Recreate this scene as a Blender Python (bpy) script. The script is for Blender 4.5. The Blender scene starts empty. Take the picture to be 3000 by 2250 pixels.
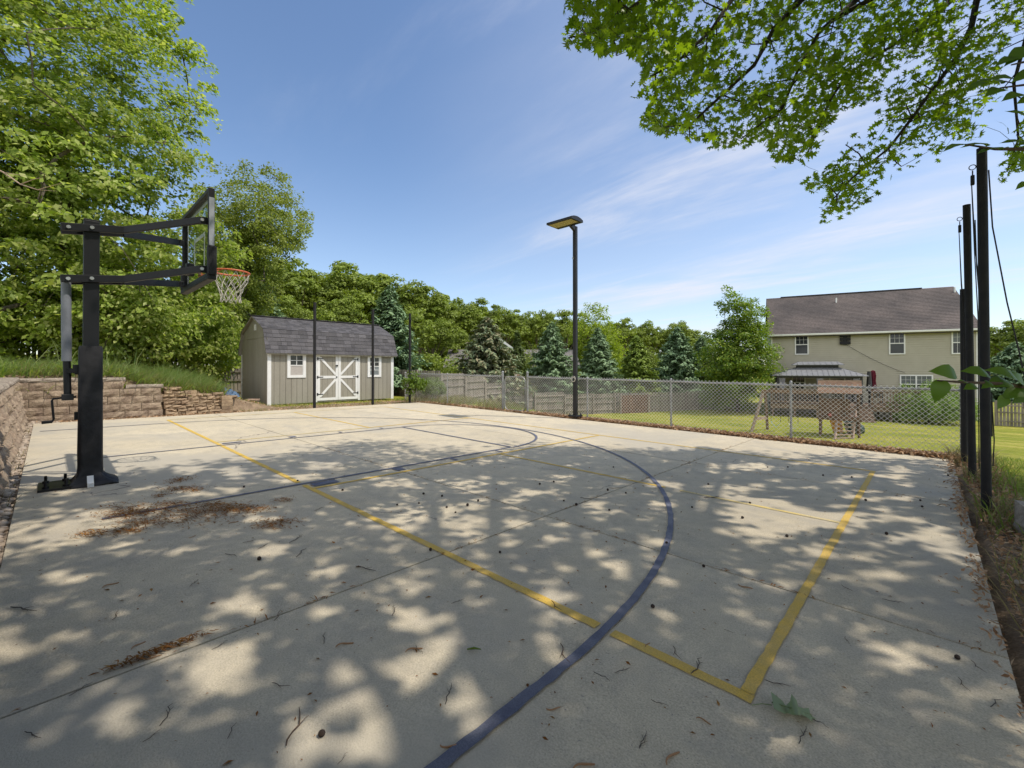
import bpy, math, random
import numpy as np
from math import radians, sin, cos, pi, sqrt, atan2, tan
random.seed(7)
rng = np.random.default_rng(11)
sc = bpy.context.scene
# ---------------------------------------------------------------- camera
CX, CY, CZ = 13.995, -2.094, 1.415
FPX, YAW, PIT, SHY, GK = 1287.86, 2.329, 0.007, -54.32, 0.013
C0 = np.array([CX, CY, CZ])
RT = np.array([sin(YAW), -cos(YAW), 0.0])
FW = np.array([cos(YAW)*cos(PIT), sin(YAW)*cos(PIT), sin(PIT)])
UP = np.cross(RT, FW)
cam = bpy.data.cameras.new("camera"); camo = bpy.data.objects.new("camera", cam)
sc.collection.objects.link(camo)
camo.location = C0
camo.rotation_euler = (pi/2+PIT, 0, YAW-pi/2)
cam.sensor_width = 36.0; cam.lens = 36.0*FPX/3000.0
cam.shift_y = SHY/3000.0
cam.clip_start = 0.05; cam.clip_end = 3000
sc.camera = camo
# ---------------------------------------------------------------- light
SUN_EL = radians(59.7); SUN_D = np.array([0.827, 0.562])      # horizontal direction towards the sun
SUN_D = SUN_D/np.linalg.norm(SUN_D)
SHX, SHYY = SUN_D/tan(SUN_EL)                                 # shadow shift per metre of height
sv = np.array([SUN_D[0]*cos(SUN_EL), SUN_D[1]*cos(SUN_EL), sin(SUN_EL)])
ld = bpy.data.lights.new("sun", 'SUN'); lo = bpy.data.objects.new("sun", ld); sc.collection.objects.link(lo)
ld.energy = 2.8; ld.angle = radians(0.53); ld.color = (1.0, 0.93, 0.82)
from mathutils import Vector
lo.rotation_euler = Vector(sv).to_track_quat('Z', 'Y').to_euler()
w = bpy.data.worlds.new("World"); sc.world = w; w.use_nodes = True
nt = w.node_tree; nt.nodes.clear()
def N(tree, typ, **kw):
    n = tree.nodes.new(typ)
    for k, v in kw.items():
        if k.startswith('i_'):
            n.inputs[k[2:].replace('_', ' ')].default_value = v
        else: setattr(n, k, v)
    return n
def LK(tree, a, b): tree.links.new(a, b)
def world_sky():
    t = nt
    sky = N(t, 'ShaderNodeTexSky', sky_type='NISHITA', sun_disc=False)
    sky.sun_elevation = SUN_EL; sky.sun_rotation = atan2(SUN_D[0], SUN_D[1])
    sky.air_density = 1.0; sky.dust_density = 0.25; sky.ozone_density = 3.0; sky.altitude = 300
    tc = N(t, 'ShaderNodeTexCoord'); sep = N(t, 'ShaderNodeSeparateXYZ'); LK(t, tc.outputs['Generated'], sep.inputs[0])
    def M(op, a, b=None, c=None):
        n = N(t, 'ShaderNodeMath', operation=op)
        for i, q in enumerate((a, b, c)):
            if q is None: continue
            if isinstance(q, (int, float)): n.inputs[i].default_value = q
            else: LK(t, q, n.inputs[i])
        return n.outputs[0]
    z = M('MAXIMUM', sep.outputs[2], 0.0)
    den = M('ADD', z, 0.12)
    px = M('DIVIDE', sep.outputs[0], den); py = M('DIVIDE', sep.outputs[1], den)
    cmb = N(t, 'ShaderNodeCombineXYZ'); LK(t, px, cmb.inputs[0]); LK(t, py, cmb.inputs[1])
    def streak(rot, sx, sy, scale, detail, lo_, hi_, dist=0.6, off=0.0):
        mp = N(t, 'ShaderNodeMapping'); mp.inputs['Rotation'].default_value = (0, 0, rot)
        mp.inputs['Scale'].default_value = (sx, sy, 1); mp.inputs['Location'].default_value = (off, off*0.7, off)
        LK(t, cmb.outputs[0], mp.inputs[0])
        n = N(t, 'ShaderNodeTexNoise'); n.inputs['Scale'].default_value = scale; n.inputs['Detail'].default_value = detail
        n.inputs['Roughness'].default_value = 0.62; n.inputs['Distortion'].default_value = dist
        LK(t, mp.outputs[0], n.inputs[0])
        r = N(t, 'ShaderNodeMapRange'); r.interpolation_type = 'SMOOTHSTEP'
        r.inputs[1].default_value = lo_; r.inputs[2].default_value = hi_
        LK(t, n.outputs[0], r.inputs[0]); return r.outputs[0]
    a = streak(-0.55, 0.33, 1.25, 1.5, 9, 0.50, 0.82, 0.9, 3.1)
    b = streak(-0.15, 0.22, 0.9, 1.1, 10, 0.46, 0.86, 0.5, 7.7)
    # the bank of cirrus stands towards the right of the view: its centre as a sky direction
    def lobe(dx, dy, dz, wdt):
        v = N(t, 'ShaderNodeVectorMath', operation='DOT_PRODUCT'); LK(t, tc.outputs['Generated'], v.inputs[0])
        d = np.array([dx, dy, dz]); d = d/np.linalg.norm(d); v.inputs[1].default_value = tuple(d)
        r = N(t, 'ShaderNodeMapRange'); r.interpolation_type = 'SMOOTHSTEP'
        r.inputs[1].default_value = wdt; r.inputs[2].default_value = 1.0; LK(t, v.outputs['Value'], r.inputs[0]); return r.outputs[0]
    dbr = FW*1288+RT*620+UP*500
    dbr2 = FW*1288+RT*1150+UP*420
    l1 = lobe(*dbr, 0.90); l2 = lobe(*dbr2, 0.55)
    cl = M('ADD', M('MULTIPLY', a, M('ADD', M('MULTIPLY', l2, 0.55), 0.07)), M('MULTIPLY', b, M('ADD', M('MULTIPLY', l2, 0.38), M('MULTIPLY', l1, 0.62))))
    cl = M('ADD', cl, M('MULTIPLY', l2, 0.15))
    # pale horizon air
    hz = N(t, 'ShaderNodeMapRange'); hz.interpolation_type = 'SMOOTHSTEP'
    hz.inputs[1].default_value = 0.45; hz.inputs[2].default_value = 0.02; hz.inputs[3].default_value = 0.0; hz.inputs[4].default_value = 0.16
    LK(t, z, hz.inputs[0])
    cl = M('MINIMUM', M('ADD', cl, hz.outputs[0]), 0.92)
    mix = N(t, 'ShaderNodeMixRGB'); LK(t, cl, mix.inputs[0]); LK(t, sky.outputs[0], mix.inputs[1])
    mix.inputs[2].default_value = (4.8, 4.85, 5.25, 1)
    # added unseen bright veil in the sky behind the camera, lifts the shade
    bk = -FW*1.0+np.array([0, 0, 0.75])-RT*0.15
    l3 = lobe(*bk, 0.10)
    c3 = M('MULTIPLY', l3, M('ADD', M('MULTIPLY', b, 0.4), 0.60))
    mix2 = N(t, 'ShaderNodeMixRGB'); LK(t, c3, mix2.inputs[0]); LK(t, mix.outputs[0], mix2.inputs[1]); mix2.inputs[2].default_value = (10.2, 10.1, 9.8, 1)
    bg = N(t, 'ShaderNodeBackground'); LK(t, mix2.outputs[0], bg.inputs[0]); bg.inputs[1].default_value = 0.125
    out = N(t, 'ShaderNodeOutputWorld'); LK(t, bg.outputs[0], out.inputs[0])
world_sky()
sc.view_settings.view_transform = 'Standard'; sc.view_settings.look = 'None'
sc.view_settings.exposure = 0.55; sc.view_settings.gamma = 1.0
sc.render.engine = 'CYCLES'
try:
    sc.cycles.use_denoising = True; sc.cycles.denoiser = 'OPENIMAGEDENOISE'
except Exception: pass
sc.cycles.max_bounces = 8; sc.cycles.diffuse_bounces = 3; sc.cycles.transmission_bounces = 4; sc.cycles.transparent_max_bounces = 8
sc.cycles.sample_clamp_indirect = 6.0; sc.cycles.caustics_reflective = False; sc.cycles.caustics_refractive = False
# ---------------------------------------------------------------- pixel geometry (3000 x 2250 photo pixels)
def ray(u, v): return FW + RT*(u-1500)/FPX + UP*(1125+SHY-v)/FPX
def gz(x, y): return -GK*((x-CX)*RT[0]+(y-CY)*RT[1])
def at(u, v, t): return C0+t*ray(u, v)
def atx(u, v, x):
    d = ray(u, v); return C0+(x-CX)/d[0]*d
def aty(u, v, y):
    d = ray(u, v); return C0+(y-CY)/d[1]*d
def atz(u, v, z):
    d = ray(u, v); return C0+(z-CZ)/d[2]*d
def gp(u, v):
    d = ray(u, v); n = np.array([GK*RT[0], GK*RT[1], 1.0]); return C0+d*(-CZ/(d@n))
def proj(P):
    d = np.asarray(P, float)-C0; z = d@FW
    return 1500+FPX*(d@RT)/z, 1125+SHY-FPX*(d@UP)/z, z
VK = 3000/2212.0
# ---------------------------------------------------------------- object helpers
ORG = {}
def tag(o, label=None, cat=None, group=None, kind=None):
    if label: o['label'] = label
    if cat: o['category'] = cat
    if group: o['group'] = group
    if kind: o['kind'] = kind
    return o
def thing(name, label, cat, loc=(0, 0, 0), group=None):
    o = bpy.data.objects.new(name, None); o.empty_display_size = 0.2
    sc.collection.objects.link(o); o.location = loc; ORG[o.name] = np.array(loc, float)
    return tag(o, label, cat, group)
def link_mesh(name, me, mats, parent, org):
    o = bpy.data.objects.new(name, me); sc.collection.objects.link(o)
    for m in (mats if isinstance(mats, (list, tuple)) else [mats]): me.materials.append(m)
    if parent is not None:
        o.parent = parent; ORG[o.name] = ORG[parent.name]
    else:
        o.location = org; ORG[o.name] = np.array(org, float)
    return o
def npmesh(name, V, nper, mats, parent=None, org=(0, 0, 0), smooth=False):
    """V: (n*nper,3) verts, consecutive nper make one face."""
    V = np.asarray(V, float).reshape(-1, 3)
    o3 = ORG[parent.name] if parent is not None else np.array(org, float)
    V = V-o3
    nf = len(V)//nper
    me = bpy.data.meshes.new(name)
    me.vertices.add(len(V)); me.vertices.foreach_set('co', V.astype(np.float32).ravel())
    me.loops.add(len(V)); me.loops.foreach_set('vertex_index', np.arange(len(V), dtype=np.int32))
    me.polygons.add(nf); me.polygons.foreach_set('loop_start', np.arange(0, len(V), nper, dtype=np.int32))
    try: me.polygons.foreach_set('loop_total', np.full(nf, nper, dtype=np.int32))
    except Exception: pass
    me.update(calc_edges=True); me.validate()
    return link_mesh(name, me, mats, parent, org)
class MB:
    def __init__(s): s.v = []; s.f = []; s.mi = []; s.cur = 0
    def add(s, vs, fs):
        b = len(s.v); s.v += [tuple(map(float, p)) for p in vs]
        for f in fs: s.f.append(tuple(b+i for i in f)); s.mi.append(s.cur)
        return s
    def hexa(s, p):  # 8 points: bottom 4 ccw, top 4 ccw
        return s.add(p, [(3, 2, 1, 0), (4, 5, 6, 7), (0, 1, 5, 4), (1, 2, 6, 5), (2, 3, 7, 6), (3, 0, 4, 7)])
    def box(s, x0, y0, z0, x1, y1, z1):
        return s.hexa([(x0, y0, z0), (x1, y0, z0), (x1, y1, z0), (x0, y1, z0), (x0, y0, z1), (x1, y0, z1), (x1, y1, z1), (x0, y1, z1)])
    def obox(s, o, ax, ay, az):  # origin corner + three edge vectors
        o, ax, ay, az = map(np.array, (o, ax, ay, az))
        return s.hexa([o, o+ax, o+ax+ay, o+ay, o+az, o+ax+az, o+ax+ay+az, o+ay+az])
    def bar(s, p, q, wd, ht, up=(0, 0, 1)):
        p, q, up = np.array(p, float), np.array(q, float), np.array(up, float)
        d = q-p; d /= np.linalg.norm(d); sd = np.cross(d, up)
        if np.linalg.norm(sd) < 1e-4: sd = np.cross(d, (1, 0, 0))
        sd /= np.linalg.norm(sd); u = np.cross(sd, d); a, b = sd*wd/2, u*ht/2
        return s.hexa([p-a-b, p+a-b, q+a-b, q-a-b, p-a+b, p+a+b, q+a+b, q-a+b])
    def tube(s, pts, r, n=8, cap=True):
        pts = [np.array(p, float) for p in pts]; k = len(pts)
        rs = r if isinstance(r, (list, tuple, np.ndarray)) else [r]*k
        rings = []; prev = None
        for i, p in enumerate(pts):
            d = pts[min(i+1, k-1)]-pts[max(i-1, 0)]; nd = np.linalg.norm(d); d = d/nd if nd > 1e-9 else np.array([0, 0, 1.])
            a = prev if prev is not None else (np.array([1., 0, 0]) if abs(d[0]) < .9 else np.array([0, 1., 0]))
            a = a-d*(a@d); a /= max(np.linalg.norm(a), 1e-9); prev = a; b = np.cross(d, a)
            rings.append([p+rs[i]*(cos(2*pi*j/n)*a+sin(2*pi*j/n)*b) for j in range(n)])
        vs = [p for rg in rings for p in rg]; fs = []
        for i in range(k-1):
            for j in range(n):
                j2 = (j+1) % n; fs.append((i*n+j, i*n+j2, (i+1)*n+j2, (i+1)*n+j))
        if cap: fs += [tuple(reversed(range(n))), tuple((k-1)*n+j for j in range(n))]
        return s.add(vs, fs)
    def lathe(s, c, prof, n=20):  # prof: (r,z)
        vs = [(c[0]+r*cos(2*pi*j/n), c[1]+r*sin(2*pi*j/n), c[2]+z) for r, z in prof for j in range(n)]; fs = []
        for i in range(len(prof)-1):
            for j in range(n):
                j2 = (j+1) % n; fs.append((i*n+j, i*n+j2, (i+1)*n+j2, (i+1)*n+j))
        fs += [tuple(reversed(range(n))), tuple((len(prof)-1)*n+j for j in range(n))]
        return s.add(vs, fs)
    def torus(s, c, ax1, ax2, R, r, n=24, m=6, a0=0, a1=2*pi):
        ax1, ax2 = np.array(ax1, float), np.array(ax2, float)
        full = abs(a1-a0-2*pi) < 1e-6; k = n if full else n+1
        pts = [np.array(c)+R*(cos(a0+(a1-a0)*i/n)*ax1+sin(a0+(a1-a0)*i/n)*ax2) for i in range(k)]
        if full: pts += [pts[0], ]
        return s.tube(pts, r, m, not full)
    def build(s, name, mats, parent=None, org=(0, 0, 0), smooth=False, bevel=0, seg=2):
        o3 = ORG[parent.name] if parent is not None else np.array(org, float)
        me = bpy.data.meshes.new(name)
        me.from_pydata([tuple(np.array(p)-o3) for p in s.v], [], s.f); me.update()
        o = link_mesh(name, me, mats, parent, org)
        if len(set(s.mi)) > 1: me.polygons.foreach_set('material_index', s.mi)
        if smooth:
            me.polygons.foreach_set('use_smooth', [True]*len(me.polygons))
            try: me.set_sharp_from_angle(angle=radians(38))
            except Exception: pass
        if bevel:
            md = o.modifiers.new('bevel', 'BEVEL'); md.width = bevel; md.segments = seg; md.limit_method = 'ANGLE'; md.angle_limit = radians(40)
        return o
def copy_tree(o, parent=None, offset=None):
    c = o.copy(); sc.collection.objects.link(c)
    if parent is not None: c.parent = parent
    ORG[c.name] = ORG.get(o.name, np.zeros(3))
    for ch in o.children: copy_tree(ch, c)
    return c
# ---------------------------------------------------------------- materials
def mat(name, col, rough=0.7, col2=None, scale=6.0, bump=0.0, bscale=60.0, metal=0.0, spec=0.35, stretch=None, island=0.0, detail=5.0, fine=0.0, fscale=150.0, coat=0.0):
    m = bpy.data.materials.new(name); m.use_nodes = True; t = m.node_tree
    b = t.nodes['Principled BSDF']; b.inputs['Roughness'].default_value = rough; b.inputs['Metallic'].default_value = metal
    b.inputs['Specular IOR Level'].default_value = spec
    if coat: b.inputs['Coat Weight'].default_value = coat
    tc = N(t, 'ShaderNodeTexCoord'); vec = tc.outputs['Object']
    if stretch:
        mp = N(t, 'ShaderNodeMapping'); mp.inputs['Scale'].default_value = stretch; LK(t, vec, mp.inputs[0]); vec = mp.outputs[0]
    if col2 is None: col2 = tuple(c*0.78 for c in col)
    n = N(t, 'ShaderNodeTexNoise'); n.inputs['Scale'].default_value = scale; n.inputs['Detail'].default_value = detail; LK(t, vec, n.inputs[0])
    r = N(t, 'ShaderNodeValToRGB'); r.color_ramp.elements[0].position = 0.34; r.color_ramp.elements[1].position = 0.66
    r.color_ramp.elements[0].color = (*col2, 1); r.color_ramp.elements[1].color = (*col, 1); LK(t, n.outputs[0], r.inputs[0])
    c = r.outputs[0]
    def mulval(c, src, lo_, hi_):
        mr = N(t, 'ShaderNodeMapRange'); mr.inputs[3].default_value = lo_; mr.inputs[4].default_value = hi_; LK(t, src, mr.inputs[0])
        hs = N(t, 'ShaderNodeHueSaturation'); LK(t, mr.outputs[0], hs.inputs['Value']); LK(t, c, hs.inputs['Color']); return hs.outputs[0]
    if island:
        g = N(t, 'ShaderNodeNewGeometry'); c = mulval(c, g.outputs['Random Per Island'], 1-island, 1+island)
    if fine:
        f = N(t, 'ShaderNodeTexNoise'); f.inputs['Scale'].default_value = fscale; f.inputs['Detail'].default_value = 3; LK(t, vec, f.inputs[0])
        mr0 = N(t, 'ShaderNodeMapRange'); mr0.inputs[1].default_value = 0.3; mr0.inputs[2].default_value = 0.7; LK(t, f.outputs[0], mr0.inputs[0])
        c = mulval(c, mr0.outputs[0], 1-fine, 1+fine)
    LK(t, c, b.inputs['Base Color'])
    if bump:
        bn = N(t, 'ShaderNodeTexNoise'); bn.inputs['Scale'].default_value = bscale; bn.inputs['Detail'].default_value = 6; LK(t, tc.outputs['Object'], bn.inputs[0])
        bp = N(t, 'ShaderNodeBump'); bp.inputs['Strength'].default_value = bump; bp.inputs['Distance'].default_value = 0.02
        LK(t, bn.outputs[0], bp.inputs['Height']); LK(t, bp.outputs[0], b.inputs['Normal'])
    return m
def leafmat(name, cols, trans=0.35, rough=0.5, spec=0.35, tcol=(1.25, 1.35, 0.5), big=0.0, bigscale=0.4):
    m = bpy.data.materials.new(name); m.use_nodes = True; t = m.node_tree
    b = t.nodes['Principled BSDF']; b.inputs['Roughness'].default_value = rough; b.inputs['Specular IOR Level'].default_value = spec
    g = N(t, 'ShaderNodeNewGeometry'); r = N(t, 'ShaderNodeValToRGB')
    e = r.color_ramp.elements
    for i, c in enumerate(cols):
        if i < 2: el = e[i]; el.position = i/(len(cols)-1)
        else: el = e.new(i/(len(cols)-1))
        el.color = (*c, 1)
    if len(cols) > 2:
        for i, c in enumerate(cols): e[i].position = i/(len(cols)-1); e[i].color = (*c, 1)
    LK(t, g.outputs['Random Per Island'], r.inputs[0]); c = r.outputs[0]
    if big:
        tc = N(t, 'ShaderNodeTexCoord'); n = N(t, 'ShaderNodeTexNoise'); n.inputs['Scale'].default_value = bigscale; n.inputs['Detail'].default_value = 2; LK(t, tc.outputs['Object'], n.inputs[0])
        mr = N(t, 'ShaderNodeMapRange'); mr.inputs[1].default_value = .3; mr.inputs[2].default_value = .7; mr.inputs[3].default_value = 1-big; mr.inputs[4].default_value = 1+big; LK(t, n.outputs[0], mr.inputs[0])
        hs = N(t, 'ShaderNodeHueSaturation'); LK(t, mr.outputs[0], hs.inputs['Value']); LK(t, c, hs.inputs['Color']); c = hs.outputs[0]
    LK(t, c, b.inputs['Base Color'])
    if trans:
        tr = N(t, 'ShaderNodeBsdfTranslucent'); mx = N(t, 'ShaderNodeMixRGB', blend_type='MULTIPLY'); mx.inputs[0].default_value = 1
        LK(t, c, mx.inputs[1]); mx.inputs[2].default_value = (*tcol, 1); LK(t, mx.outputs[0], tr.inputs[0])
        ms = N(t, 'ShaderNodeMixShader'); ms.inputs[0].default_value = trans
        LK(t, b.outputs[0], ms.inputs[1]); LK(t, tr.outputs[0], ms.inputs[2]); LK(t, ms.outputs[0], t.nodes['Material Output'].inputs[0])
    return m
def concrete_mat():
    m = bpy.data.materials.new('concrete'); m.use_nodes = True; t = m.node_tree; b = t.nodes['Principled BSDF']
    tc = N(t, 'ShaderNodeTexCoord')
    def noise(scale, det, lo_, hi_, st=None, rgh=0.6):
        v = tc.outputs['Object']
        if st: mp = N(t, 'ShaderNodeMapping'); mp.inputs['Scale'].default_value = st; LK(t, v, mp.inputs[0]); v = mp.outputs[0]
        n = N(t, 'ShaderNodeTexNoise'); n.inputs['Scale'].default_value = scale; n.inputs['Detail'].default_value = det; n.inputs['Roughness'].default_value = rgh; LK(t, v, n.inputs[0])
        r = N(t, 'ShaderNodeMapRange'); r.inputs[1].default_value = lo_; r.inputs[2].default_value = hi_; LK(t, n.outputs[0], r.inputs[0]); return r.outputs[0]
    def mixc(f, c1, c2, bt='MIX'):
        n = N(t, 'ShaderNodeMixRGB', blend_type=bt)
        for i, q in enumerate((f, c1, c2)):
            if isinstance(q, tuple): n.inputs[i].default_value = (*q, 1)
            elif isinstance(q, float): n.inputs[i].default_value = q
            else: LK(t, q, n.inputs[i])
        return n.outputs[0]
    c = mixc(noise(0.55, 6, 0.3, 0.7), (0.48, 0.415, 0.305), (0.58, 0.505, 0.375))
    c = mixc(noise(3.0, 8, 0.45, 0.75), c, (0.42, 0.375, 0.30))
    sp = noise(130, 3, 0.28, 0.72); c = mixc(0.8, c, mixc(sp, (0.66, 0.66, 0.66), (1.24, 1.23, 1.20)), 'MULTIPLY'); bl = noise(11, 6, 0.3, 0.7); c = mixc(0.5, c, mixc(bl, (0.84, 0.84, 0.84), (1.12, 1.12, 1.11)), 'MULTIPLY')
    sp2 = noise(70, 2, 0.66, 0.74); c = mixc(sp2, c, (0.27, 0.24, 0.21))
    st = noise(1.1, 7, 0.58, 0.80, (0.4, 1.6, 1)); c = mixc(st, c, (0.35, 0.32, 0.265))
    st2 = noise(0.23, 4, 0.52, 0.62); c = mixc(st2, c, mixc(0.7, c, (0.40, 0.365, 0.30)))
    # a few hairline cracks
    nd = N(t, 'ShaderNodeTexNoise'); nd.inputs['Scale'].default_value = 0.8; nd.inputs['Detail'].default_value = 6; LK(t, tc.outputs['Object'], nd.inputs[0])
    va = N(t, 'ShaderNodeVectorMath', operation='MULTIPLY_ADD'); LK(t, nd.outputs['Color'], va.inputs[0]); va.inputs[1].default_value = (1.6, 1.6, 0); LK(t, tc.outputs['Object'], va.inputs[2])
    vo = N(t, 'ShaderNodeTexVoronoi', feature='DISTANCE_TO_EDGE'); vo.inputs['Scale'].default_value = 0.20; LK(t, va.outputs[0], vo.inputs[0])
    cr = N(t, 'ShaderNodeMapRange'); cr.inputs[1].default_value = 0.0006; cr.inputs[2].default_value = 0.0016; cr.inputs[3].default_value = 1; cr.inputs[4].default_value = 0; LK(t, vo.outputs['Distance'], cr.inputs[0])
    cm = N(t, 'ShaderNodeMath', operation='MULTIPLY'); LK(t, cr.outputs[0], cm.inputs[0]); LK(t, noise(0.35, 2, 0.50, 0.56), cm.inputs[1])
    c = mixc(cm.outputs[0], c, (0.22, 0.19, 0.16))
    gi = N(t, 'ShaderNodeNewGeometry'); mr_ = N(t, 'ShaderNodeMapRange'); mr_.inputs[3].default_value = .93; mr_.inputs[4].default_value = 1.05; LK(t, gi.outputs['Random Per Island'], mr_.inputs[0])
    hs_ = N(t, 'ShaderNodeHueSaturation'); LK(t, mr_.outputs[0], hs_.inputs['Value']); LK(t, c, hs_.inputs['Color']); c = hs_.outputs[0]
    LK(t, c, b.inputs['Base Color']); b.inputs['Roughness'].default_value = 0.86; b.inputs['Specular IOR Level'].default_value = 0.25
    bp = N(t, 'ShaderNodeBump'); bp.inputs['Strength'].default_value = 0.35; bp.inputs['Distance'].default_value = 0.006; LK(t, sp, bp.inputs['Height']); LK(t, bp.outputs[0], b.inputs['Normal'])
    return m
def glass_mat(name, tint=(0.9, 0.95, 0.93), refl=0.12):
    m = bpy.data.materials.new(name); m.use_nodes = True; t = m.node_tree; t.nodes.remove(t.nodes['Principled BSDF'])
    tr = N(t, 'ShaderNodeBsdfTransparent'); tr.inputs[0].default_value = (*tint, 1)
    gl = N(t, 'ShaderNodeBsdfGlossy'); gl.inputs['Roughness'].default_value = 0.03
    fr = N(t, 'ShaderNodeLayerWeight'); fr.inputs[0].default_value = 0.25
    mr = N(t, 'ShaderNodeMapRange'); mr.inputs[3].default_value = refl*0.6; mr.inputs[4].default_value = 0.28; LK(t, fr.outputs['Fresnel'], mr.inputs[0])
    ms = N(t, 'ShaderNodeMixShader'); LK(t, mr.outputs[0], ms.inputs[0]); LK(t, tr.outputs[0], ms.inputs[1]); LK(t, gl.outputs[0], ms.inputs[2])
    LK(t, ms.outputs[0], t.nodes['Material Output'].inputs[0]); return m
M = {}
M['concrete'] = concrete_mat()
M['yellow'] = mat('yellow_paint', (0.60, 0.39, 0.06), 0.7, (0.54, 0.37, 0.10), 9, 0.15, 300, fine=0.22, fscale=170)
M['yellow_worn'] = mat('worn_yellow_paint', (0.58, 0.44, 0.15), 0.75, (0.52, 0.43, 0.25), 5, 0.15, 300, fine=0.25, fscale=150)
M['blue'] = mat('blue_paint', (0.088, 0.093, 0.135), 0.65, (0.14, 0.145, 0.18), 7, 0.2, 300, fine=0.25, fscale=170)
M['black'] = mat('black_steel', (0.008, 0.008, 0.010), 0.45, spec=0.35)
M['pad'] = mat('black_vinyl', (0.012, 0.0115, 0.013), 0.55, (0.02, 0.019, 0.021), 9, 0.5, 9, spec=0.3)
M['poleblack'] = mat('black_pole_coat', (0.010, 0.0095, 0.0115), 0.65, (0.018, 0.016, 0.016), 14, 0.25, 180, fine=0.2)
M['lamp_steel'] = mat('bronze_steel', (0.018, 0.016, 0.018), 0.45, spec=0.4)
M['grey_tube'] = mat('grey_tube', (0.20, 0.21, 0.24), 0.5, fine=0.1)
M['sunlit_tape'] = mat('sunlit_side_tape', (0.36, 0.38, 0.42), 0.5)  # grey lightened to put sunlight on the frame sides into the colour
M['chrome'] = mat('bolt_steel', (0.55, 0.54, 0.5), 0.35, metal=0.9)
M['rim'] = mat('orange_rim', (0.66, 0.15, 0.05), 0.5, (0.54, 0.13, 0.055), 20)
M['net'] = mat('net_cord', (0.70, 0.67, 0.60), 0.9, (0.45, 0.40, 0.34), 30)
M['white'] = mat('white_paint', (0.80, 0.79, 0.76), 0.6, (0.74, 0.73, 0.70), 4, fine=0.04)
M['whiteline'] = mat('white_marking', (0.78, 0.78, 0.76), 0.6)
M['galv'] = mat('galvanised', (0.36, 0.36, 0.36), 0.5, (0.26, 0.26, 0.26), 8, metal=0.5, fine=0.15)
M['wire'] = mat('chain_wire', (0.80, 0.78, 0.73), 0.6, (0.66, 0.64, 0.60), 6)
M['shed'] = mat('taupe_siding', (0.33, 0.305, 0.25), 0.75, (0.285, 0.26, 0.21), 2.2, 0.25, 60, stretch=(1, 1, .25), fine=0.09, fscale=60)
M['shingle'] = mat('asphalt_shingle', (0.105, 0.098, 0.102), 0.9, (0.08, 0.076, 0.082), 2.5, 0.5, 220, island=0.28, fine=0.2, fscale=120)
M['house_roof'] = mat('brown_shingle', (0.128, 0.104, 0.096), 0.92, (0.075, 0.064, 0.062), 0.55, 0.4, 60, stretch=(1, 1, 1), fine=0.25, fscale=9, detail=8)
M['siding'] = mat('sage_siding', (0.45, 0.415, 0.325), 0.7, (0.42, 0.385, 0.30), 2, fine=0.04)
M['pane'] = mat('dark_pane', (0.02, 0.024, 0.028), 0.08, spec=0.45, scale=2)
M['blind'] = mat('window_blind', (0.22, 0.24, 0.24), 0.5, scale=3)
M['board'] = mat('pale_board', (0.48, 0.44, 0.40), 0.8, (0.40, 0.36, 0.33), 12, stretch=(1, 1, 6))
M['gazebo'] = mat('grey_metal_roof', (0.20, 0.20, 0.205), 0.45, fine=0.05, spec=0.5)
M['gazebo_dark'] = mat('dark_metal_frame', (0.05, 0.048, 0.05), 0.5)
M['curtain'] = mat('grey_curtain', (0.30, 0.29, 0.33), 0.9, (0.22, 0.21, 0.25), 6)
M['deck'] = mat('weathered_deck', (0.24, 0.165, 0.115), 0.85, (0.16, 0.11, 0.08), 5, stretch=(1, 1, 4), island=0.15)
M['oldwood'] = mat('grey_fence_wood', (0.30, 0.26, 0.22), 0.9, (0.185, 0.16, 0.135), 3.5, stretch=(2.5, 2.5, .5), island=0.22, fine=0.12, fscale=40)
M['playwood'] = mat('play_wood', (0.25, 0.155, 0.10), 0.85, (0.165, 0.10, 0.065), 6, island=0.2)
M['playdark'] = mat('dark_play_wood', (0.17, 0.10, 0.065), 0.85, (0.11, 0.068, 0.045), 6, island=0.2)
M['palewood'] = mat('pale_worn_wood', (0.42, 0.30, 0.22), 0.85, (0.30, 0.21, 0.16), 8, island=0.15)
M['slide'] = mat('yellow_plastic', (0.75, 0.33, 0.02), 0.4)
M['darkgreen'] = mat('dark_green_plastic', (0.02, 0.045, 0.03), 0.5)
M['cyan'] = mat('pale_blue_plastic', (0.22, 0.42, 0.46), 0.5)
M['redpl'] = mat('red_plastic', (0.5, 0.06, 0.05), 0.45)
M['maroon'] = mat('maroon_canvas', (0.16, 0.018, 0.035), 0.9, (0.10, 0.012, 0.025), 9)
M['rope'] = mat('dark_rope', (0.05, 0.045, 0.045), 0.9, (0.03, 0.028, 0.03), 60)
M['block'] = mat('tan_split_block', (0.345, 0.265, 0.185), 0.95, (0.215, 0.155, 0.11), 7, 0.9, 24, island=0.10, fine=0.22, fscale=55, detail=8)
M['capstone'] = mat('grey_cap_block', (0.34, 0.285, 0.225), 0.95, (0.24, 0.195, 0.155), 5, 0.8, 30, island=0.08, fine=0.2, fscale=60)
M['rubble'] = mat('tan_rubble_stone', (0.37, 0.27, 0.17), 0.95, (0.24, 0.165, 0.105), 6, 0.9, 22, island=0.18, fine=0.2)
M['gravel'] = mat('river_gravel', (0.40, 0.33, 0.255), 0.85, (0.28, 0.215, 0.16), 5, island=0.45)
M['soil'] = mat('brown_soil', (0.27, 0.195, 0.125), 1.0, (0.17, 0.118, 0.075), 6, 0.8, 30, fine=0.3, fscale=60)
M['litter'] = leafmat('dead_leaf', [(0.212, 0.116, 0.062), (0.488, 0.31, 0.177), (0.342, 0.194, 0.103), (0.6, 0.449, 0.295)], 0.12, 0.85, 0.15, (1, .9, .7))
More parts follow.
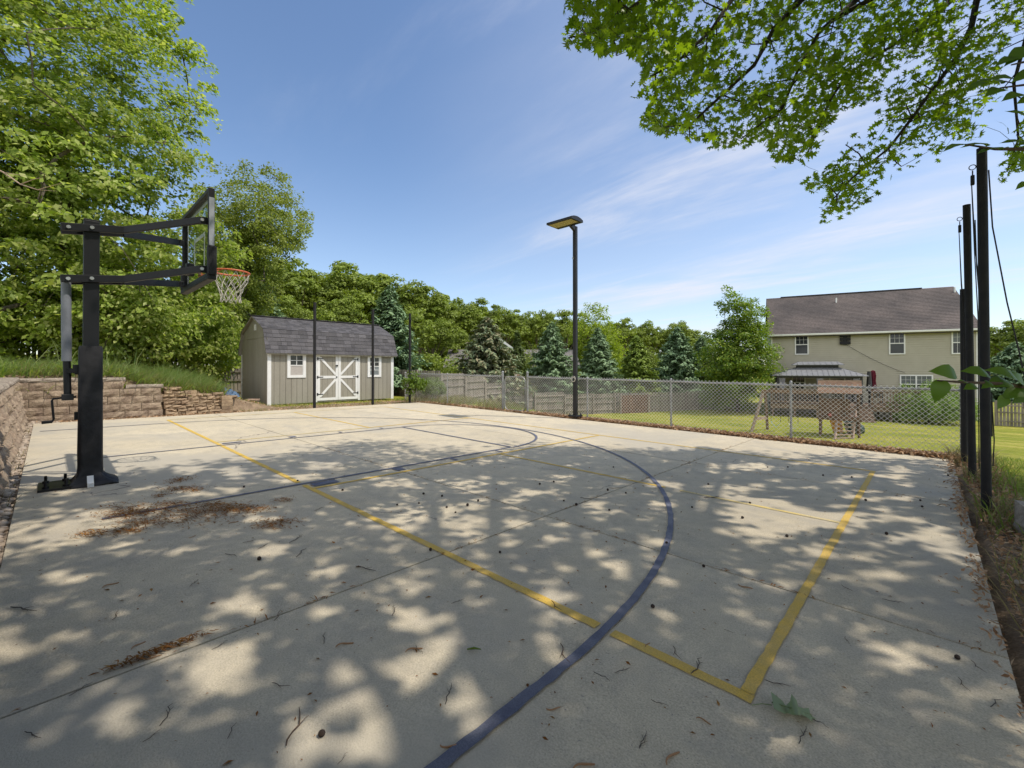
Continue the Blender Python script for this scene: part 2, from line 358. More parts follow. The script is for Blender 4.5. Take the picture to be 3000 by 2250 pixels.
M['catkin'] = leafmat('oak_catkin', [(0.2, 0.085, 0.022), (0.31, 0.14, 0.04), (0.13, 0.055, 0.018), (0.34, 0.19, 0.06)], 0.1, 0.9, 0.1, (1, .8, .5))
M['twig'] = mat('dry_twig', (0.12, 0.078, 0.05), 0.9, (0.075, 0.048, 0.033), 30)
M['seed'] = mat('dark_seed', (0.045, 0.028, 0.02), 0.8, (0.03, 0.02, 0.015), 50, 0.4, 200)
M['bark'] = mat('grey_bark', (0.14, 0.115, 0.09), 0.95, (0.075, 0.06, 0.048), 5, 0.8, 25, stretch=(3, 3, .5))
M['oakbark'] = mat('dark_bark', (0.055, 0.045, 0.037), 0.95, (0.03, 0.025, 0.021), 8, 0.6, 30)
M['pot'] = mat('brown_clay', (0.20, 0.14, 0.10), 0.85)
M['tarp'] = mat('blue_tarp', (0.10, 0.17, 0.27), 0.6, (0.07, 0.115, 0.20), 8, 0.4, 30)
M['led'] = mat('amber_led_panel', (0.52, 0.42, 0.20), 0.35, (0.40, 0.31, 0.14), 30, fine=0.3, fscale=45, spec=0.6)
M['carpaint'] = mat('dark_car_paint', (0.012, 0.014, 0.018), 0.25, spec=0.6, coat=0.6)
M['asphalt'] = mat('pale_road', (0.26, 0.25, 0.24), 0.9, fine=0.1)
M['bg_wall'] = mat('pale_siding', (0.36, 0.37, 0.38), 0.8)
M['bg_roof'] = mat('grey_roof', (0.17, 0.155, 0.145), 0.9, fine=0.2, fscale=20)
# foliage
M['maple'] = leafmat('maple_leaf', [(0.159, 0.218, 0.041), (0.294, 0.377, 0.068), (0.23, 0.301, 0.053), (0.373, 0.43, 0.112), (0.524, 0.542, 0.226)], 0.50, 0.5, 0.2, big=0.3)
M['locust'] = leafmat('olive_leaf', [(0.18, 0.218, 0.049), (0.293, 0.333, 0.073), (0.22, 0.266, 0.057)], 0.4, 0.5, 0.22, big=0.2)
M['oakbg'] = leafmat('oak_wood_leaf', [(0.137, 0.187, 0.029), (0.222, 0.276, 0.04), (0.172, 0.222, 0.03)], 0.28, 0.55, 0.3, big=0.3, bigscale=0.25)
M['limebg'] = leafmat('yellow_green_leaf', [(0.225, 0.3, 0.03), (0.33, 0.398, 0.045)], 0.4, 0.5, 0.3)
M['pear'] = leafmat('glossy_leaf', [(0.093, 0.168, 0.031), (0.185, 0.278, 0.037), (0.279, 0.32, 0.046)], 0.38, 0.45, 0.3, big=0.2)
M['oak'] = leafmat('pin_oak_leaf', [(0.099, 0.164, 0.017), (0.189, 0.271, 0.023), (0.134, 0.203, 0.018)], 0.55, 0.45, 0.3, (1.9, 2.0, 0.45))
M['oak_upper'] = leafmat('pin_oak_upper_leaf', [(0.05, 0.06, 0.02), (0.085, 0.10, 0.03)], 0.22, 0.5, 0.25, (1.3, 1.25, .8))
M['spruce_blue'] = leafmat('blue_spruce_needle', [(0.147, 0.228, 0.116), (0.273, 0.38, 0.202), (0.195, 0.284, 0.141)], 0.12, 0.6, 0.3, (1, 1, .8))
M['spruce_green'] = leafmat('green_spruce_needle', [(0.13, 0.217, 0.12), (0.25, 0.359, 0.185), (0.185, 0.284, 0.152)], 0.12, 0.6, 0.3, (1, 1, .7))
M['spruce_lime'] = leafmat('yellow_spruce_needle', [(0.17, 0.25, 0.049), (0.29, 0.38, 0.07)], 0.2, 0.6, 0.3, (1, 1, .5))
M['spruce_brown'] = leafmat('thin_spruce_needle', [(0.156, 0.21, 0.114), (0.24, 0.3, 0.168), (0.264, 0.222, 0.132), (0.192, 0.252, 0.144)], 0.12, 0.7, 0.2, (1, 1, .7))
M['spruce_dark'] = leafmat('dark_cedar_needle', [(0.086, 0.131, 0.043), (0.148, 0.192, 0.052)], 0.15, 0.6, 0.3, (1, 1, .6))
M['bush'] = leafmat('juniper_leaf', [(0.131, 0.224, 0.05), (0.234, 0.346, 0.081), (0.305, 0.383, 0.121)], 0.25, 0.55, 0.3)
M['boxwood'] = leafmat('boxwood_leaf', [(0.099, 0.165, 0.02), (0.165, 0.237, 0.028)], 0.3, 0.5, 0.35)
M['sprig'] = leafmat('redbud_leaf', [(0.083, 0.15, 0.018), (0.131, 0.213, 0.024)], 0.35, 0.45, 0.4, (1.4, 1.5, .4))
M['blade'] = leafmat('grass_blade', [(0.13, 0.215, 0.039), (0.221, 0.299, 0.058), (0.286, 0.312, 0.091), (0.169, 0.26, 0.046)], 0.35, 0.5, 0.3)
M['blade_cool'] = leafmat('tall_grass_blade', [(0.13, 0.221, 0.065), (0.221, 0.312, 0.111), (0.312, 0.351, 0.143), (0.169, 0.26, 0.065)], 0.35, 0.5, 0.35)
M['drygrass'] = leafmat('dry_grass_blade', [(0.25, 0.20, 0.10), (0.36, 0.29, 0.15), (0.20, 0.19, 0.07), (0.30, 0.24, 0.13)], 0.2, 0.7, 0.2, (1, 1, .7))
M['freshleaf'] = leafmat('fresh_fallen_leaf', [(0.22, 0.27, 0.12), (0.26, 0.32, 0.15)], 0.2, 0.5, 0.3)
# ---------------------------------------------------------------- terrain
def S01(t): t = np.clip(t, 0, 1); return t*t*(3-2*t)
WX = -1.62          # back retaining wall (behind its face)
WYL = -2.72         # left retaining wall (behind its face)
def terr(x, y):
    x = np.asarray(x, float); y = np.asarray(y, float)
    g = gz(np.clip(x, -8, 18), np.clip(y, -6, 12))-0.035
    east = 1-S01((x+3)/8.0)
    drop = 1.88*S01((y-9.15)/(2.6+13*east))
    z = g*(1-S01((y-9.15)/6))-drop
    # right hand lawn falls gently
    z = z-0.25*S01((x-15.5)/6)*S01((14-y)/8)
    # bank behind the retaining walls
    bk = S01((-1.64-x)/0.22)*np.interp(y, [-.9, -.5, .1, .9, 1.7, 2.3, 3.3], [1.14, .98, .80, .66, .50, .30, 0.0])
    deep = S01((-1.9-x)/2.5)*.28*S01((2.6-y)/1.5)*S01((y+1)/1.5); bk = bk+deep
    bl = S01((WYL+0.10-y)/0.22)*1.08
    z = z+np.maximum(bk, bl)
    z = z+0.25*S01((-6.5-x)/8)*S01((4-y)/5)
    und = 0.10*np.sin(x*.23+1.3)*np.sin(y*.19+.4)*S01((np.hypot(x-7, y-4)-13)/10)
    far = S01((np.hypot(x-7, y-10)-70)/120)*4.0
    z = z+und+far
    inside = (x > -1.0) & (x < 14.35) & (y > -2.35) & (y < 8.35)
    return np.where(inside, z-0.12, z)
def axis(lo_, hi_, step, far):
    a = np.arange(lo_, hi_+1e-6, step); out = list(a); d = step
    x = hi_
    while x < far: d *= 1.22; x += d; out.append(x)
    x = lo_; d = step
    while x > -far: d *= 1.22; x -= d; out.insert(0, x)
    return np.array(out)
def lawn_mat():
    m = bpy.data.materials.new('lawn'); m.use_nodes = True; t = m.node_tree; b = t.nodes['Principled BSDF']
    tc = N(t, 'ShaderNodeTexCoord')
    def nz(s, d, lo_, hi_, st=None):
        v = tc.outputs['Object']
        if st: mp = N(t, 'ShaderNodeMapping'); mp.inputs['Scale'].default_value = st; mp.inputs['Rotation'].default_value = (0, 0, .5); LK(t, v, mp.inputs[0]); v = mp.outputs[0]
        n = N(t, 'ShaderNodeTexNoise'); n.inputs['Scale'].default_value = s; n.inputs['Detail'].default_value = d; LK(t, v, n.inputs[0])
        r = N(t, 'ShaderNodeMapRange'); r.inputs[1].default_value = lo_; r.inputs[2].default_value = hi_; LK(t, n.outputs[0], r.inputs[0]); return r.outputs[0]
    def mx(f, a, c, bt='MIX'):
        n = N(t, 'ShaderNodeMixRGB', blend_type=bt)
        for i, q in enumerate((f, a, c)):
            if isinstance(q, tuple): n.inputs[i].default_value = (*q, 1)
            elif isinstance(q, float): n.inputs[i].default_value = q
            else: LK(t, q, n.inputs[i])
        return n.outputs[0]
    c = mx(nz(.35, 5, .35, .65), (0.20, 0.225, 0.026), (0.285, 0.285, 0.040))
    c = mx(nz(.9, 6, .46, .70, (.4, 1.6, 1)), c, (0.39, 0.34, 0.085))
    c = mx(0.6, c, mx(nz(5, 6, .3, .7), (.62, .66, .6), (1.28, 1.27, 1.2)), 'MULTIPLY')
    c = mx(0.5, c, mx(nz(1.6, 2, .35, .65, (.25, 2.6, 1)), (.80, .83, .8), (1.14, 1.13, 1.1)), 'MULTIPLY')
    c = mx(0.6, c, mx(nz(60, 2, .3, .7), (.62, .66, .6), (1.25, 1.25, 1.2)), 'MULTIPLY')
    LK(t, c, b.inputs['Base Color']); b.inputs['Roughness'].default_value = 0.9; b.inputs['Specular IOR Level'].default_value = .15
    bp = N(t, 'ShaderNodeBump'); bp.inputs['Strength'].default_value = .6; bp.inputs['Distance'].default_value = .05; LK(t, nz(60, 3, .2, .8), bp.inputs['Height']); LK(t, bp.outputs[0], b.inputs['Normal'])
    return m
M['lawn'] = lawn_mat()
def ground():
    xs = axis(-8, 20, 0.2, 900); ys = axis(-6, 14, 0.2, 900)
    X, Y = np.meshgrid(xs, ys); Z = terr(X, Y); nx, ny = len(xs), len(ys)
    V = np.stack([X, Y, Z], -1).reshape(-1, 3)
    idx = np.arange(nx*ny).reshape(ny, nx)
    F = np.stack([idx[:-1, :-1], idx[:-1, 1:], idx[1:, 1:], idx[1:, :-1]], -1).reshape(-1, 4)
    me = bpy.data.meshes.new('ground'); me.vertices.add(len(V)); me.vertices.foreach_set('co', V.astype(np.float32).ravel())
    me.loops.add(F.size); me.loops.foreach_set('vertex_index', F.astype(np.int32).ravel())
    me.polygons.add(len(F)); me.polygons.foreach_set('loop_start', np.arange(0, F.size, 4, dtype=np.int32))
    me.update(calc_edges=True)
    cx = V[F].mean(1)
    soil = (((cx[:, 0] > -2.6) & (cx[:, 0] < 14.75) & (cx[:, 1] > -2.7) & (cx[:, 1] < 8.95) & (cx[:, 0] > -99)) | ((cx[:, 0] > -7) & (cx[:, 0] < -1.4) & (cx[:, 1] < 3.4) & (cx[:, 1] > -2.7)))
    o = link_mesh('ground', me, [M['lawn'], M['soil']], None, (0, 0, 0)); tag(o, kind='structure')
    me.polygons.foreach_set('material_index', soil.astype(np.int32)); me.polygons.foreach_set('use_smooth', [True]*len(F))
ground()
# ---------------------------------------------------------------- court slab and painted lines
SX0, SX1, SY0, SY1 = -0.95, 14.28, -2.31, 8.2
def slab():
    mb = MB(); g = 0.007
    for (x0, x1) in ((SX0, 11.315-g), (11.315+g, SX1)):
        for (y0, y1) in ((SY0, 1.21-g), (1.21+g, 4.75-g), (4.75+g, SY1)):
            x1b = x1
            p = [(x0, y0), (x1b, y0), (x1b, y1), (x0, y1)]
            mb.hexa([(x, y, gz(x, y)-0.11) for x, y in p]+[(x, y, gz(x, y)) for x, y in p])
    o = mb.build('court', M['concrete']); return tag(o, kind='structure')
court = slab()
def strip(name, p, q, wd, m, z=0.004):
    p, q = np.array(p, float), np.array(q, float); d = (q-p)/np.linalg.norm(q-p); n = np.array([-d[1], d[0]])*wd/2
    k = max(2, int(np.linalg.norm(q-p)/0.06)); mb = MB(); L_, R_ = [], []
    for i in range(k+1):
        c = p+(q-p)*i/k; j1, j2 = random.gauss(0, .0022), random.gauss(0, .0022)
        a = c+n*(1+j1/wd*2); b = c-n*(1+j2/wd*2)
        L_.append((a[0], a[1], gz(*a)+z)); R_.append((b[0], b[1], gz(*b)+z))
    for i in range(k): mb.add([R_[i], R_[i+1], L_[i+1], L_[i]], [(0, 1, 2, 3)])
    return mb.build(name, m, court)
def arc(name, c, R, wd, a0, a1, m, z=0.006):
    mb = MB(); k = max(8, int(abs(a1-a0)*R/0.07)); L_, R_ = [], []
    for i in range(k+1):
        a = a0+(a1-a0)*i/k
        for r, lst in ((R-wd/2+random.gauss(0, .0022), L_), (R+wd/2+random.gauss(0, .0022), R_)):
            x, y = c[0]+r*cos(a), c[1]+r*sin(a); lst.append((x, y, gz(x, y)+z))
    for i in range(k): mb.add([L_[i], R_[i], R_[i+1], L_[i+1]], [(0, 1, 2, 3)])
    return mb.build(name, m, court)
Y_, YW, B_ = M['yellow'], M['yellow_worn'], M['blue']
lw = 0.055
for p, q, m_ in (((0, 0), (8.46, 0), Y_), ((8.62, 0), (12.665, 0), Y_), ((12.755, 0), (13.44, 0), Y_),
                 ((13.41, 0.03), (13.41, 6.1), Y_), ((0, 6.1), (13.38, 6.1), Y_), ((0, 0.03), (0, 6.07), YW),
                 ((4.57, 0.03), (4.57, 3.0), YW), ((4.57, 3.0), (4.57, 6.07), Y_), ((8.84, 0.03), (8.84, 6.07), Y_),
                 ((0.03, 3.05), (4.54, 3.05), Y_), ((8.87, 3.05), (11.68, 3.05), Y_), ((11.86, 3.05), (13.38, 3.05), YW)):
    strip('painted_line', p, q, lw if p[1] != 0 or q[1] != 0 else 0.062, m_, 0.004 if abs(p[0]-q[0]) > .1 else 0.0055)
HX = 6.78
strip('painted_line', (5.0, -1.75), (5.0, 3.64), .05, B_, .007); strip('painted_line', (8.555, -1.75), (8.555, 3.64), .05, B_, .007)
strip('painted_line', (5.03, 3.64), (8.53, 3.64), .05, B_, .0085)
arc('painted_circle', (HX, 3.64), 1.8, .05, 0, pi, B_, .010)
arc('three_point_line', (6.76, -0.45), 5.97, .050, 0, pi, B_, .008)
strip('painted_line', (0.79, -2.2), (0.79, -0.45), .055, B_, .008); strip('painted_line', (12.73, -2.28), (12.73, -0.45), .055, B_, .008)
for y in (1.25, 2.22, 3.2):
    strip('lane_mark', (4.76, y), (4.9, y), .055 if y > 1.5 else .12, B_, .007); strip('lane_mark', (8.60, y), (8.75, y), .055 if y > 1.5 else .14, B_, .007)
strip('lane_block', (4.82, 0.06), (4.82, 0.36), .1, B_, .007); strip('lane_block', (8.70, 0.06), (8.70, 0.36), .15, B_, .0095)
# ---------------------------------------------------------------- retaining walls
def rough_block(mb, o, ax, ay, az, amp=0.011, nx=5, nz=3):
    """block: origin o, ax along the wall, ay outward (face side), az up; the outer face is split stone"""
    o, ax, ay, az = (np.array(q, float) for q in (o, ax, ay, az))
    un = ay/np.linalg.norm(ay); vs = []; fs = []
    ph = rng.uniform(0, 6, 4)
    for k in range(nz+1):
        for i in range(nx+1):
            e = (i in (0, nx)) or (k in (0, nz))
            d = -0.013-rng.uniform(0, .005) if e else rng.normal(0, amp*.55)+amp*.6*sin(ph[0]+i*1.3+ph[1]*k)+.004
            vs.append(o+ax*(i/nx)+az*(k/nz)+ay+un*d)
    for k in range(nz):
        for i in range(nx):
            a = k*(nx+1)+i; fs.append((a, a+1, a+nx+2, a+nx+1))
    b = len(vs); vs += [o, o+ax, o+ax+az, o+az]
    c00, c10, c11, c01 = 0, nx, (nz+1)*(nx+1)-1, nz*(nx+1)
    fs += [(b, b+3, b+2, b+1)]
    fs += [tuple(range(0, nx+1))[::-1]+(b, b+1)]
    fs += [tuple(range(c01, c11+1))+(b+2, b+3)]
    fs += [tuple(range(0, c01+1, nx+1))+(b+3, b)]
    fs += [tuple(range(nx, c11+1, nx+1))[::-1]+(b+1, b+2)]
    mb.add(vs, fs)
def back_wall():
    x0 = -1.5; g0 = gz(x0, -1)-0.06
    t = thing('retaining_wall', 'tan split-face block retaining wall stepping down behind the basketball pole', 'retaining wall', (x0, -1, g0))
    mb = MB(); H = 0.2; L = 0.46
    ends = [0.12, 0.12, 0.12, 0.10, -0.70, -0.97]
    for c in range(6):
        y = -2.62+(0.23 if c % 2 else 0.0)-0.23; z = g0+c*H; back = 0.018*c
        if c == 5: H_ = 0.0
        while y < ends[c]-0.05:
            l = L*rng.uniform(.92, 1.06); y1 = min(y+l, ends[c])
            if y1-y > .06 and c < 5 and not (c == 4 and y > -0.68):
                rough_block(mb, (x0-.3-back, y+.005, z+.003), (0, y1-y-.010, 0), (.3, 0, 0), (0, 0, H-.007))
            y = y1
    mb.build('block_course', M['block'], t)
    cp = MB()
    def caps(ya, yb, z, back):
        y = ya
        while y < yb-.05:
            y1 = min(y+.44*rng.uniform(.95, 1.05), yb); rough_block(cp, (x0-.32-back, y+.003, z), (0, y1-y-.006, 0), (.33, 0, 0), (0, 0, .10), .008); y = y1
    caps(-2.62, -1.62, g0+5*H+.002, .09); caps(-1.62, -0.66, g0+5*H-.0, .085)
    caps(-0.66, 0.14, g0+4*H+.002, .07)
    cp.build('cap_course', M['capstone'], t)
    # rubble end of the wall
    t2 = thing('stone_wall', 'low dry-stacked rubble wall of tan stones between block wall and shed', 'stone wall', (x0, 1, g0))
    rb = MB(); z = 0
    for c in range(8):
        y = 0.16+rng.uniform(-.05, .05); top = 1
        while True:
            l = rng.uniform(.14, .34); h = .105*rng.uniform(.85, 1.1)
            lim = 0.82-(y-.1)*.17
            if y > 1.78: break
            if c*.1+.08 < lim:
                xx = x0-.28-.035*c+rng.uniform(-.03, .03)
                rough_block(rb, (xx, y, g0+c*.1+.002+rng.uniform(0, .008)), (rng.uniform(-.03, .03), l-.012, rng.uniform(-.012, .012)), (.3, 0, 0), (0, 0, h*.93), .028, 4, 3)
            y += l
    # returning end towards the shed
    for c in range(5):
        for k in range(3):
            xx = x0-.3-k*.34
            rough_block(rb, (xx, 1.52, g0+c*.1), (.33, 0, 0), (0, .3+rng.uniform(-.02, .02), 0), (0, 0, .094), .022, 4, 2)
    rb.build('rubble_stone', M['rubble'], t2)
back_wall()
def left_wall():
    g0 = gz(3, -2.5)-0.05; y0 = -2.43
    t = thing('retaining_wall', 'tan split-face block retaining wall running along the left edge of the court', 'retaining wall', (3, y0, g0))
    mb = MB(); cp = MB(); H = .2
    for c in range(5):
        x = -1.75+(.23 if c % 2 else 0); back = .03*c
        while x < 10.0:
            l = .46*rng.uniform(.93, 1.05); zz = gz(x, -2.5)-.05+c*H
            rough_block(mb, (x+l-.005, y0-.3-back, zz+.003), (-l+.010, 0, 0), (0, .3, 0), (0, 0, H-.007), .03, 6, 3); x += l
    x = -1.75
    while x < 10.0:
        l = .44*rng.uniform(.95, 1.05); zz = gz(x, -2.5)-.05+5*H
        rough_block(cp, (x+l-.003, y0-.32-.14, zz+.002), (-l+.006, 0, 0), (0, .33, 0), (0, 0, .10), .014); x += l
    mb.build('block_course', M['block'], t); cp.build('cap_course', M['capstone'], t)
left_wall()
def edge_stones():
    for i, (x, y, l, h, rz, lab) in enumerate(((14.62, 3.65, .5, .24, .12, 'grey split garden block at right edge of court, nearer of the two'), (14.80, 4.2, .42, .26, -.1, 'grey split garden block beside the black pole, farther of the two'))):
        mb = MB(); g = gz(x, y)-.06; a = np.array([cos(rz), sin(rz), 0]); b = np.array([-sin(rz), cos(rz), 0])
        rough_block(mb, np.array([x, y, g])+a*.3+b*l, -b*l, -a*.3, (0, 0, h+.06), .02, 6, 4)
        tag(mb.build('edging_stone', M['capstone'], None, (x, y, g)), lab, 'stone', 'edging stones right of the court')
edge_stones()
# ---------------------------------------------------------------- basketball hoop
def hoop():
    px, py = HX, -1.745; g = gz(px, py)
    t = thing('basketball_hoop', 'black adjustable basketball hoop with glass backboard at court edge', 'basketball hoop', (px, py, g))
    K_ = M['black']
    mb = MB().box(px-.069, py-.069, g+.02, px+.069, py+.069, 3.16); mb.build('pole', K_, t, bevel=.008)
    mb = MB().box(px-.071, py-.071, 3.16, px+.071, py+.071, 3.172); mb.build('pole_cap', K_, t, bevel=.004)
    # pad with soft edges and wrinkled skirt
    pad = MB(); prof = [(0.25, .111, .109), (.42, .110, .108), (.6, .110, .108), (.9, .108, .106), (1.3, .107, .105), (1.64, .106, .104), (1.675, .098, .096)]
    n = 32; rings = []
    base = [(.065, .215, .21), (.085, .21, .205), (.11, .175, .17), (.14, .140, .136), (.18, .116, .114)]
    for z, a, b in base+prof:
        r = []
        for j in range(n):
            th = 2*pi*j/n; e = .32
            cx_ = math.copysign(abs(cos(th))**e, cos(th)); sy_ = math.copysign(abs(sin(th))**e, sin(th))
            wob = 1+(.025*sin(th*7+z*40)+.03*sin(th*3+z*19)) * (1 if z < .45 else .25)
            zz = z+(.012*sin(5*th) if z < .2 else 0)
            if z < .17: wob *= 1+(.42*(cos(th)*RT[0]+sin(th)*RT[1]))*(1-z/.17)
            r.append((px+a*cx_*wob, py+b*sy_*wob, g+zz-.06))
        rings.append(r)
    vs = [p for r in rings for p in r]; fs = []
    for i in range(len(rings)-1):
        for j in range(n): fs.append((i*n+j, i*n+(j+1) % n, (i+1)*n+(j+1) % n, (i+1)*n+j))
    fs.append(tuple((len(rings)-1)*n+j for j in range(n)))
    pad.add(vs, fs); po = pad.build('pole_pad', M['pad'], t, smooth=True)
    MB().box(px+.20, py-.03, g+.035, px+.318, py+.02, g+.05).obox((px+.302, py-.035, g+.0), (.0, .055, 0), (-.09, 0, .115), (.006, 0, .004)).build('white_label', M['white'], po)
    fl = MB().box(px-.26, py-.42, g+.003, px+.22, py-.05, g+.028)
    for bx, by in ((-.2, -.36), (.14, -.36), (-.2, -.2), (.14, -.2)): fl.lathe((px+bx, py+by, g+.028), [(.028, 0), (.028, .02), (.014, .022), (.014, .075), (0.01, .08)], 8)
    fl.build('base_flange', K_, t)
    for z in (.75, 1.28): MB().box(px-.07, py-.135, g+z, px-.0, py-.10, g+z+.09).build('pad_strap', K_, t)
    # arms
    yp = py; by = -.745
    for sgn in (1, -1):
        xs = px+sgn*.095; xe = px+sgn*.70
        for z0, z1, z2, zr in ((3.055, 3.105, 3.25, 3.025), (2.475, 2.505, 2.645, 2.435)):
            mb = MB(); dz = .085
            p0 = np.array([xs, -2.00, zr]); p1 = np.array([xs, -1.46, z1]); p2 = np.array([xe, by-.05, z2]); p3 = np.array([xe, by+.015, z2])
            for a, b in ((p0, p1), (p1, p2), (p2, p3)): mb.bar(a, b, .035, dz)
            ar = mb.build('support_arm', K_, t, bevel=.004)
            for q, off in ((p0+np.array([0, .06, .004]), 0), (np.array([xs, py, (zr+z1)/2]), 0), (p2, 0)):
                MB().tube([q+np.array([sgn*.014, 0, 0]), q+np.array([sgn*.034, 0, 0])], .02, 8).build('bolt', M['chrome'], ar)
    # actuator
    ax_ = px; ay_ = -1.955
    MB().tube([(ax_, ay_, 2.46), (ax_, ay_+.01, 1.50)], .044, 14).build('actuator_sleeve', M['grey_tube'], t, smooth=True)
    MB().tube([(ax_, ay_+.01, 1.52), (ax_, ay_+.02, 1.12)], .034, 14).build('actuator_tube', K_, t, smooth=True)
    MB().box(ax_-.05, ay_-.03, 1.05, ax_+.05, ay_+.07, 1.12).build('gear_box', M['lamp_steel'], t, bevel=.006)
    MB().tube([(ax_, ay_+.09, 1.085), (ax_, ay_-.02, 1.08), (ax_, ay_-.095, 1.07), (ax_, ay_-.105, 1.05), (ax_, ay_-.09, .84), (ax_, ay_-.10, .815), (ax_, ay_-.17, .81)], .011, 8).tube([(ax_, ay_-.1, .813), (ax_, ay_-.185, .808)], .017, 8).build('crank_handle', K_, t, smooth=True)
    MB().obox((ax_-.04, py-.15, 1.36), (.08, 0, 0), (0, .06, 0), (0, 0, .1)).tube([(ax_-.05, py-.17, 1.39), (ax_+.05, py-.17, 1.39)], .03, 10).build('bracket', K_, t)
    # backboard
    yb = -.69; hw = .78; zb, zt = 2.56, 3.655
    fr = MB(); d = .06; s = .05
    fr.box(px-hw, yb-.05, zb, px-hw+s, yb+.015, zt).box(px+hw-s, yb-.05, zb, px+hw, yb+.015, zt)
    fr.box(px-hw+s, yb-.05, zb, px+hw-s, yb+.015, zb+s).box(px-hw+s, yb-.05, zt-s, px+hw-s, yb+.015, zt)
    frame = fr.build('backboard_frame', K_, t, bevel=.004)
    for sg in (-1, 1): MB().box(px+sg*(hw+.002), yb-.046, zb+.38, px+sg*(hw+.006), yb+.010, zt-.12).build('sunlit_frame_tape', M['sunlit_tape'], frame)  # side strips whose pale tone stands for sun on the black frame
    MB().box(px-hw+s+.002, yb-.004, zb+s+.002, px+hw-s-.002, yb+.006, zt-s-.002).build('glass_panel', glass_mat('backboard_glass', (.93, .96, .95), .08), t)
    sq = MB(); zc = zb+.20; sw, sh, tk = .305, .46, .05
    sq.box(px-sw, yb+.008, zc, px-sw+tk, yb+.0105, zc+sh).box(px+sw-tk, yb+.008, zc, px+sw, yb+.0105, zc+sh).box(px-sw+tk, yb+.008, zc+sh-tk, px+sw-tk, yb+.0105, zc+sh)
    sq.build('target_square', M['whiteline'], t)
    bd = MB(); e = hw-s-.004
    bd.box(px-e, yb+.008, zt-s-.05, px+e, yb+.0105, zt-s-.004).box(px-e, yb+.008, zb+s+.004, px-e+.045, yb+.0105, zt-s-.05).box(px+e-.045, yb+.008, zb+s+.004, px+e, yb+.0105, zt-s-.05)
    bd.build('edge_line', M['whiteline'], t)
    pd = MB(); q = .028
    pd.box(px-hw-q, yb-.062, zb-.045, px+hw+q, yb+.032, zb+.012)
    for sg in (-1, 1): pd.box(px+sg*hw-q-.012, yb-.062, zb+.012, px+sg*hw+q+.012, yb+.032, zb+.37)
    pd.build('edge_padding', M['pad'], t, bevel=.012, seg=3)
    # rim
    ry = yb+.385; rz = 2.785
    rm = MB(); rm.torus((px, ry, rz), (1, 0, 0), (0, 1, 0), .2286, .0125, 40, 8)
    rm.box(px-.085, yb+.012, rz-.115, px+.085, yb+.03, rz+.02)
    rm.hexa([(px-.075, yb+.03, rz-.012), (px+.075, yb+.03, rz-.012), (px+.10, yb+.185, rz-.008), (px-.10, yb+.185, rz-.008), (px-.075, yb+.03, rz+.006), (px+.075, yb+.03, rz+.006), (px+.10, yb+.185, rz+.004), (px-.10, yb+.185, rz+.004)])
    rm.tube([(px-.07, yb+.03, rz-.1), (px-.16, ry-.15, rz-.01)], .007, 6).tube([(px+.07, yb+.03, rz-.1), (px+.16, ry-.15, rz-.01)], .007, 6)
    rim = rm.build('rim', M['rim'], t, smooth=True)
    MB().box(px-.05, yb-.14, rz-.12, px+.05, yb-.052, rz+.04).build('rim_mount', K_, t, bevel=.005)
    nm = MB(); lv = [(0, .226), (.10, .205), (.19, .165), (.27, .132), (.345, .118), (.41, .125)]; nn = 12
    def npnt(i, k, h):
        z, r = lv[k]; a = 2*pi*(i+h)/nn; return (px+r*cos(a)+.006*sin(i*5+k), ry+r*sin(a)+.006*cos(i*3+k), rz-.012-z+.008*sin(i*2.3+k))
    for i in range(nn):
        for k in range(len(lv)-1):
            h0, h1 = (k % 2)*.5, ((k+1) % 2)*.5
            for s_ in ((.5, -.5) if k % 2 == 0 else (.5, -.5)):
                a_, b_ = npnt(i, k, h0), npnt(i, k+1, h0+s_)
                mid = tuple((np.array(a_)+np.array(b_))/2*np.array([1, 1, 1])+np.array([0, 0, -.006])); nm.tube([a_, mid, b_], .0042, 4, False)
    nm.build('net', M['net'], rim)
hoop()
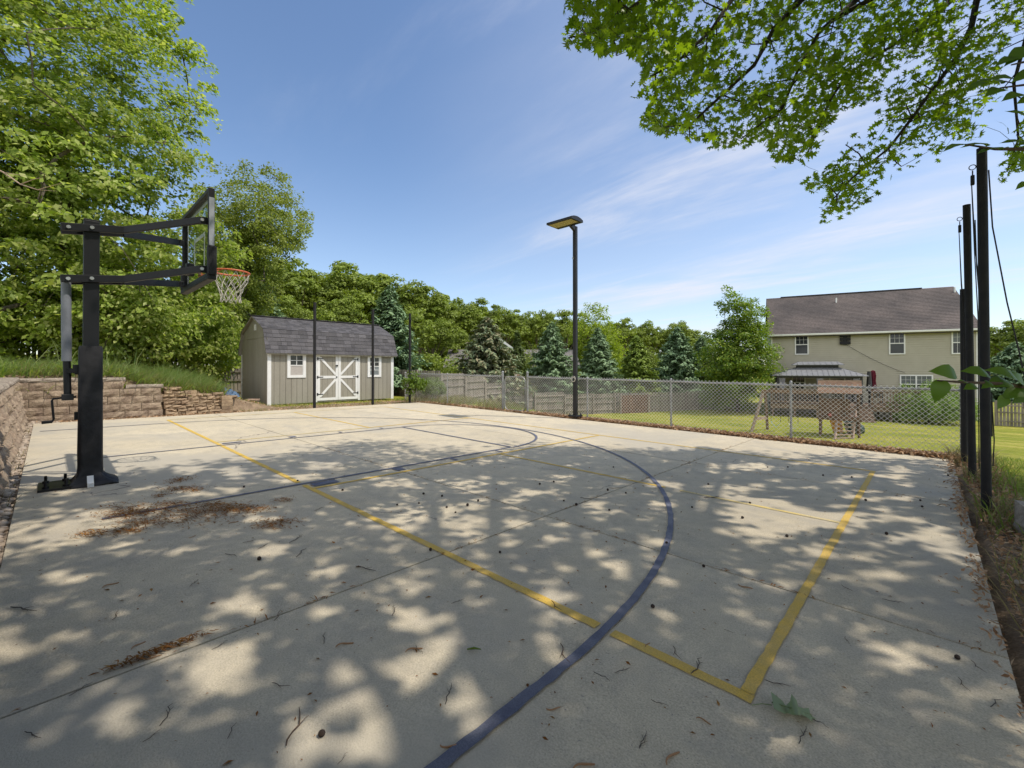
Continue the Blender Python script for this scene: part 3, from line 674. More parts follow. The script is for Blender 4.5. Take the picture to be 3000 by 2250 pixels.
# ---------------------------------------------------------------- court lamp
def lamp():
    x, y = 6.6, 8.37; g = gz(x, y)
    t = thing('court_light', 'tall dark bronze floodlight pole with flat lamp head beside chain-link fence', 'light pole', (x, y, g))
    MB().box(x-.053, y-.053, g+.1, x+.053, y+.053, 5.52).build('pole', M['lamp_steel'], t, bevel=.01)
    b = MB().box(x-.15, y-.15, g+.055, x+.15, y+.15, g+.1)
    for sx in (-1, 1):
        for sy in (-1, 1): b.lathe((x+sx*.11, y+sy*.11, g+.0), [(.016, 0), (.016, .055), (.03, .1), (.03, .115), (.016, .117), (.016, .15)], 8)
    b.build('base_plate', M['lamp_steel'], t, bevel=.006)
    hx0, hx1, hy0, hy1 = 6.12, 6.99, 7.65, 8.20; zb = 5.50
    prof = [(0, zb), (0, zb+.06), (.10, zb+.095), (.2, zb+.112), (.275, zb+.117), (.35, zb+.112), (.45, zb+.095), (.55, zb+.06), (.55, zb)]
    hd = MB(); n = len(prof)
    vs = [(hx0, hy0+a, z) for a, z in prof]+[(hx1, hy0+a, z) for a, z in prof]
    hd.add(vs, [tuple(range(n))[::-1], tuple(range(n, 2*n))]+[(i, i+1, n+i+1, n+i) for i in range(n-1)]+[(n-1, 0, n, 2*n-1)])
    h = hd.build('lamp_head', M['lamp_steel'], t)
    led = MB()
    for i in range(8):
        for j in range(3):
            a = hx0+.05+i*.097; c = hy0+.045+j*.112; led.box(a, c, zb-.012, a+.093, c+.108, zb-.002)
    led.build('led_panel', M['led'], h)
    MB().hexa([(x-.04, 8.05, zb+.01), (x+.04, 8.05, zb+.01), (x+.04, 8.32, zb-.12), (x-.04, 8.32, zb-.12), (x-.04, 8.05, zb+.05), (x+.04, 8.05, zb+.05), (x+.04, 8.32, zb+.05), (x-.04, 8.32, zb+.05)]).build('bracket', M['lamp_steel'], t)
    rp = MB(); rp.torus((x-.02, y-.075, 1.12), (1, 0, 0), (0, .1, 1), .075, .008, 18, 5); rp.torus((x-.01, y-.08, 1.1), (1, 0, 0), (0, -.1, 1), .062, .007, 18, 5)
    rp.tube([(x-.06, y-.08, 1.05), (x-.11, y-.07, .98), (x-.08, y-.07, .93), (x-.05, y-.07, .97)], .006, 5)
    o = rp.build('rope_coil', M['net'], None, (x, y-.08, 1.1)); tag(o, 'small coil of pale rope hung on the light pole', 'rope')
    e = MB().torus((x-.03, y-.062, 4.6), (1, 0, 0), (0, 0, 1), .03, .006, 12, 5); e.build('hook', M['chrome'], t)
lamp()
# ---------------------------------------------------------------- net poles
def net_pole(x, y, h, r, lab, ropes, dirx=-1, lean=0.0, grp='black padded net poles around the court'):
    g = gz(x, y)-.03
    t = thing('net_pole', lab, 'pole', (x, y, g), grp)
    pts = [(x+lean*h*(1-k/8), y, g+h*k/8) for k in range(9)]
    pts = [(x-lean*h*k/8, y, g+h*k/8) for k in range(9)]
    MB().tube(pts, [r]*9, 18).build('shaft', M['poleblack'], t, smooth=True)
    tx = x-lean*h
    ex = tx+dirx*(r+.028); z = g+h-.18
    if not ropes: return t
    MB().torus((ex, y, z), (1, 0, 0), (0, 0, 1), .026, .0045, 14, 5).tube([(tx+dirx*r*.8, y, z), (ex-dirx*.026, y, z)], .0045, 5).torus((ex, y, z-.06), (0, 1, 0), (0, 0, 1), .022, .005, 10, 5).build('eye_bolt', M['rope'], t)
    pb = MB().box(ex-.016, y-.02, z-.19, ex+.016, y+.02, z-.085); pb.build('pulley', M['black'], t, bevel=.008)
    rp = MB()
    for (dx, zb, sw) in ropes:
        rp.tube([(ex-.008, y, z-.16), (ex+dx*.3, y+sw*.2, z-.9), (ex+dx, y+sw, (z+zb)/2), (ex+dx, y+sw, zb)], .0048, 5)
    rp.build('rope', M['rope'], t)
    return t
net_pole(-1.10, 4.12, 3.60, .047, 'black net pole standing before the left half of the shed', [(-.02, 1.25, .02), (.03, .9, .0)])
net_pole(-1.12, 6.28, 3.60, .047, 'black net pole standing before the right shed window', [(.02, 1.1, .02)])
net_pole(-1.20, 7.95, 3.62, .045, 'black net pole between the shed and the chain-link fence', [(.02, 1.3, .02)], 1)
net_pole(14.43, 4.66, 3.83, .0405, 'nearest thick black net pole at the right edge, with hanging rope', [(.035, .35, .05), (.06, .5, .03)], -1, .004)
p2_ = net_pole(14.43, 6.67, 3.80, .0405, 'black net pole just left of the nearest one, with two pulleys', [(.03, .8, .03), (.05, .6, .06)], -1, .010)
net_pole(14.41, 8.05, 2.82, .040, 'black net pole mostly hidden behind another, beside the fence end post', [], -1, 0)
def loops():
    for (x, y, pts, lab) in ((14.62, 4.75, [(-.155, -.06, 3.5), (-.13, -.05, 2.9), (-.03, -.02, 2.1), (.05, 0, 1.6), (.09, 0, 1.3), (.1, 0, 1.0), (.09, .02, .72), (.12, .02, .42), (.17, .03, .30), (.21, .03, .34), (.20, .02, .62), (.215, .02, .86), (.17, .01, 1.02), (.12, 0, .92), (.085, 0, .88)], 'dark rope looped down the right side of the nearest net pole'),
                             (14.56, 6.2, [(-.09, .43, 3.45), (-.08, .40, 2.8), (-.06, .2, 2.2), (-.02, 0, 1.5), (.0, 0, 1.0), (.01, 0, .55), (-.01, .02, .2), (.03, .02, .17), (.04, 0, .5), (.02, 0, 1.1)], 'dark rope hanging between the two nearest right-hand net poles')):
        mb = MB(); mb.tube([(x+a, y+b, c) for a, b, c in pts], .0062, 6); mb.tube([(x+a, y+b, c) for a, b, c in pts[4:6]], .02, 6)
        tag(mb.build('hanging_rope', M['rope'], None, (x, y, 1.5), smooth=True), lab, 'rope')
loops()
# ---------------------------------------------------------------- shed
def shed():
    xf, xb, y0, y1 = -3.30, -6.34, 3.35, 8.48; g = 0.10
    t = thing('storage_shed', 'taupe storage shed with grey barn-style roof and white crossed doors', 'shed', ((xf+xb)/2, (y0+y1)/2, g))
    ze, zk, zp = 2.05, 2.86, 3.40
    dk, xm = .20, (xf+xb)/2
    wl = MB(); 
    wl.box(xb+.02, y0+.02, g, xf-.02, y1-.02, ze)
    # vertical boards, front and left gable
    y = y0+.02
    while y < y1-.03:
        e = min(y+.2, y1-.02); wl.box(xf-.02, y+.006, g, xf-.001, e-.006, ze+.02); y = e
    for yy, sg in ((y0, 1), (y1, -1)):
        # gable: pentagonal plate
        prof = [(xf-.02, g), (xb+.02, g), (xb+.02, ze), (xb+dk, zk-.05), (xm, zp-.05), (xf-dk, zk-.05), (xf-.02, ze)]
        a = [(x, yy+sg*.001, z) for x, z in prof]; b = [(x, yy+sg*.02, z) for x, z in prof]; n = len(a)
        wl.add(a+b, [tuple(range(n)) if sg < 0 else tuple(range(n))[::-1], tuple(range(n, 2*n))[::-1] if sg < 0 else tuple(range(n, 2*n))]+[(i, (i+1) % n, n+(i+1) % n, n+i) for i in range(n)])
    x = xb+.02
    while x < xf-.05:
        e = min(x+.2, xf-.02); wl.box(x+.004, y0-.006, g, e-.004, y0, 2.55); x = e
    wall = wl.build('wall', M['shed'], t)
    MB().box(xb+.05, y0-.014, 2.56, xf-.1, y0-.002, 2.585).build('gable_seam', M['shed'], wall)
    tr = [('corner_trim', xf, y0-.006, xf+.016, y0+.12), ('corner_trim', xf, y1-.12, xf+.016, y1+.006)]
    for nme, a, b, c, d in tr: MB().box(a, b, g-.02, c, d, ze+.01).build(nme, M['white'], t)
    MB().box(xf-.1, y0-.022, g-.02, xf+.0, y0-.007, 1.98).build('corner_trim', M['shed'], t)
    MB().box(xb-.01, y0-.022, g-.02, xb+.07, y0-.007, 1.98).build('corner_trim', M['white'], t)
    # roof: gambrel shell plus shingle tabs
    ya, yb = y0-.09, y1+.12
    out = [(xf+.13, ze-.07), (xf-dk, zk), (xm, zp+.04), (xb+dk, zk), (xb-.13, ze-.07)]
    rf = MB(); rf.cur = 0
    for i in range(4):
        (xa, za), (xc, zc) = out[i], out[i+1]
        rf.hexa([(xa, ya, za-.05), (xa, yb, za-.05), (xc, yb, zc-.05), (xc, ya, zc-.05), (xa, ya, za), (xa, yb, za), (xc, yb, zc), (xc, ya, zc)])
    roof = rf.build('roof', M['shed'], t)
    sh = MB()
    for i in (0, 1, 2, 3):
        (xa, za), (xc, zc) = (out[i], out[i+1]) if i < 2 else (out[i+1], out[i])
        sl = np.array([xc-xa, 0, zc-za]); Ls = np.linalg.norm(sl); sl /= Ls; nrm = np.array([-sl[2], 0, sl[0]]); nrm = nrm if nrm[2] > 0 else -nrm
        rows = max(5, int(Ls/.15)); rw = Ls/rows
        for k in range(rows):
            y = ya-.01-rng.uniform(0, .3)
            while y < yb+.01:
                l = rng.uniform(.12, .34); a, b = max(y, ya-.012), min(y+l, yb+.012)
                if b-a > .02:
                    th = rng.uniform(.006, .016); p = np.array([xa, 0, za])+sl*(k*rw-.01)+nrm*.002
                    sh.obox(p+np.array([0, a+.002, 0])+nrm*.004, (0, b-a-.004, 0), sl*(rw+.02), nrm*th) if False else sh.hexa([
                        p+np.array([0, a+.002, 0])+nrm*.004, p+np.array([0, b-.002, 0])+nrm*.004, p+np.array([0, b-.002, 0])+sl*(rw+.02), p+np.array([0, a+.002, 0])+sl*(rw+.02),
                        p+np.array([0, a+.002, 0])+nrm*(.006+th), p+np.array([0, b-.002, 0])+nrm*(.006+th), p+np.array([0, b-.002, 0])+sl*(rw+.02)+nrm*.004, p+np.array([0, a+.002, 0])+sl*(rw+.02)+nrm*.004])
                y += l
    k = 0; y = ya-.01
    while y < yb: sh.box(xm-.13, y, zp+.045, xm+.13, min(y+.3, yb+.01), zp+.06+.004*(k % 2)); y += .29; k += 1
    sh.build('shingles', M['shingle'], roof)
    # doors
    for (a, b, hs) in ((5.13, 5.955, -1), (5.965, 6.80, 1)):
        dz0, dz1 = g+.06, 2.0; X0 = xf+.004; X1 = xf+.022
        dr = MB(); y = a
        while y < b-.02: e = min(y+.2, b); dr.box(xf+.001, y+.004, dz0, X0+.004, e-.004, dz1); y = e
        d = dr.build('door', M['shed'], t)
        tm = MB(); w_ = .1; X = X0+.004
        tm.box(X, a, dz0, X1, a+w_, dz1).box(X, b-w_, dz0, X1, b, dz1)
        zm = (dz0+dz1)/2
        for z in (dz0, zm-.055, dz1-w_): tm.box(X+.001, a+w_, z, X1+.001, b-w_, z+w_)
        c_out, c_in = (a+w_, b-w_) if hs < 0 else (b-w_, a+w_)
        def diag(z_o, z_i):
            p = np.array([X+.008, c_out, z_o]); q = np.array([X+.008, c_in, z_i]); tm.bar(p, q, .085, .013, up=(1, 0, 0))
        diag(dz1-w_-.05, zm+.1); diag(dz0+w_+.05, zm-.1)
        tm.build('door_trim', M['white'], d)
        for z in (dz0+.25, zm, dz1-.2):
            yy = a-.02 if hs < 0 else b+.02
            s_ = -hs; hg = MB(); hg.hexa([(X1+.004, yy, z-.05), (X1+.004, yy+s_*.05, z-.05), (X1+.01, yy+s_*.05, z-.05), (X1+.01, yy, z-.05), (X1+.004, yy, z+.05), (X1+.004, yy+s_*.05, z+.05), (X1+.01, yy+s_*.05, z+.05), (X1+.01, yy, z+.05)])
            hg.bar((X1+.007, yy+s_*.05, z), (X1+.007, yy+s_*.24, z), .03, .006, up=(1, 0, 0)); hg.build('hinge', M['black'], d)
        if hs < 0: MB().box(X1+.002, b-.1, 1.5, X1+.03, b-.02, 1.56).build('latch', M['lamp_steel'], d); MB().box(X1+.002, b-.09, zm-.03, X1+.02, b-.04, zm+.02).build('latch', M['lamp_steel'], d)
    MB().box(xf+.001, 5.05, g, xf+.02, 5.125, 2.06).box(xf+.001, 6.81, g, xf+.02, 6.885, 2.06).box(xf+.001, 5.125, 2.005, xf+.021, 6.81, 2.06).build('door_casing', M['white'], t)
    # windows
    for (a, b, z0, z1, kind) in ((4.02, 4.69, 1.07, 2.0, 0), (7.24, 7.88, 1.05, 1.97, 1)):
        w_ = .095; X = xf+.001
        f = MB().box(X, a, z0, X+.024, a+w_, z1).box(X, b-w_, z0, X+.024, b, z1).box(X, a+w_, z0, X+.023, b-w_, z0+w_).box(X, a+w_, z1-w_, X+.023, b-w_, z1)
        wi = f.build('window', M['white'], t)
        zm = (z0+z1)/2
        ia, ib = a+w_, b-w_
        MB().box(X, ia, zm, X+.006, ib, z1-w_).build('upper_pane', M['pane'], wi)
        MB().box(X, ia, z0+w_, X+.006, ib, zm).build('lower_pane', M['board'] if kind == 0 else M['blind'], wi)
        s = MB(); s.box(X+.006, ia, zm-.016, X+.018, ib, zm+.016)
        s.box(X+.006, (ia+ib)/2-.01, zm+.016, X+.014, (ia+ib)/2+.01, z1-w_).box(X+.006, ia, (zm+z1-w_)/2-.01, X+.013, ib, (zm+z1-w_)/2+.01)
        for q in (ia, ib-.02): s.box(X+.006, q, z0+w_, X+.0135, q+.02, z1-w_)
        if kind: s.box(X+.006, (ia+ib)/2-.008, zm-.17, X+.0125, (ia+ib)/2+.008, zm-.016).box(X+.006, ia, zm-.17, X+.012, ib, zm-.15)
        s.build('sash', M['white'], wi)
    v = MB(); 
    vx = aty(650+365/3.687, 800+585/3.687, y0)[0]
    v.box(vx-.12, y0-.012, 2.86, vx+.12, y0-.001, 3.10)
    vo = v.build('gable_vent', M['shed'], t); l_ = MB()
    for i in range(4): l_.box(vx-.11+i*.062, y0-.024, 2.87, vx-.075+i*.062, y0-.013, 3.09)
    l_.build('louvre', M['white'], vo)
shed()
def small_yard_things():
    x, y = -3.25, 2.86; g = .08
    t = thing('flower_pot', 'round brown flower pot with pale rim beside the shed corner', 'pot', (x, y, g))
    MB().lathe((x, y, g), [(.14, 0), (.19, .06), (.21, .2), (.20, .21), (.19, .18)], 20).build('bowl', M['pot'], t, smooth=True)
    MB().lathe((x, y, g+.2), [(.21, 0), (.225, .02), (.225, .06), (.19, .065), (.18, .02)], 20).build('pot_rim', M['palewood'], t, smooth=True)
    # tarp heap
    n = 22; V = []; cx, cy = -4.6, 2.25
    mb = MB(); vs = []
    for j in range(n+1):
        for i in range(n+1):
            a, b = i/n*2-1, j/n*2-1; r = max(abs(a), abs(b))
            h = max(0, .26*(1-r)**.7*(1+.3*sin(a*9+b*4)*cos(b*11)))+.035*sin(a*23)*sin(b*19)
            vs.append((cx+a*.9, cy+b*.42+.07*sin(a*5), float(terr(cx, cy))+h-.02 if r < 1 else float(terr(cx, cy))-.05))
    mb.add(vs, [(j*(n+1)+i, j*(n+1)+i+1, (j+1)*(n+1)+i+1, (j+1)*(n+1)+i) for j in range(n) for i in range(n)])
    tag(mb.build('tarp', M['tarp'], None, (cx, cy, .2)), 'crumpled blue tarp heaped on the bank between stone wall and shed', 'tarp')
    p = at(466, 1088, 19.5)
    t = thing('slatted_panel', 'small white slatted panel half hidden under the left trees', 'panel', (p[0], p[1], p[2]-.35))
    mb = MB()
    for k in range(9): mb.bar(p+RT*-.22+np.array([0, 0, -.3+k*.075]), p+RT*.22+np.array([0, 0, -.3+k*.075]), .03, .045)
    mb.build('slat', M['white'], t)
    for q in (-.22, .22): MB().bar(p+RT*q+FW*.04+np.array([0, 0, -.38]), p+RT*q+FW*.04+np.array([0, 0, .34]), .04, .04, up=RT).build('upright', M['white'], t)
small_yard_things()
# ---------------------------------------------------------------- chain-link fences and gate
FY = 8.63
def fgz(x): return gz(x, FY)-.03
def chain(mb, xa, xb, y, h, pitch=.086, r=.0025, z0=0.0, wav=.004, za=None):
    n = int((xb-xa+h)/pitch)+1; rv = [(0, r, 0), (-r*.9, -r*.5, -r*.9), (r*.9, -r*.5, r*.9)]
    for s in (1, -1):
        for i in range(n):
            c = xa-h+i*pitch if s > 0 else xa+i*pitch
            pa, pb = (c, 0.0), (c+s*h, h)     # x, rel z
            t0, t1 = 0.0, 1.0
            for bound, sg in ((xa, 1), (xb, -1)):
                va, vb = sg*(pa[0]-bound), sg*(pb[0]-bound)
                if va < 0 and vb < 0: t0 = 2
                elif va < 0: t0 = max(t0, va/(va-vb))
                elif vb < 0: t1 = min(t1, va/(va-vb))
            if t0 >= t1: continue
            q = []
            ext = .035 if t1 > .999 else 0
            for tt, ex in ((t0, 0), (t1, ext)):
                x = pa[0]+(pb[0]-pa[0])*tt+s*ex; z = h*tt+ex; q.append((x, y+s*r*.9, (fgz(x) if za is None else za)+z0+z))
            pts = []
            for p in q: pts += [(p[0]+a, p[1]+b, p[2]+cc*(-s)) for a, b, cc in rv]
            mb.add(pts, [(0, 1, 4, 3), (1, 2, 5, 4), (2, 0, 3, 5)])
def fence_run(xa, xb, posts, lab, first_big=None):
    t = thing('chain_link_fence', lab, 'fence', (xa, FY, fgz(xa)))
    H = 1.17
    mb = MB(); chain(mb, xa, xb, FY-.028, H-.01, z0=.03); mb.build('wire_mesh', M['wire'], t)
    k = 24; pts = [(xa+(xb-xa)*i/k, FY, fgz(xa+(xb-xa)*i/k)+H+.006*sin(i*1.7)) for i in range(k+1)]
    MB().tube(pts, .021, 8).build('top_rail', M['galv'], t, smooth=True)
    for x, r, h in posts:
        g = fgz(x); mb = MB().tube([(x, FY, g-.2), (x, FY, g+h)], r, 10)
        mb.lathe((x, FY, g+h), [(r*1.12, -.02), (r*1.12, .012), (r*.75, .03), (0.001, .04)], 10); mb.build('post', M['galv'], t, smooth=True)
    x = xa+.3
    while x < xb: MB().torus((x, FY, fgz(x)+H), (0, 1, 0), (0, 0, 1), .026, .003, 8, 4).build('wire_tie', M['galv'], t); x += .62
fence_run(-2.6, 3.36, [(-2.55, .028, 1.2), (.37, .024, 1.2), (3.40, .04, 1.32)], 'chain-link fence section from the shed to the gate')
fence_run(4.56, 14.40, [(4.53, .036, 1.32), (6.84, .024, 1.2), (9.32, .024, 1.22), (11.9, .024, 1.23), (14.42, .04, 1.23)], 'long chain-link fence section right of the gate before the lawn')
def gate():
    xa, xb = 3.50, 4.43; g = fgz(4); t = thing('chain_link_gate', 'narrow round-cornered chain-link gate between two thick fence posts', 'gate', (4, FY, g))
    z0, z1, R = g+.05, g+1.17, .16; pts = []
    for cx, cz, a0 in ((xb-R, z1-R, 0), (xa+R, z1-R, 90), (xa+R, z0+R, 180), (xb-R, z0+R, 270)):
        for k in range(7): a = radians(a0+15*k); pts.append((cx+R*cos(a), FY, cz+R*sin(a)))
    pts.append(pts[0]); MB().tube(pts, .019, 8, False).build('gate_frame', M['galv'], t, smooth=True)
    mb = MB(); chain(mb, xa+.03, xb-.03, FY-.024, z1-z0-.03, z0=0, za=z0+.01); mb.build('wire_mesh', M['wire'], t)
    for z in (z0+.2, z1-.22): MB().tube([(3.40, FY, z), (3.50, FY, z)], .016, 6).build('hinge', M['galv'], t)
    MB().box(xb-.02, FY-.04, z0+.72, xb+.10, FY-.01, z0+.78).build('latch', M['galv'], t)
gate()
for i, (x, c, lab) in enumerate(((4.02, 'net', 'small pale tag of rag tied on the gate top'), (4.12, 'palewood', 'small tan tag of rag tied on the gate top'))):
    mb = MB().obox((x-.03, FY-.035, fgz(4)+1.19), (.055, .02, .01), (0, .05, 0), (.012, 0, .06)); tag(mb.build('rag', M[c], None, (x, FY, fgz(4)+1.2)), lab, 'rag')
# ---------------------------------------------------------------- house beyond the lawn
HL = at(2258, 1080, 34.0); HR = at(2824, 1080, 28.8); HL[2] = HR[2] = 0
HE = (HR-HL)/np.linalg.norm(HR-HL); HN = np.array([HE[1], -HE[0], 0.0])
if HN@FW > 0: HN = -HN
GH = -1.95
def hp(s, o, z): return HL+HE*s+HN*o+np.array([0, 0, z])
def fo(u, v, o=0.0):
    d = ray(u, v); k = ((HL+HN*o-C0)@HN)/(d@HN); P = C0+k*d; return (P-HL)@HE, P[2]
def hbox(mb, s0, s1, o0, o1, z0, z1):
    return mb.hexa([hp(s0, o0, z0), hp(s1, o0, z0), hp(s1, o1, z0), hp(s0, o1, z0), hp(s0, o0, z1), hp(s1, o0, z1), hp(s1, o1, z1), hp(s0, o1, z1)]) 
def c6(x, y): return 2150+x/3.16, 800+y/3.16
def cz(x, y): return 2180+x/5.027, 1060+y/5.027
def house():
    L = fo(2866, 1080)[0]; ze = 4.02; D = 8.8; zr = 7.42
    t = thing('house', 'two-storey house with sage siding and brown shingle roof across the lawn', 'house', hp(L/2, -D/2, GH))
    core = MB(); hbox(core, .02, L-.02, -D, -.02, GH-.3, ze)
    for s in (.02, L-.02):
        s1 = s+(.01 if s < 1 else -.01)
        core.add([hp(s, 0, ze), hp(s, -D, ze), hp(s, -D/2, zr-.1), hp(s1, 0, ze), hp(s1, -D, ze), hp(s1, -D/2, zr-.1)], [(0, 1, 2), (5, 4, 3), (0, 3, 4, 1), (1, 4, 5, 2), (2, 5, 3, 0)])
    wall = core.build('wall', M['siding'], t)
    lp = MB(); z = GH; lap = .152
    while z < ze-.02:
        z1 = min(z+lap, ze)
        lp.add([hp(0, .045, z), hp(L, .045, z), hp(L, .002, z1), hp(0, .002, z1), hp(0, -.02, z), hp(L, -.02, z)], [(0, 1, 2, 3), (4, 5, 1, 0)])
        for s in (0.0, L):
            sg = -1 if s == 0 else 1
            lp.add([hp(s+sg*.030, .0, z), hp(s+sg*.030, -D, z), hp(s+sg*.002, -D, z1), hp(s+sg*.002, 0, z1), hp(s, 0, z), hp(s, -D, z)], [(0, 1, 2, 3) if sg < 0 else (3, 2, 1, 0), (4, 5, 1, 0)])
        z = z1
    lp.build('lap_siding', M['siding'], wall)
    # roof: two slopes with shingle rows as shallow steps
    rows = 30; oh = .36; ov = .16
    rf = MB()
    for side in (1, -1):
        def rp(s, k, h=0.0):
            f = k/rows; o = (oh if side > 0 else -D-oh)+((-D/2)-(oh if side > 0 else -D-oh))*f
            z0 = ze-.12+(zr-ze+.12)*f; return hp(s, o, z0+h)
        for k in range(rows):
            rf.add([rp(-ov, k, .055), rp(L+ov, k, .055), rp(L+ov, k+1, .030), rp(-ov, k+1, .030), rp(-ov, k, .02), rp(L+ov, k, .02)], [(0, 1, 2, 3), (4, 5, 1, 0)])
        rf.add([rp(-ov, 0, .02), rp(L+ov, 0, .02), rp(L+ov, rows, .02), rp(-ov, rows, .02), rp(-ov, 0, -.12), rp(L+ov, 0, -.12), rp(L+ov, rows, -.12), rp(-ov, rows, -.12)], [(4, 5, 6, 7), (0, 3, 7, 4), (1, 5, 6, 2)])
    roof = rf.build('roof', M['house_roof'], t)
    g = MB(); hbox(g, .9, L-1.6, -D/2-.1, -D/2+.1, zr+.03, zr+.09); g.build('ridge_vent', M['gazebo_dark'], roof)
    for (px, py) in ((948, 262), (2045, 165)):
        u, v = c6(px, py+15); best = None
        for k in np.linspace(0.02, .98, 97):
            o = oh+(-D/2-oh)*k; s, zz = fo(u, v, o); zz_r = ze-.12+(zr-ze+.12)*k
            if best is None or abs(zz-zz_r) < best[0]: best = (abs(zz-zz_r), s, o, zz_r)
        _, s, o, zz = best
        P = hp(s, o, zz); MB().tube([P-np.array([0, 0, .1]), P+np.array([0, 0, .40])], .05, 8).build('vent_pipe', M['white'], roof)
    gt = MB(); hbox(gt, -ov, L+ov, oh, oh+.11, ze-.13, ze-.01); gt.build('gutter', M['white'], t)
    so = MB(); hbox(so, -.1, L+.1, .003, oh, ze-.16, ze-.135); so.build('soffit', M['white'], t)
    ds = MB(); hbox(ds, .02, .11, .05, .12, GH, ze-.17); ds.build('downspout', M['white'], t)
    for q in (0, L): cr = MB(); hbox(cr, q-.03 if q == 0 else q-.10, q+.10 if q == 0 else q+.03, -.02, .05, GH, ze-.17); cr.build('corner_trim', M['white'], t)
    def win(a, b, hid=0, lower='pane', sl=False):
        (s0, z1), (s1, z0) = fo(*a), fo(*b); w_ = .075
        f = MB(); hbox(f, s0, s0+w_, .02, .085, z0, z1); hbox(f, s1-w_, s1, .02, .085, z0, z1); hbox(f, s0+w_, s1-w_, .02, .084, z0, z0+w_); hbox(f, s0+w_, s1-w_, .02, .084, z1-w_, z1)
        wi = f.build('window', M['white'], t); zm = (z0+z1)/2
        p = MB(); hbox(p, s0+w_, s1-w_, .02, .048, z0+w_, z1-w_); p.build('pane', M['pane'], wi)
        m = MB()
        ia, ib = s0+w_, s1-w_
        secs = [(ia, ib)] if not sl else [(ia, (ia+ib)/2-.04), ((ia+ib)/2+.04, ib)]
        if sl: hbox(m, (ia+ib)/2-.04, (ia+ib)/2+.04, .048, .080, z0+w_, z1-w_)
        for qa, qb in secs:
            hbox(m, qa, qb, .048, .070, zm-.03, zm+.03)
            for k in (1, 2): hbox(m, qa+(qb-qa)*k/3-.007, qa+(qb-qa)*k/3+.007, .048, .056, z0+w_ if hid else zm+.03, z1-w_)
            for zz in ((zm+.035+z1-w_)/2,): hbox(m, qa, qb, .048, .0555, zz-.007, zz+.007)
        m.build('muntin', M['white'], wi)
        if hid:
            bl = MB(); k = 14
            for i in range(k): zz = zm+(z1-w_-zm)*i/k; hbox(bl, ia, ib, .0482, .0495, zz, zz+(z1-w_-zm)/k*.6)
            bl.build('blind', M['blind'], wi)
    win(c6(563, 572), c6(692, 755)); win(c6(1432, 551), c6(1585, 752)); win(c6(2010, 538), c6(2165, 749), 1)
    win(c6(1533, 942), c6(1842, 1120), 1, sl=True)
    win(cz(700, 190), cz(905, 420)); 
    (s0, z1), (s1, z0) = fo(*cz(1250, 190)), fo(*cz(1720, 620))
    z0 = -.98; f = MB(); w_ = .09
    hbox(f, s0, s0+w_, .02, .06, z0, z1); hbox(f, s1-w_, s1, .02, .06, z0, z1); hbox(f, s0+w_, s1-w_, .02, .059, z1-w_, z1); hbox(f, (s0+s1)/2-.05, (s0+s1)/2+.05, .02, .058, z0, z1-w_)
    d = f.build('patio_door', M['white'], t); p = MB(); hbox(p, s0+w_, (s0+s1)/2-.05, .02, .026, z0, z1-w_); hbox(p, (s0+s1)/2+.05, s1-w_, .02, .026, z0, z1-w_); p.build('pane', M['pane'], d)
    # black louvred box hung under the eave, with its cable
    bx = MB()
    for (a, b) in ((572, 592), (600, 626), (634, 660)):
        (s0, z1), (s1, z0) = fo(*c6(978, a)), fo(*c6(1077, b)); hbox(bx, s0, s1, .06, .16, z0, z1)
    (s0, z1), (s1, z0) = fo(*c6(1010, 560)), fo(*c6(1042, 665)); hbox(bx, s0, s1, .022, .15, z0, z1)
    bo = bx.build('wall_box', M['poleblack'], t)
    cb = MB(); pts = []
    for k in range(13):
        f_ = k/12; s, z = fo(*c6(1040+(1580-1040)*f_, 665+(925-665)*f_+18*sin(pi*f_))); pts.append(hp(s, .12, z))
    cb.tube(pts, .012, 4); cb.build('cable', M['rope'], bo)
house()
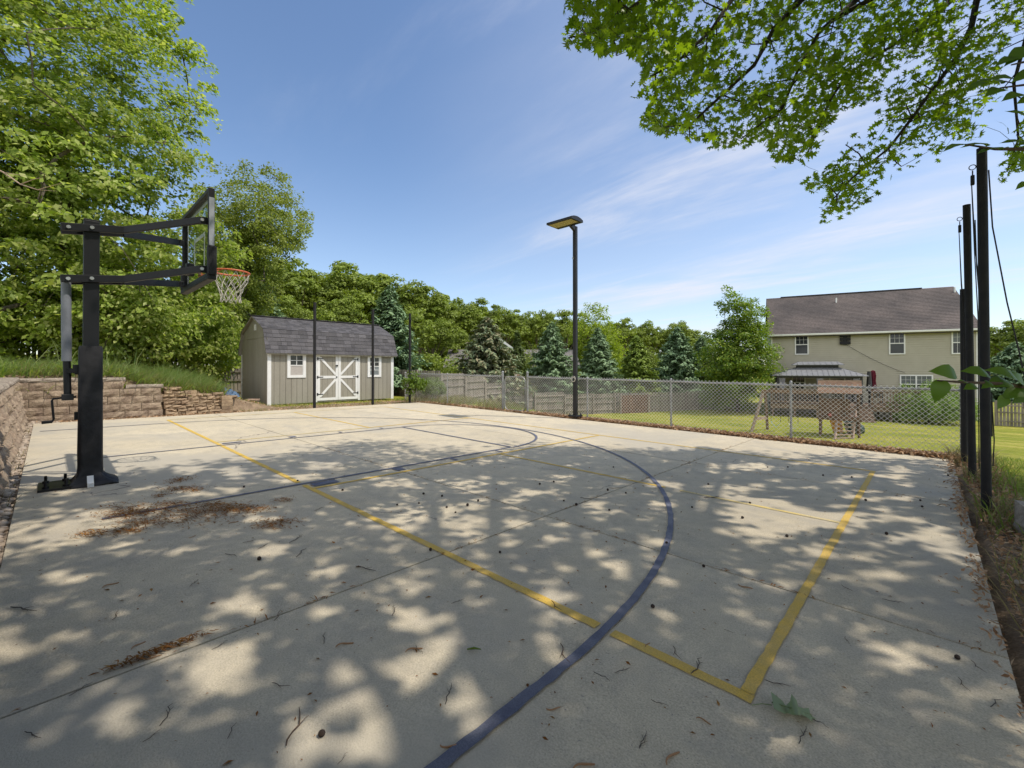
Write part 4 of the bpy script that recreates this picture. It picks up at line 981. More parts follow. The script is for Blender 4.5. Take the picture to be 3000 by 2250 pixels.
def deck():
    ot = 3.9; z1 = -1.0; sL = fo(2257, 1180, ot)[0]; sR = fo(2700, 1180, ot)[0]
    gD = float(terr(*hp((sL+sR)/2, ot, 0)[:2]))
    t = thing('deck', 'weathered brown wooden deck with railing and steps behind the house gazebo', 'deck', hp((sL+sR)/2, 2, gD))
    sa, sb = fo(cz(1360, 700)[0], 1190, ot)[0], fo(cz(1872, 700)[0], 1190, ot)[0]
    b = MB(); o = .03
    while o < ot: hbox(b, sL, sR, o, o+.135, z1-.03, z1); o += .142
    b.build('deck_board', M['deck'], t)
    f = MB(); hbox(f, sL, sR, ot-.02, ot+.02, z1-.31, z1-.035); hbox(f, sL-.0, sL+.04, .05, ot-.03, z1-.31, z1-.035); f.build('fascia', M['deck'], t)
    lg = MB(); k = 0
    for s in np.linspace(sL+.15, sR-.15, 7):
        for oo in (.6, ot-.1): lg2 = MB(); hbox(lg2, s-.05, s+.05, oo-.05, oo+.05, gD-.15, z1-.31); lg2.build('support_post', M['deck'], t)
    for i in range(5):
        z = z1-.17*(i+1); st = MB(); hbox(st, sa, sb, ot+.025+.27*i, ot+.05+.27*(i+1), z-.045, z); hbox(st, sa+.03, sb-.03, ot+.03+.27*i, ot+.05+.27*i, z+.002, z+.122) ; hbox(st, sa+.03, sb-.03, ot+.27*i+.05, ot+.27*i+.09, z-.16, z-.05); st.build('step', M['deck'], t)
    # railings
    def rail(s0, s1):
        n = max(2, int((s1-s0)/1.7)+1)
        for s in np.linspace(s0, s1, n): p = MB(); hbox(p, s-.05, s+.05, ot-.13, ot-.03, z1+.001, z1+1.0); p.build('railing_post', M['deck'], t)
        r = MB(); hbox(r, s0-.05, s1+.05, ot-.15, ot-.01, z1+1.0, z1+1.04); hbox(r, s0+.05, s1-.05, ot-.10, ot-.06, z1+.88, z1+.97); hbox(r, s0+.05, s1-.05, ot-.10, ot-.06, z1+.1, z1+.19); r.build('handrail', M['deck'], t)
        s = s0+.15; bl = MB()
        while s < s1-.08: hbox(bl, s-.02, s+.02, ot-.098, ot-.062, z1+.19, z1+.88); s += .15
        bl.build('balusters', M['deck'], t)
    rail(sL+.06, sa-.9); rail(fo(2550, 1180, ot)[0]+.1, sR-.06)
    bx = MB(); s0 = fo(cz(2005, 600)[0], 1180, 2.6)[0]; hbox(bx, s0, s0+1.5, 2.2, 2.9, z1+.002, z1+.28)
    o = bx.build('planter_box', M['deck'], None, hp(s0+.7, 2.5, z1)); tag(o, 'low brown wooden planter box on deck near the lower window', 'planter')
    s = fo(cz(1945, 400)[0], 1130, 3.3)[0]
    tb = thing('serving_table', 'small dark table on deck below the closed maroon umbrella', 'table', hp(s, 3.3, z1))
    m = MB(); hbox(m, s-.35, s+.35, 3.0, 3.55, z1+.92, z1+.97); m.build('tabletop', M['curtain'], tb)
    m = MB(); hbox(m, s-.31, s+.31, 3.05, 3.5, z1+.55, z1+.915); m.build('cabinet', M['gazebo_dark'], tb)
    for a in (-.3, .26):
        for c in (3.05, 3.46): m = MB(); hbox(m, s+a, s+a+.04, c, c+.04, z1+.002, z1+.548); m.build('leg', M['gazebo_dark'], tb)
    um = thing('patio_umbrella', 'closed maroon patio umbrella standing on deck right of the gazebo', 'umbrella', hp(s-.1, 2.6, z1))
    P = hp(s-.02, 2.6, 0)
    MB().tube([P+np.array([0, 0, z1]), P+np.array([0, 0, 1.28])], .025, 8).build('pole', M['gazebo_dark'], um)
    mb = MB(); prof = [(.03, 1.30), (.09, 1.25), (.13, .95), (.11, .62), (.14, .3), (.17, .0), (.14, -.1)]; n = 16
    vs = [P+np.array([r*(1+.28*cos(j*pi))*cos(2*pi*j/n), r*(1+.28*cos(j*pi))*sin(2*pi*j/n), z]) for r, z in prof for j in range(n)]
    mb.add(vs, [(i*n+j, i*n+(j+1) % n, (i+1)*n+(j+1) % n, (i+1)*n+j) for i in range(len(prof)-1) for j in range(n)]); mb.build('canopy', M['maroon'], um)
    MB().lathe(P+np.array([0, 0, z1]), [(.25, .0), (.25, .05), (.06, .08), (.04, .2)], 14).build('base', M['gazebo_dark'], um)
    P2 = hp(s-.28, 2.9, 0); t2 = thing('patio_heater', 'slim dark covered stand beside the closed maroon umbrella', 'stand', P2+np.array([0, 0, z1]))
    MB().tube([P2+np.array([0, 0, z1+.002]), P2+np.array([0, 0, .1])], .05, 8).build('post', M['gazebo_dark'], t2); MB().tube([P2+np.array([0, 0, -.1]), P2+np.array([0, 0, .3]), P2+np.array([0, 0, 1.22])], [.14, .15, .10], 10).build('cover', M['gazebo_dark'], t2)
deck()
def gazebo():
    z1 = -1.0; of, ob = 3.45, .55
    sL, ze = fo(2262, 1099, of); sR, _ = fo(2547, 1104, of); ze = fo(2400, 1100.5, of)[1]
    c_o = (of+ob)/2
    uL = fo(c6(540, 860)[0], 1072, 2.6)[0]; uR = fo(c6(1025, 860)[0], 1072, 2.6)[0]; zt = fo(2400, 1074, 2.6)[1]
    t = thing('gazebo', 'grey metal-roofed gazebo with two-tier roof and curtains on the deck', 'gazebo', hp((sL+sR)/2, c_o, z1))
    o1, o2 = c_o+.55, c_o-.55
    def hip(name, a0, a1, p0, p1, za, b0, b1, q0, q1, zb, par):
        mb = MB(); A = [hp(a0, p1, za), hp(a1, p1, za), hp(a1, p0, za), hp(a0, p0, za)]; B = [hp(b0, q1, zb), hp(b1, q1, zb), hp(b1, q0, zb), hp(b0, q0, zb)]
        dn = np.array([0, 0, -.04]); mb.add(A+B+[p+dn for p in A]+[p+dn for p in B], [(0, 1, 5, 4), (1, 2, 6, 5), (2, 3, 7, 6), (3, 0, 4, 7), (4, 5, 6, 7), (9, 8, 12, 13), (10, 9, 13, 14), (11, 10, 14, 15), (8, 11, 15, 12), (8, 9, 1, 0), (9, 10, 2, 1), (10, 11, 3, 2), (11, 8, 0, 3)])
        r = mb.build(name, M['gazebo'], par)
        sm = MB()
        for i in range(4):
            p, q, p2, q2 = A[i], A[(i+1) % 4], B[i], B[(i+1) % 4]; e = (q-p)/np.linalg.norm(q-p); L = np.linalg.norm(q-p); lt = (q2-p2)@e; x0 = (p2-p)@e; x1 = x0+lt
            upv = (p2-p)-e*x0; nn = int(L/.30)
            for k in range(nn+1):
                x = L*k/nn; f = 1.0
                if x < x0: f = x/x0 if x0 > 0 else 0
                elif x > x1: f = (L-x)/(L-x1)
                if f > .03: sm.bar(p+e*x+np.array([0, 0, .012]), p+e*x+upv*f+np.array([0, 0, .012]), .03, .025)
        sm.build('roof_seam', M['gazebo'], r); return r
    hip('lower_roof', sL, sR, ob-.4, of, ze, uL+.25, uR-.25, o2+.1, o1-.1, zt-.08, t)
    zu = fo(2400, 1069, 2.6)[1]; zuu = fo(2400, 1059.5, 2.2)[1]
    vL = fo(c6(600, 820)[0], 1060, 2.1)[0]; vR = fo(c6(960, 820)[0], 1060, 2.1)[0]
    hip('upper_roof', uL, uR, o2-.1, o1+.1, zu+.02, vL, vR, c_o-.12, c_o+.12, zuu, t)
    m = MB(); hbox(m, uL+.3, uR-.3, o2+.15, o1-.15, zt-.2, zu+.03); m.build('vent_band', M['gazebo_dark'], t)
    bm = MB(); a, b = sL+.3, sR-.3
    hbox(bm, a, b, of-.32, of-.2, ze-.16, ze-.03); hbox(bm, a, b, ob-.08, ob+.04, ze-.16, ze-.03); hbox(bm, a, a+.12, ob+.04, of-.32, ze-.16, ze-.03); hbox(bm, b-.12, b, ob+.04, of-.32, ze-.16, ze-.03); bm.build('eave_beam', M['gazebo_dark'], t)
    for s in (a, b-.13):
        for o in (ob-.08, of-.33): p = MB(); hbox(p, s, s+.13, o, o+.13, z1+.001, ze-.161); p.build('post', M['gazebo_dark'], t)
    def cur(s, o, zl=z1+.05, w0=.32, w1=.1):
        mb = MB(); n = 24; zs = [(ze-.18, w0), (.2, w0*.75), (-.25, w1), (-.6, w0*.55), (zl, w0*.6)]
        vs = []
        for z, w_ in zs:
            for j in range(n):
                th = 2*pi*j/n; r = 1+.22*(1 if j % 2 else -1); vs.append(hp(s+w_/2*r*cos(th), o+.06*r*sin(th), z))
        mb.add(vs, [(i*n+j, i*n+(j+1) % n, (i+1)*n+(j+1) % n, (i+1)*n+j) for i in range(len(zs)-1) for j in range(n)]); mb.build('curtain', M['curtain'], t)
    cur(a+.32, of-.26); cur(b-.32, of-.26); cur((a+b)/2+.1, of-.26); cur(a+.3, ob); cur(b-.3, ob)
    # seating under the roof
    sx = thing('patio_sofa', 'dark patio sofa in the shade under the gazebo', 'sofa', hp((a+b)/2-.6, 1.3, z1))
    m = MB(); s0 = (a+b)/2-1.6; hbox(m, s0, s0+1.9, .95, 1.7, z1+.002, z1+.38); m.build('seat', M['gazebo_dark'], sx); m = MB(); hbox(m, s0, s0+1.9, .8, .945, z1+.002, z1+.8); m.build('backrest', M['gazebo_dark'], sx)
gazebo()
# ---------------------------------------------------------------- play set
def playset():
    TD = 20.9
    P = lambda x, y, d=TD: at(*cz(x, y), d)
    g = float(terr(*P(1400, 1100)[:2]))
    t = thing('playset_tower', 'small wooden playset tower with slatted brown roof, ladder and yellow slide', 'play tower', (P(1400, 1100)[0], P(1400, 1100)[1], g))
    cc = P(1400, 800); FH = cc-C0; FH[2] = 0; FH /= np.linalg.norm(FH); W_, W2 = M['playwood'], M['palewood']
    dep = 1.25
    fl, fr_ = P(1128, 800), P(1675, 800); _l = np.linalg.norm((fr_-fl)[:2])*.84; _e = np.array([FH[1], -FH[0], 0.]); _z = (fl[2]+fr_[2])/2; fl = cc-_e*_l/2; fr_ = cc+_e*_l/2; fl[2] = fr_[2] = _z
    zp = (fl[2]+fr_[2])/2; zt = P(1400, 460)[2]; zr = P(1400, 292)[2]
    for b, lean in ((fl, 0), (fr_, 0)):
        for dd in (0, dep):
            q = b+FH*dd; MB().bar((q[0], q[1], g-.1), (q[0], q[1], zt), .075, .075, up=RT)  .build('post', M['playdark'], t)
    L_ = fr_-fl; L_[2] = 0; ln = np.linalg.norm(L_); e = np.array([FH[1], -FH[0], 0.])
    mb = MB()
    for k in range(9): o = fl+FH*(k*dep/9-.02); mb.obox((o[0]-e[0]*.08, o[1]-e[1]*.08, zp-.03), e*(ln+.16), FH*(dep/9-.01), (0, 0, .03))
    mb.build('platform', M['playdark'], t)
    mb = MB(); o = fl-FH*.06; mb.obox((o[0]-e[0]*.1, o[1]-e[1]*.1, zp-.2), e*(ln+.2), FH*.035, (0, 0, .165)); o = fl+FH*(dep+.05); mb.obox((o[0]-e[0]*.1, o[1]-e[1]*.1, zp-.2), e*(ln+.2), FH*.035, (0, 0, .165)); mb.build('side_beam', M['playdark'], t)
    # slatted gable roof, ridge parallel to the front
    for sd, nm in ((0, 'roof_panel'), (1, 'roof_panel')):
        mb = MB(); n = 10
        for k in range(n):
            f0, f1 = k/n, (k+.86)/n
            def q(f): 
                o = -.28+(dep/2+.28)*f if sd == 0 else dep+.28-(dep/2+.28)*f
                return fl+FH*o, zt-.02+(zr-zt)*f
            (a, za), (b, zb) = q(f0), q(f1); x0 = e*-.10; le = e*(ln+.22)
            mb.hexa([np.array([a[0], a[1], za])+x0, np.array([a[0], a[1], za])+x0+le, np.array([b[0], b[1], zb])+x0+le, np.array([b[0], b[1], zb])+x0, np.array([a[0], a[1], za+.03])+x0, np.array([a[0], a[1], za+.03])+x0+le, np.array([b[0], b[1], zb+.02])+x0+le, np.array([b[0], b[1], zb+.02])+x0])
        mb.build(nm, W_ if sd == 0 else W2, t)
    c = fl+FH*(dep/2); mb = MB().obox((c[0]-e[0]*.10, c[1]-e[1]*.10, zr-.04), e*(ln+.22), FH*.04, (0, 0, .10)); mb.build('ridge_board', W2, t)
    # wall panel left half with lattice, rails
    mb = MB()
    for k in range(6): o = fl+e*(.06+k*.185)+FH*.03; mb.obox((o[0], o[1], zp+.01), e*.165, FH*.025, (0, 0, P(1240, 548)[2]-zp))
    mb.build('wall_panel', M['playdark'], t)
    mb = MB(); o = fl+FH*(dep-.05); mb.obox((o[0], o[1], zp+.55), e*ln, FH*.03, (0, 0, .09)); mb.obox((o[0], o[1], zp+.1), e*ln, FH*.03, (0, 0, .09)); mb.build('back_rail', M['playdark'], t)
    mb = MB(); m_ = P(1460, 800)+FH*.02; mb.bar((m_[0], m_[1], zp), (m_[0], m_[1], zt), .07, .07, up=RT); mb.build('middle_post', W_, t)
    # ladder leaning on the front
    lt, lb = P(1365, 870), P(1335, 1152, TD-.75); rt, rb = P(1640, 715), P(1598, 1130, TD-.6)
    lb[2] = float(terr(*lb[:2])); rb[2] = float(terr(*rb[:2]))
    ld_ = MB().bar(lt-FH*.1, lb, .05, .09, up=FW); ld_.bar(rt-FH*.1, rb, .07, .11, up=FW); lo_ = ld_.build('ladder_rail', W2, t)
    for f in (.1, .32, .54, .75, .93):
        zc = lt[2]+(lb[2]-lt[2])*f; a = lt-FH*.1+(lb-lt+FH*.1)*f; fr2 = (rt[2]-zc)/(rt[2]-rb[2]); b = rt-FH*.1+(rb-rt+FH*.1)*fr2
        MB().bar(a, b, .06, .045).build('rung', W2, t)
    # slide at the back left, yellow chute
    sl = MB(); a0 = P(1260, 855, TD+.35); a1 = P(1440, 862, TD+.35); b0 = P(1318, 1050, TD+.6); b1 = P(1468, 1045, TD+.6)
    n = 10; vs = []
    for k in range(n+1):
        f = k/n; l = a0+(b0-a0)*f; r = a1+(b1-a1)*f; bow = FH*(.15*(f*f))
        for j, (w_, h) in enumerate(((0, .14), (.08, 0), (.5, -.03), (.92, 0), (1, .14))): vs.append(l+(r-l)*w_+bow-FH*h)
    sl.add(vs, [(k*5+j, k*5+j+1, k*5+j+6, k*5+j+5) for k in range(n) for j in range(4)]); so = sl.build('slide', M['slide'], t)
    md = so.modifiers.new('thick', 'SOLIDIFY'); md.thickness = .03
    tu = MB(); pts = [P(1570, 870, TD+.9), P(1590, 950, TD+1.0), P(1620, 1010, TD+1.1), P(1690, 1050, TD+1.2)]; pts[-1][2] = float(terr(*pts[-1][:2]))+.2; tu.tube(pts, [.30, .32, .33, .30], 12); tu.build('tube_slide', M['darkgreen'], t, smooth=True)
    for (x, m_, lab, s) in ((1265, 'redpl', 'small red toy on the playset platform', .07), (1400, 'slide', 'small yellow toy on the playset platform', .06), (1510, 'cyan', 'pale blue toy on the playset platform', .1)):
        q = P(x, 795)+FH*.1; mb = MB().lathe((q[0], q[1], zp), [(s, 0), (s*.9, s), (s*.5, s*1.6), (s*.45, s*1.9)], 10); tag(mb.build('toy', M[m_], None, (q[0], q[1], zp), smooth=True), lab, 'toy')
    # swing frame
    SD = 23.3; Q = lambda x, y, d=SD: at(*cz(x, y), d)
    ap = Q(290, 432); f1 = Q(105, 1022, 23.0); f2 = Q(345, 992, 23.8); f1[2] = float(terr(*f1[:2]))-.05; f2[2] = float(terr(*f2[:2]))-.05
    t2 = thing('swing_set', 'wooden A-frame swing beam with two hanging swings left of play tower', 'swing set', (ap[0], ap[1], g))
    MB().bar(f1, ap+np.array([0, 0, .05]), .13, .1, up=RT).build('leg', W2, t2); MB().bar(f2, ap+np.array([0, 0, .05])+RT*.07, .1, .1, up=RT).build('leg', W_, t2)
    m1, m2 = f1+(ap-f1)*.33, f2+(ap-f2)*.33; MB().bar(m1-RT*.05, m2+RT*.05, .04, .16).build('cross_board', M['palewood'], t2)
    be = fl+FH*.3+e*.05; be = np.array([be[0], be[1], 0]); be[2] = ap[2]
    MB().bar(ap-RT*.12, be, .09, .14).build('beam', W_, t2)
    bv = be-ap; bl = np.linalg.norm(bv); bu = bv/bl
    for (xa, xb, m_, zlow) in ((398, 540, 'cyan', 885), (655, 790, 'white', 893)):
        tops = []
        for x in (xa, xb):
            f = (x-290)/(1110-290.); dd = 1.0; tops.append(ap+bv*f-np.array([0, 0, .07]))
        zc = Q(xa, zlow, 22.8)[2]
        ch = MB()
        for q in tops: ch.tube([q, (q[0], q[1], zc)], .011, 4)
        s = ch.build('swing_chain', M['rope'], t2)
        a, b = tops[0].copy(), tops[1].copy(); a[2] = b[2] = zc; n = 10; vs = []
        for k in range(n+1):
            f = k/n; c = a+(b-a)*f-np.array([0, 0, .26*sin(pi*f)]); vs += [c-FH*.07, c+FH*.07]
        mb = MB().add(vs, [(2*k, 2*k+1, 2*k+3, 2*k+2) for k in range(n)]); so = mb.build('swing_seat', M[m_], t2); md = so.modifiers.new('thick', 'SOLIDIFY'); md.thickness = .015
playset()
# ---------------------------------------------------------------- wooden fences
def wood_fence(name_lab, pts, h, near=1, gap=.014, pw=.14, jit=.02, hvar=0.0):
    """pts: plan polyline; rails on the camera side"""
    p0 = np.array(pts[0], float)
    t = thing('wooden_fence', name_lab, 'fence', (p0[0], p0[1], float(terr(*p0))))
    pk = MB(); rl = MB()
    for a, b in zip(pts[:-1], pts[1:]):
        a, b = np.array(a, float), np.array(b, float); L = np.linalg.norm(b-a); d = (b-a)/L; nrm = np.array([d[1], -d[0]])
        if nrm@(C0[:2]-a) < 0: nrm = -nrm
        s = 0; sec = 0
        while s < L:
            ss = min(2.4, L-s); hz = rng.uniform(-hvar, hvar)
            base = float(terr(*(a+d*(s+ss/2)))); 
            x = 0
            for zz in (.28, h*.55, h-.25):
                q0 = a+d*s+nrm*.03; q1 = a+d*(s+ss)+nrm*.03; rl.bar((*q0, base+zz+hz), (*q1, base+zz+hz), .04, .085)
            while x < ss-.02:
                w_ = min(pw, ss-x); q = a+d*(s+x); tp = base+h+hz+rng.uniform(-jit, jit); zb = float(terr(*q))-.03
                o = (q[0], q[1], zb); top = tp-zb
                pk.hexa([np.array([*q, zb]), np.array([*(q+d*(w_-gap)), zb]), np.array([*(q+d*(w_-gap)-nrm*.02), zb]), np.array([*(q-nrm*.02), zb]), np.array([*(q+d*.02), tp]), np.array([*(q+d*(w_-gap-.02)), tp]), np.array([*(q+d*(w_-gap-.02)-nrm*.02), tp]), np.array([*(q+d*.02-nrm*.02), tp])])
                x += pw
            pm = MB(); q = a+d*s+nrm*.06; zz = float(terr(*q)); pm.box(q[0]-.05, q[1]-.05, zz-.1, q[0]+.05, q[1]+.05, base+h+hz+.02); pm.build('post', M['oldwood'], t)
            s += ss
    pk.build('picket', M['oldwood'], t); rl.build('rail', M['oldwood'], t)
def uv_plan(u, d): P = at(u, 1080, d); return (P[0], P[1])
wood_fence('old wooden fence half hidden behind left trees and shed', [(-9.4, -7), (-9.4, 3.0), (-9.0, 8.6)], 1.45, hvar=.03)
wood_fence('weathered grey wooden fence descending behind the chain-link gate', [(-9.0, 10.2), uv_plan(1290, 20.5), uv_plan(1420, 25), uv_plan(1560, 30)], 1.35, hvar=.04)
wood_fence('long grey wooden fence along far edge of the lawn under the spruces', [uv_plan(1566, 30.2), uv_plan(1800, 33), uv_plan(2010, 34.5), uv_plan(2170, 36)], 1.45, hvar=.05)
wood_fence('brown wooden fence far right beyond the lawn, seen past the black poles', [uv_plan(2916, 26), uv_plan(3200, 23.5), uv_plan(3600, 21)], 1.45, hvar=.02)
def inner_slats():
    a, b = np.array(uv_plan(1818, 32.6)), np.array(uv_plan(1900, 33.2)); g = float(terr(*a)); d = (b-a)/np.linalg.norm(b-a)
    t = thing('wood_panel', 'dark wooden screen panel standing in front of the far grey fence', 'screen', (*a, g)); L = np.linalg.norm(b-a); mb = MB(); x = 0
    while x < L: q = a+d*x; mb.obox((*q, g), (*(d*.135), 0), (-d[1]*.02, d[0]*.02, 0), (0, 0, 1.35)); x += .145
    mb.build('slat', M['playdark'], t)
    for q in (a, b): m2 = MB().box(q[0]-.05, q[1]-.05, g-.1, q[0]+.05, q[1]+.05, g+1.42); m2.build('post', M['oldwood'], t)
inner_slats()
# ---------------------------------------------------------------- neighbour house behind spruces, road and car
def far_house():
    D = 47.0; t0 = at(1490, 1080, D); t = thing('neighbour_house', 'pale grey house with grey roof mostly hidden behind the spruces', 'house', (t0[0], t0[1], -1.9))
    F2 = np.array([FW[0], FW[1], 0]); F2 /= np.linalg.norm(F2)
    def X(u, v, o=0): 
        p = at(u, v, D); return p+F2*o
    ze = X(1400, 1076)[2]; zr = X(1400, 1036)[2]
    a, b = X(1310, 1080), X(1690, 1080)
    w_ = b-a; w_[2] = 0
    mb = MB().obox((a[0], a[1], -2.2), w_, F2*8, (0, 0, ze+2.2))
    ga, gb, gk = X(1402, 1080, -2), X(1494, 1080, -2), X(1448, 986, -2); zg = X(1448, 1020, -2)[2]
    g1, g2 = np.array([ga[0], ga[1], -2.2]), np.array([gb[0], gb[1], -2.2])
    v = [g1, g2, (g2[0], g2[1], zg), (gk[0], gk[1], gk[2]), (g1[0], g1[1], zg)]; v2 = [np.array(p)+F2*5 for p in v]
    mb.add(v+v2, [(0, 1, 2, 3, 4), (9, 8, 7, 6, 5), (0, 5, 6, 1), (1, 6, 7, 2), (4, 9, 5, 0)])
    wall = mb.build('wall', M['bg_wall'], t)
    rf = MB(); e = w_/np.linalg.norm(w_)
    p = [np.array([*(a-e*.4-F2*.4)[:2], ze]), np.array([*(b+e*.4-F2*.4)[:2], ze]), np.array([*(b+e*.4+F2*4)[:2], zr+.6]), np.array([*(a-e*.4+F2*4)[:2], zr+.6])]
    q = [np.array([*(a-e*.4+F2*8.4)[:2], ze]), np.array([*(b+e*.4+F2*8.4)[:2], ze])]; dn = np.array([0, 0, -.15])
    rf.hexa([x+dn for x in p]+p); rf.hexa([x+dn for x in (p[3], p[2], q[1], q[0])]+[p[3], p[2], q[1], q[0]])
    pk = np.array(gk); 
    for sgn, base in ((-1, np.array([g1[0], g1[1], zg])), (1, np.array([g2[0], g2[1], zg]))):
        lo_ = base+e*sgn*.35-F2*.3-np.array([0, 0, .25]); hi = pk-F2*.3; rf.hexa([lo_, hi, hi+F2*5.4, lo_+F2*5.4, lo_+np.array([0, 0, .15]), hi+np.array([0, 0, .15]), hi+F2*5.4+np.array([0, 0, .15]), lo_+F2*5.4+np.array([0, 0, .15])])
    rf.build('roof', M['bg_roof'], t)
    tr = MB()
    for sgn, base in ((-1, np.array([g1[0], g1[1], zg])), (1, np.array([g2[0], g2[1], zg]))): tr.bar(base+e*sgn*.35-F2*.35-np.array([0, 0, .2]), pk-F2*.35+np.array([0, 0, .03]), .05, .22)
    tr.build('rake_trim', M['white'], t)
    for u in (1345, 1448, 1600):
        q = X(u, 1085, -2.03 if u == 1448 else -.03); m = MB().obox(q-e*.5, e*1.0, F2*.04, (0, 0, 1.1)); wo = m.build('window', M['white'], t); MB().obox(q-e*.42-F2*.01+np.array([0, 0, .08]), e*.84, F2*.005, (0, 0, .94)).build('pane', M['pane'], wo)
far_house()
def road():
    mb = MB(); A = []
    for k in range(13):
        u = 1500+70*k; a = uv_plan(u, 50+k*.3); b = uv_plan(u, 54+k*.3); A.append(((*a, float(terr(*a))+.05), (*b, float(terr(*b))+.05)))
    for p, q in zip(A[:-1], A[1:]): mb.add([p[0], q[0], q[1], p[1]], [(0, 1, 2, 3)])
    tag(mb.build('road', M['asphalt']), kind='structure')
road()
def car():
    c = np.array(uv_plan(1975, 45.5)); g = float(terr(*c)); t = thing('parked_car', 'dark car parked beyond the grey fence, only its roof showing', 'car', (*c, g))
    e = np.array([RT[0], RT[1], 0]); f = np.array([FW[0], FW[1], 0]); f /= np.linalg.norm(f); o = np.array([*c, g])
    side = [(-2.3, .35), (2.3, .35), (2.35, .8), (1.5, .98), (.9, 1.62), (-1.9, 1.66), (-2.3, 1.0)]
    mb = MB(); n = len(side); A = [o+e*x+f*-.85+np.array([0, 0, z]) for x, z in side]; B = [o+e*x+f*.85+np.array([0, 0, z]) for x, z in side]
    mb.add(A+B, [tuple(range(n)), tuple(range(n, 2*n))[::-1]]+[(i, n+i, n+(i+1) % n, (i+1) % n) for i in range(n)]); mb.build('body', M['carpaint'], t, bevel=.06)
    mb = MB(); mb.add([o+e*x+f*-.862+np.array([0, 0, z]) for x, z in ((-1.9, 1.05), (1.3, 1.05), (.85, 1.52), (-1.8, 1.54))], [(0, 1, 2, 3)]); mb.build('side_window', M['pane'], t)
    for x in (-1.45, 1.45):
        for s in (-.8, .8):
            w_ = MB().tube([o+e*x+f*(s-.11)+np.array([0, 0, .34]), o+e*x+f*(s+.11)+np.array([0, 0, .34])], .34, 16).build('wheel', M['black'], t)
car()
# ---------------------------------------------------------------- vegetation builders
def norm(a): return a/np.maximum(np.linalg.norm(a, axis=-1, keepdims=True), 1e-9)
def leaf_quads(C, Nn, size, aspect=.55, D=None):
    n = len(C); Nn = norm(Nn)
    if D is None: D = rng.normal(size=(n, 3))
    D = norm(D-Nn*np.sum(D*Nn, -1, keepdims=True)); S = np.cross(Nn, D)
    s = np.asarray(size, float).reshape(-1, 1)*np.ones((n, 1))
    a = D*s*.5; b = S*s*aspect*.5; dr = Nn*s*.10
    return np.stack([C-a-dr, C+b*1.0-a*.1, C+a-dr, C-b-a*.1], 1).reshape(-1, 3)
OUT = np.array([(0, -.5), (.05, -.32), (.30, -.30), (.12, -.12), (.46, .02), (.14, .1), (.30, .32), (.07, .27), (0, .5), (-.07, .27), (-.30, .32), (-.14, .1), (-.46, .02), (-.12, -.12), (-.30, -.30), (-.05, -.32)])
def lobed(C, Nn, size, D):
    n = len(C); Nn = norm(Nn); D = norm(D-Nn*np.sum(D*Nn, -1, keepdims=True)); S = np.cross(Nn, D)
    s = np.asarray(size, float).reshape(n, 1, 1)
    V = C[:, None, :]+s*(OUT[None, :, 1:2]*D[:, None, :]+OUT[None, :, 0:1]*.86*S[:, None, :])
    V = V-Nn[:, None, :]*s*(np.abs(OUT[None, :, 0:1])*.35+.25*(OUT[None, :, 1:2])**2)
    idx = np.array([(15, 0, 1, 15), (1, 2, 3, 15), (3, 13, 14, 15), (3, 4, 5, 13), (5, 11, 12, 13), (5, 6, 7, 11), (7, 9, 10, 11), (7, 8, 9, 9)])
    return V, idx
def idx_mesh(name, V, F, mats, parent=None, org=(0, 0, 0)):
    """V (n,k,3) leaves, F list of polygons over the k outline points; shared vertices so each leaf is one island"""
    n, k, _ = V.shape; o3 = ORG[parent.name] if parent is not None else np.array(org, float)
    P = (V-o3).reshape(-1, 3); me = bpy.data.meshes.new(name)
    me.vertices.add(len(P)); me.vertices.foreach_set('co', P.astype(np.float32).ravel())
    ls, lt, base = [], [], np.arange(n)[:, None]*k
    per = [list(dict.fromkeys(f)) for f in F]; tot = sum(len(f) for f in per)
    flat = np.concatenate([np.array(f) for f in per]); loops = (base+flat[None, :]).ravel()
    st = np.cumsum([0]+[len(f) for f in per])[:-1]; starts = (np.arange(n)[:, None]*tot+st[None, :]).ravel()
    me.loops.add(len(loops)); me.loops.foreach_set('vertex_index', loops.astype(np.int32))
    me.polygons.add(len(starts)); me.polygons.foreach_set('loop_start', starts.astype(np.int32)); me.update(calc_edges=True)
    return link_mesh(name, me, mats, parent, org)
def inpoly(u, v, poly):
    poly = np.asarray(poly, float); r = np.zeros(np.shape(u), bool); j = len(poly)-1
    for i in range(len(poly)):
        xi, yi = poly[i]; xj, yj = poly[j]
        c = ((yi > v) != (yj > v)) & (u < (xj-xi)*(v-yi)/(yj-yi+1e-12)+xi); r ^= c; j = i
    return r
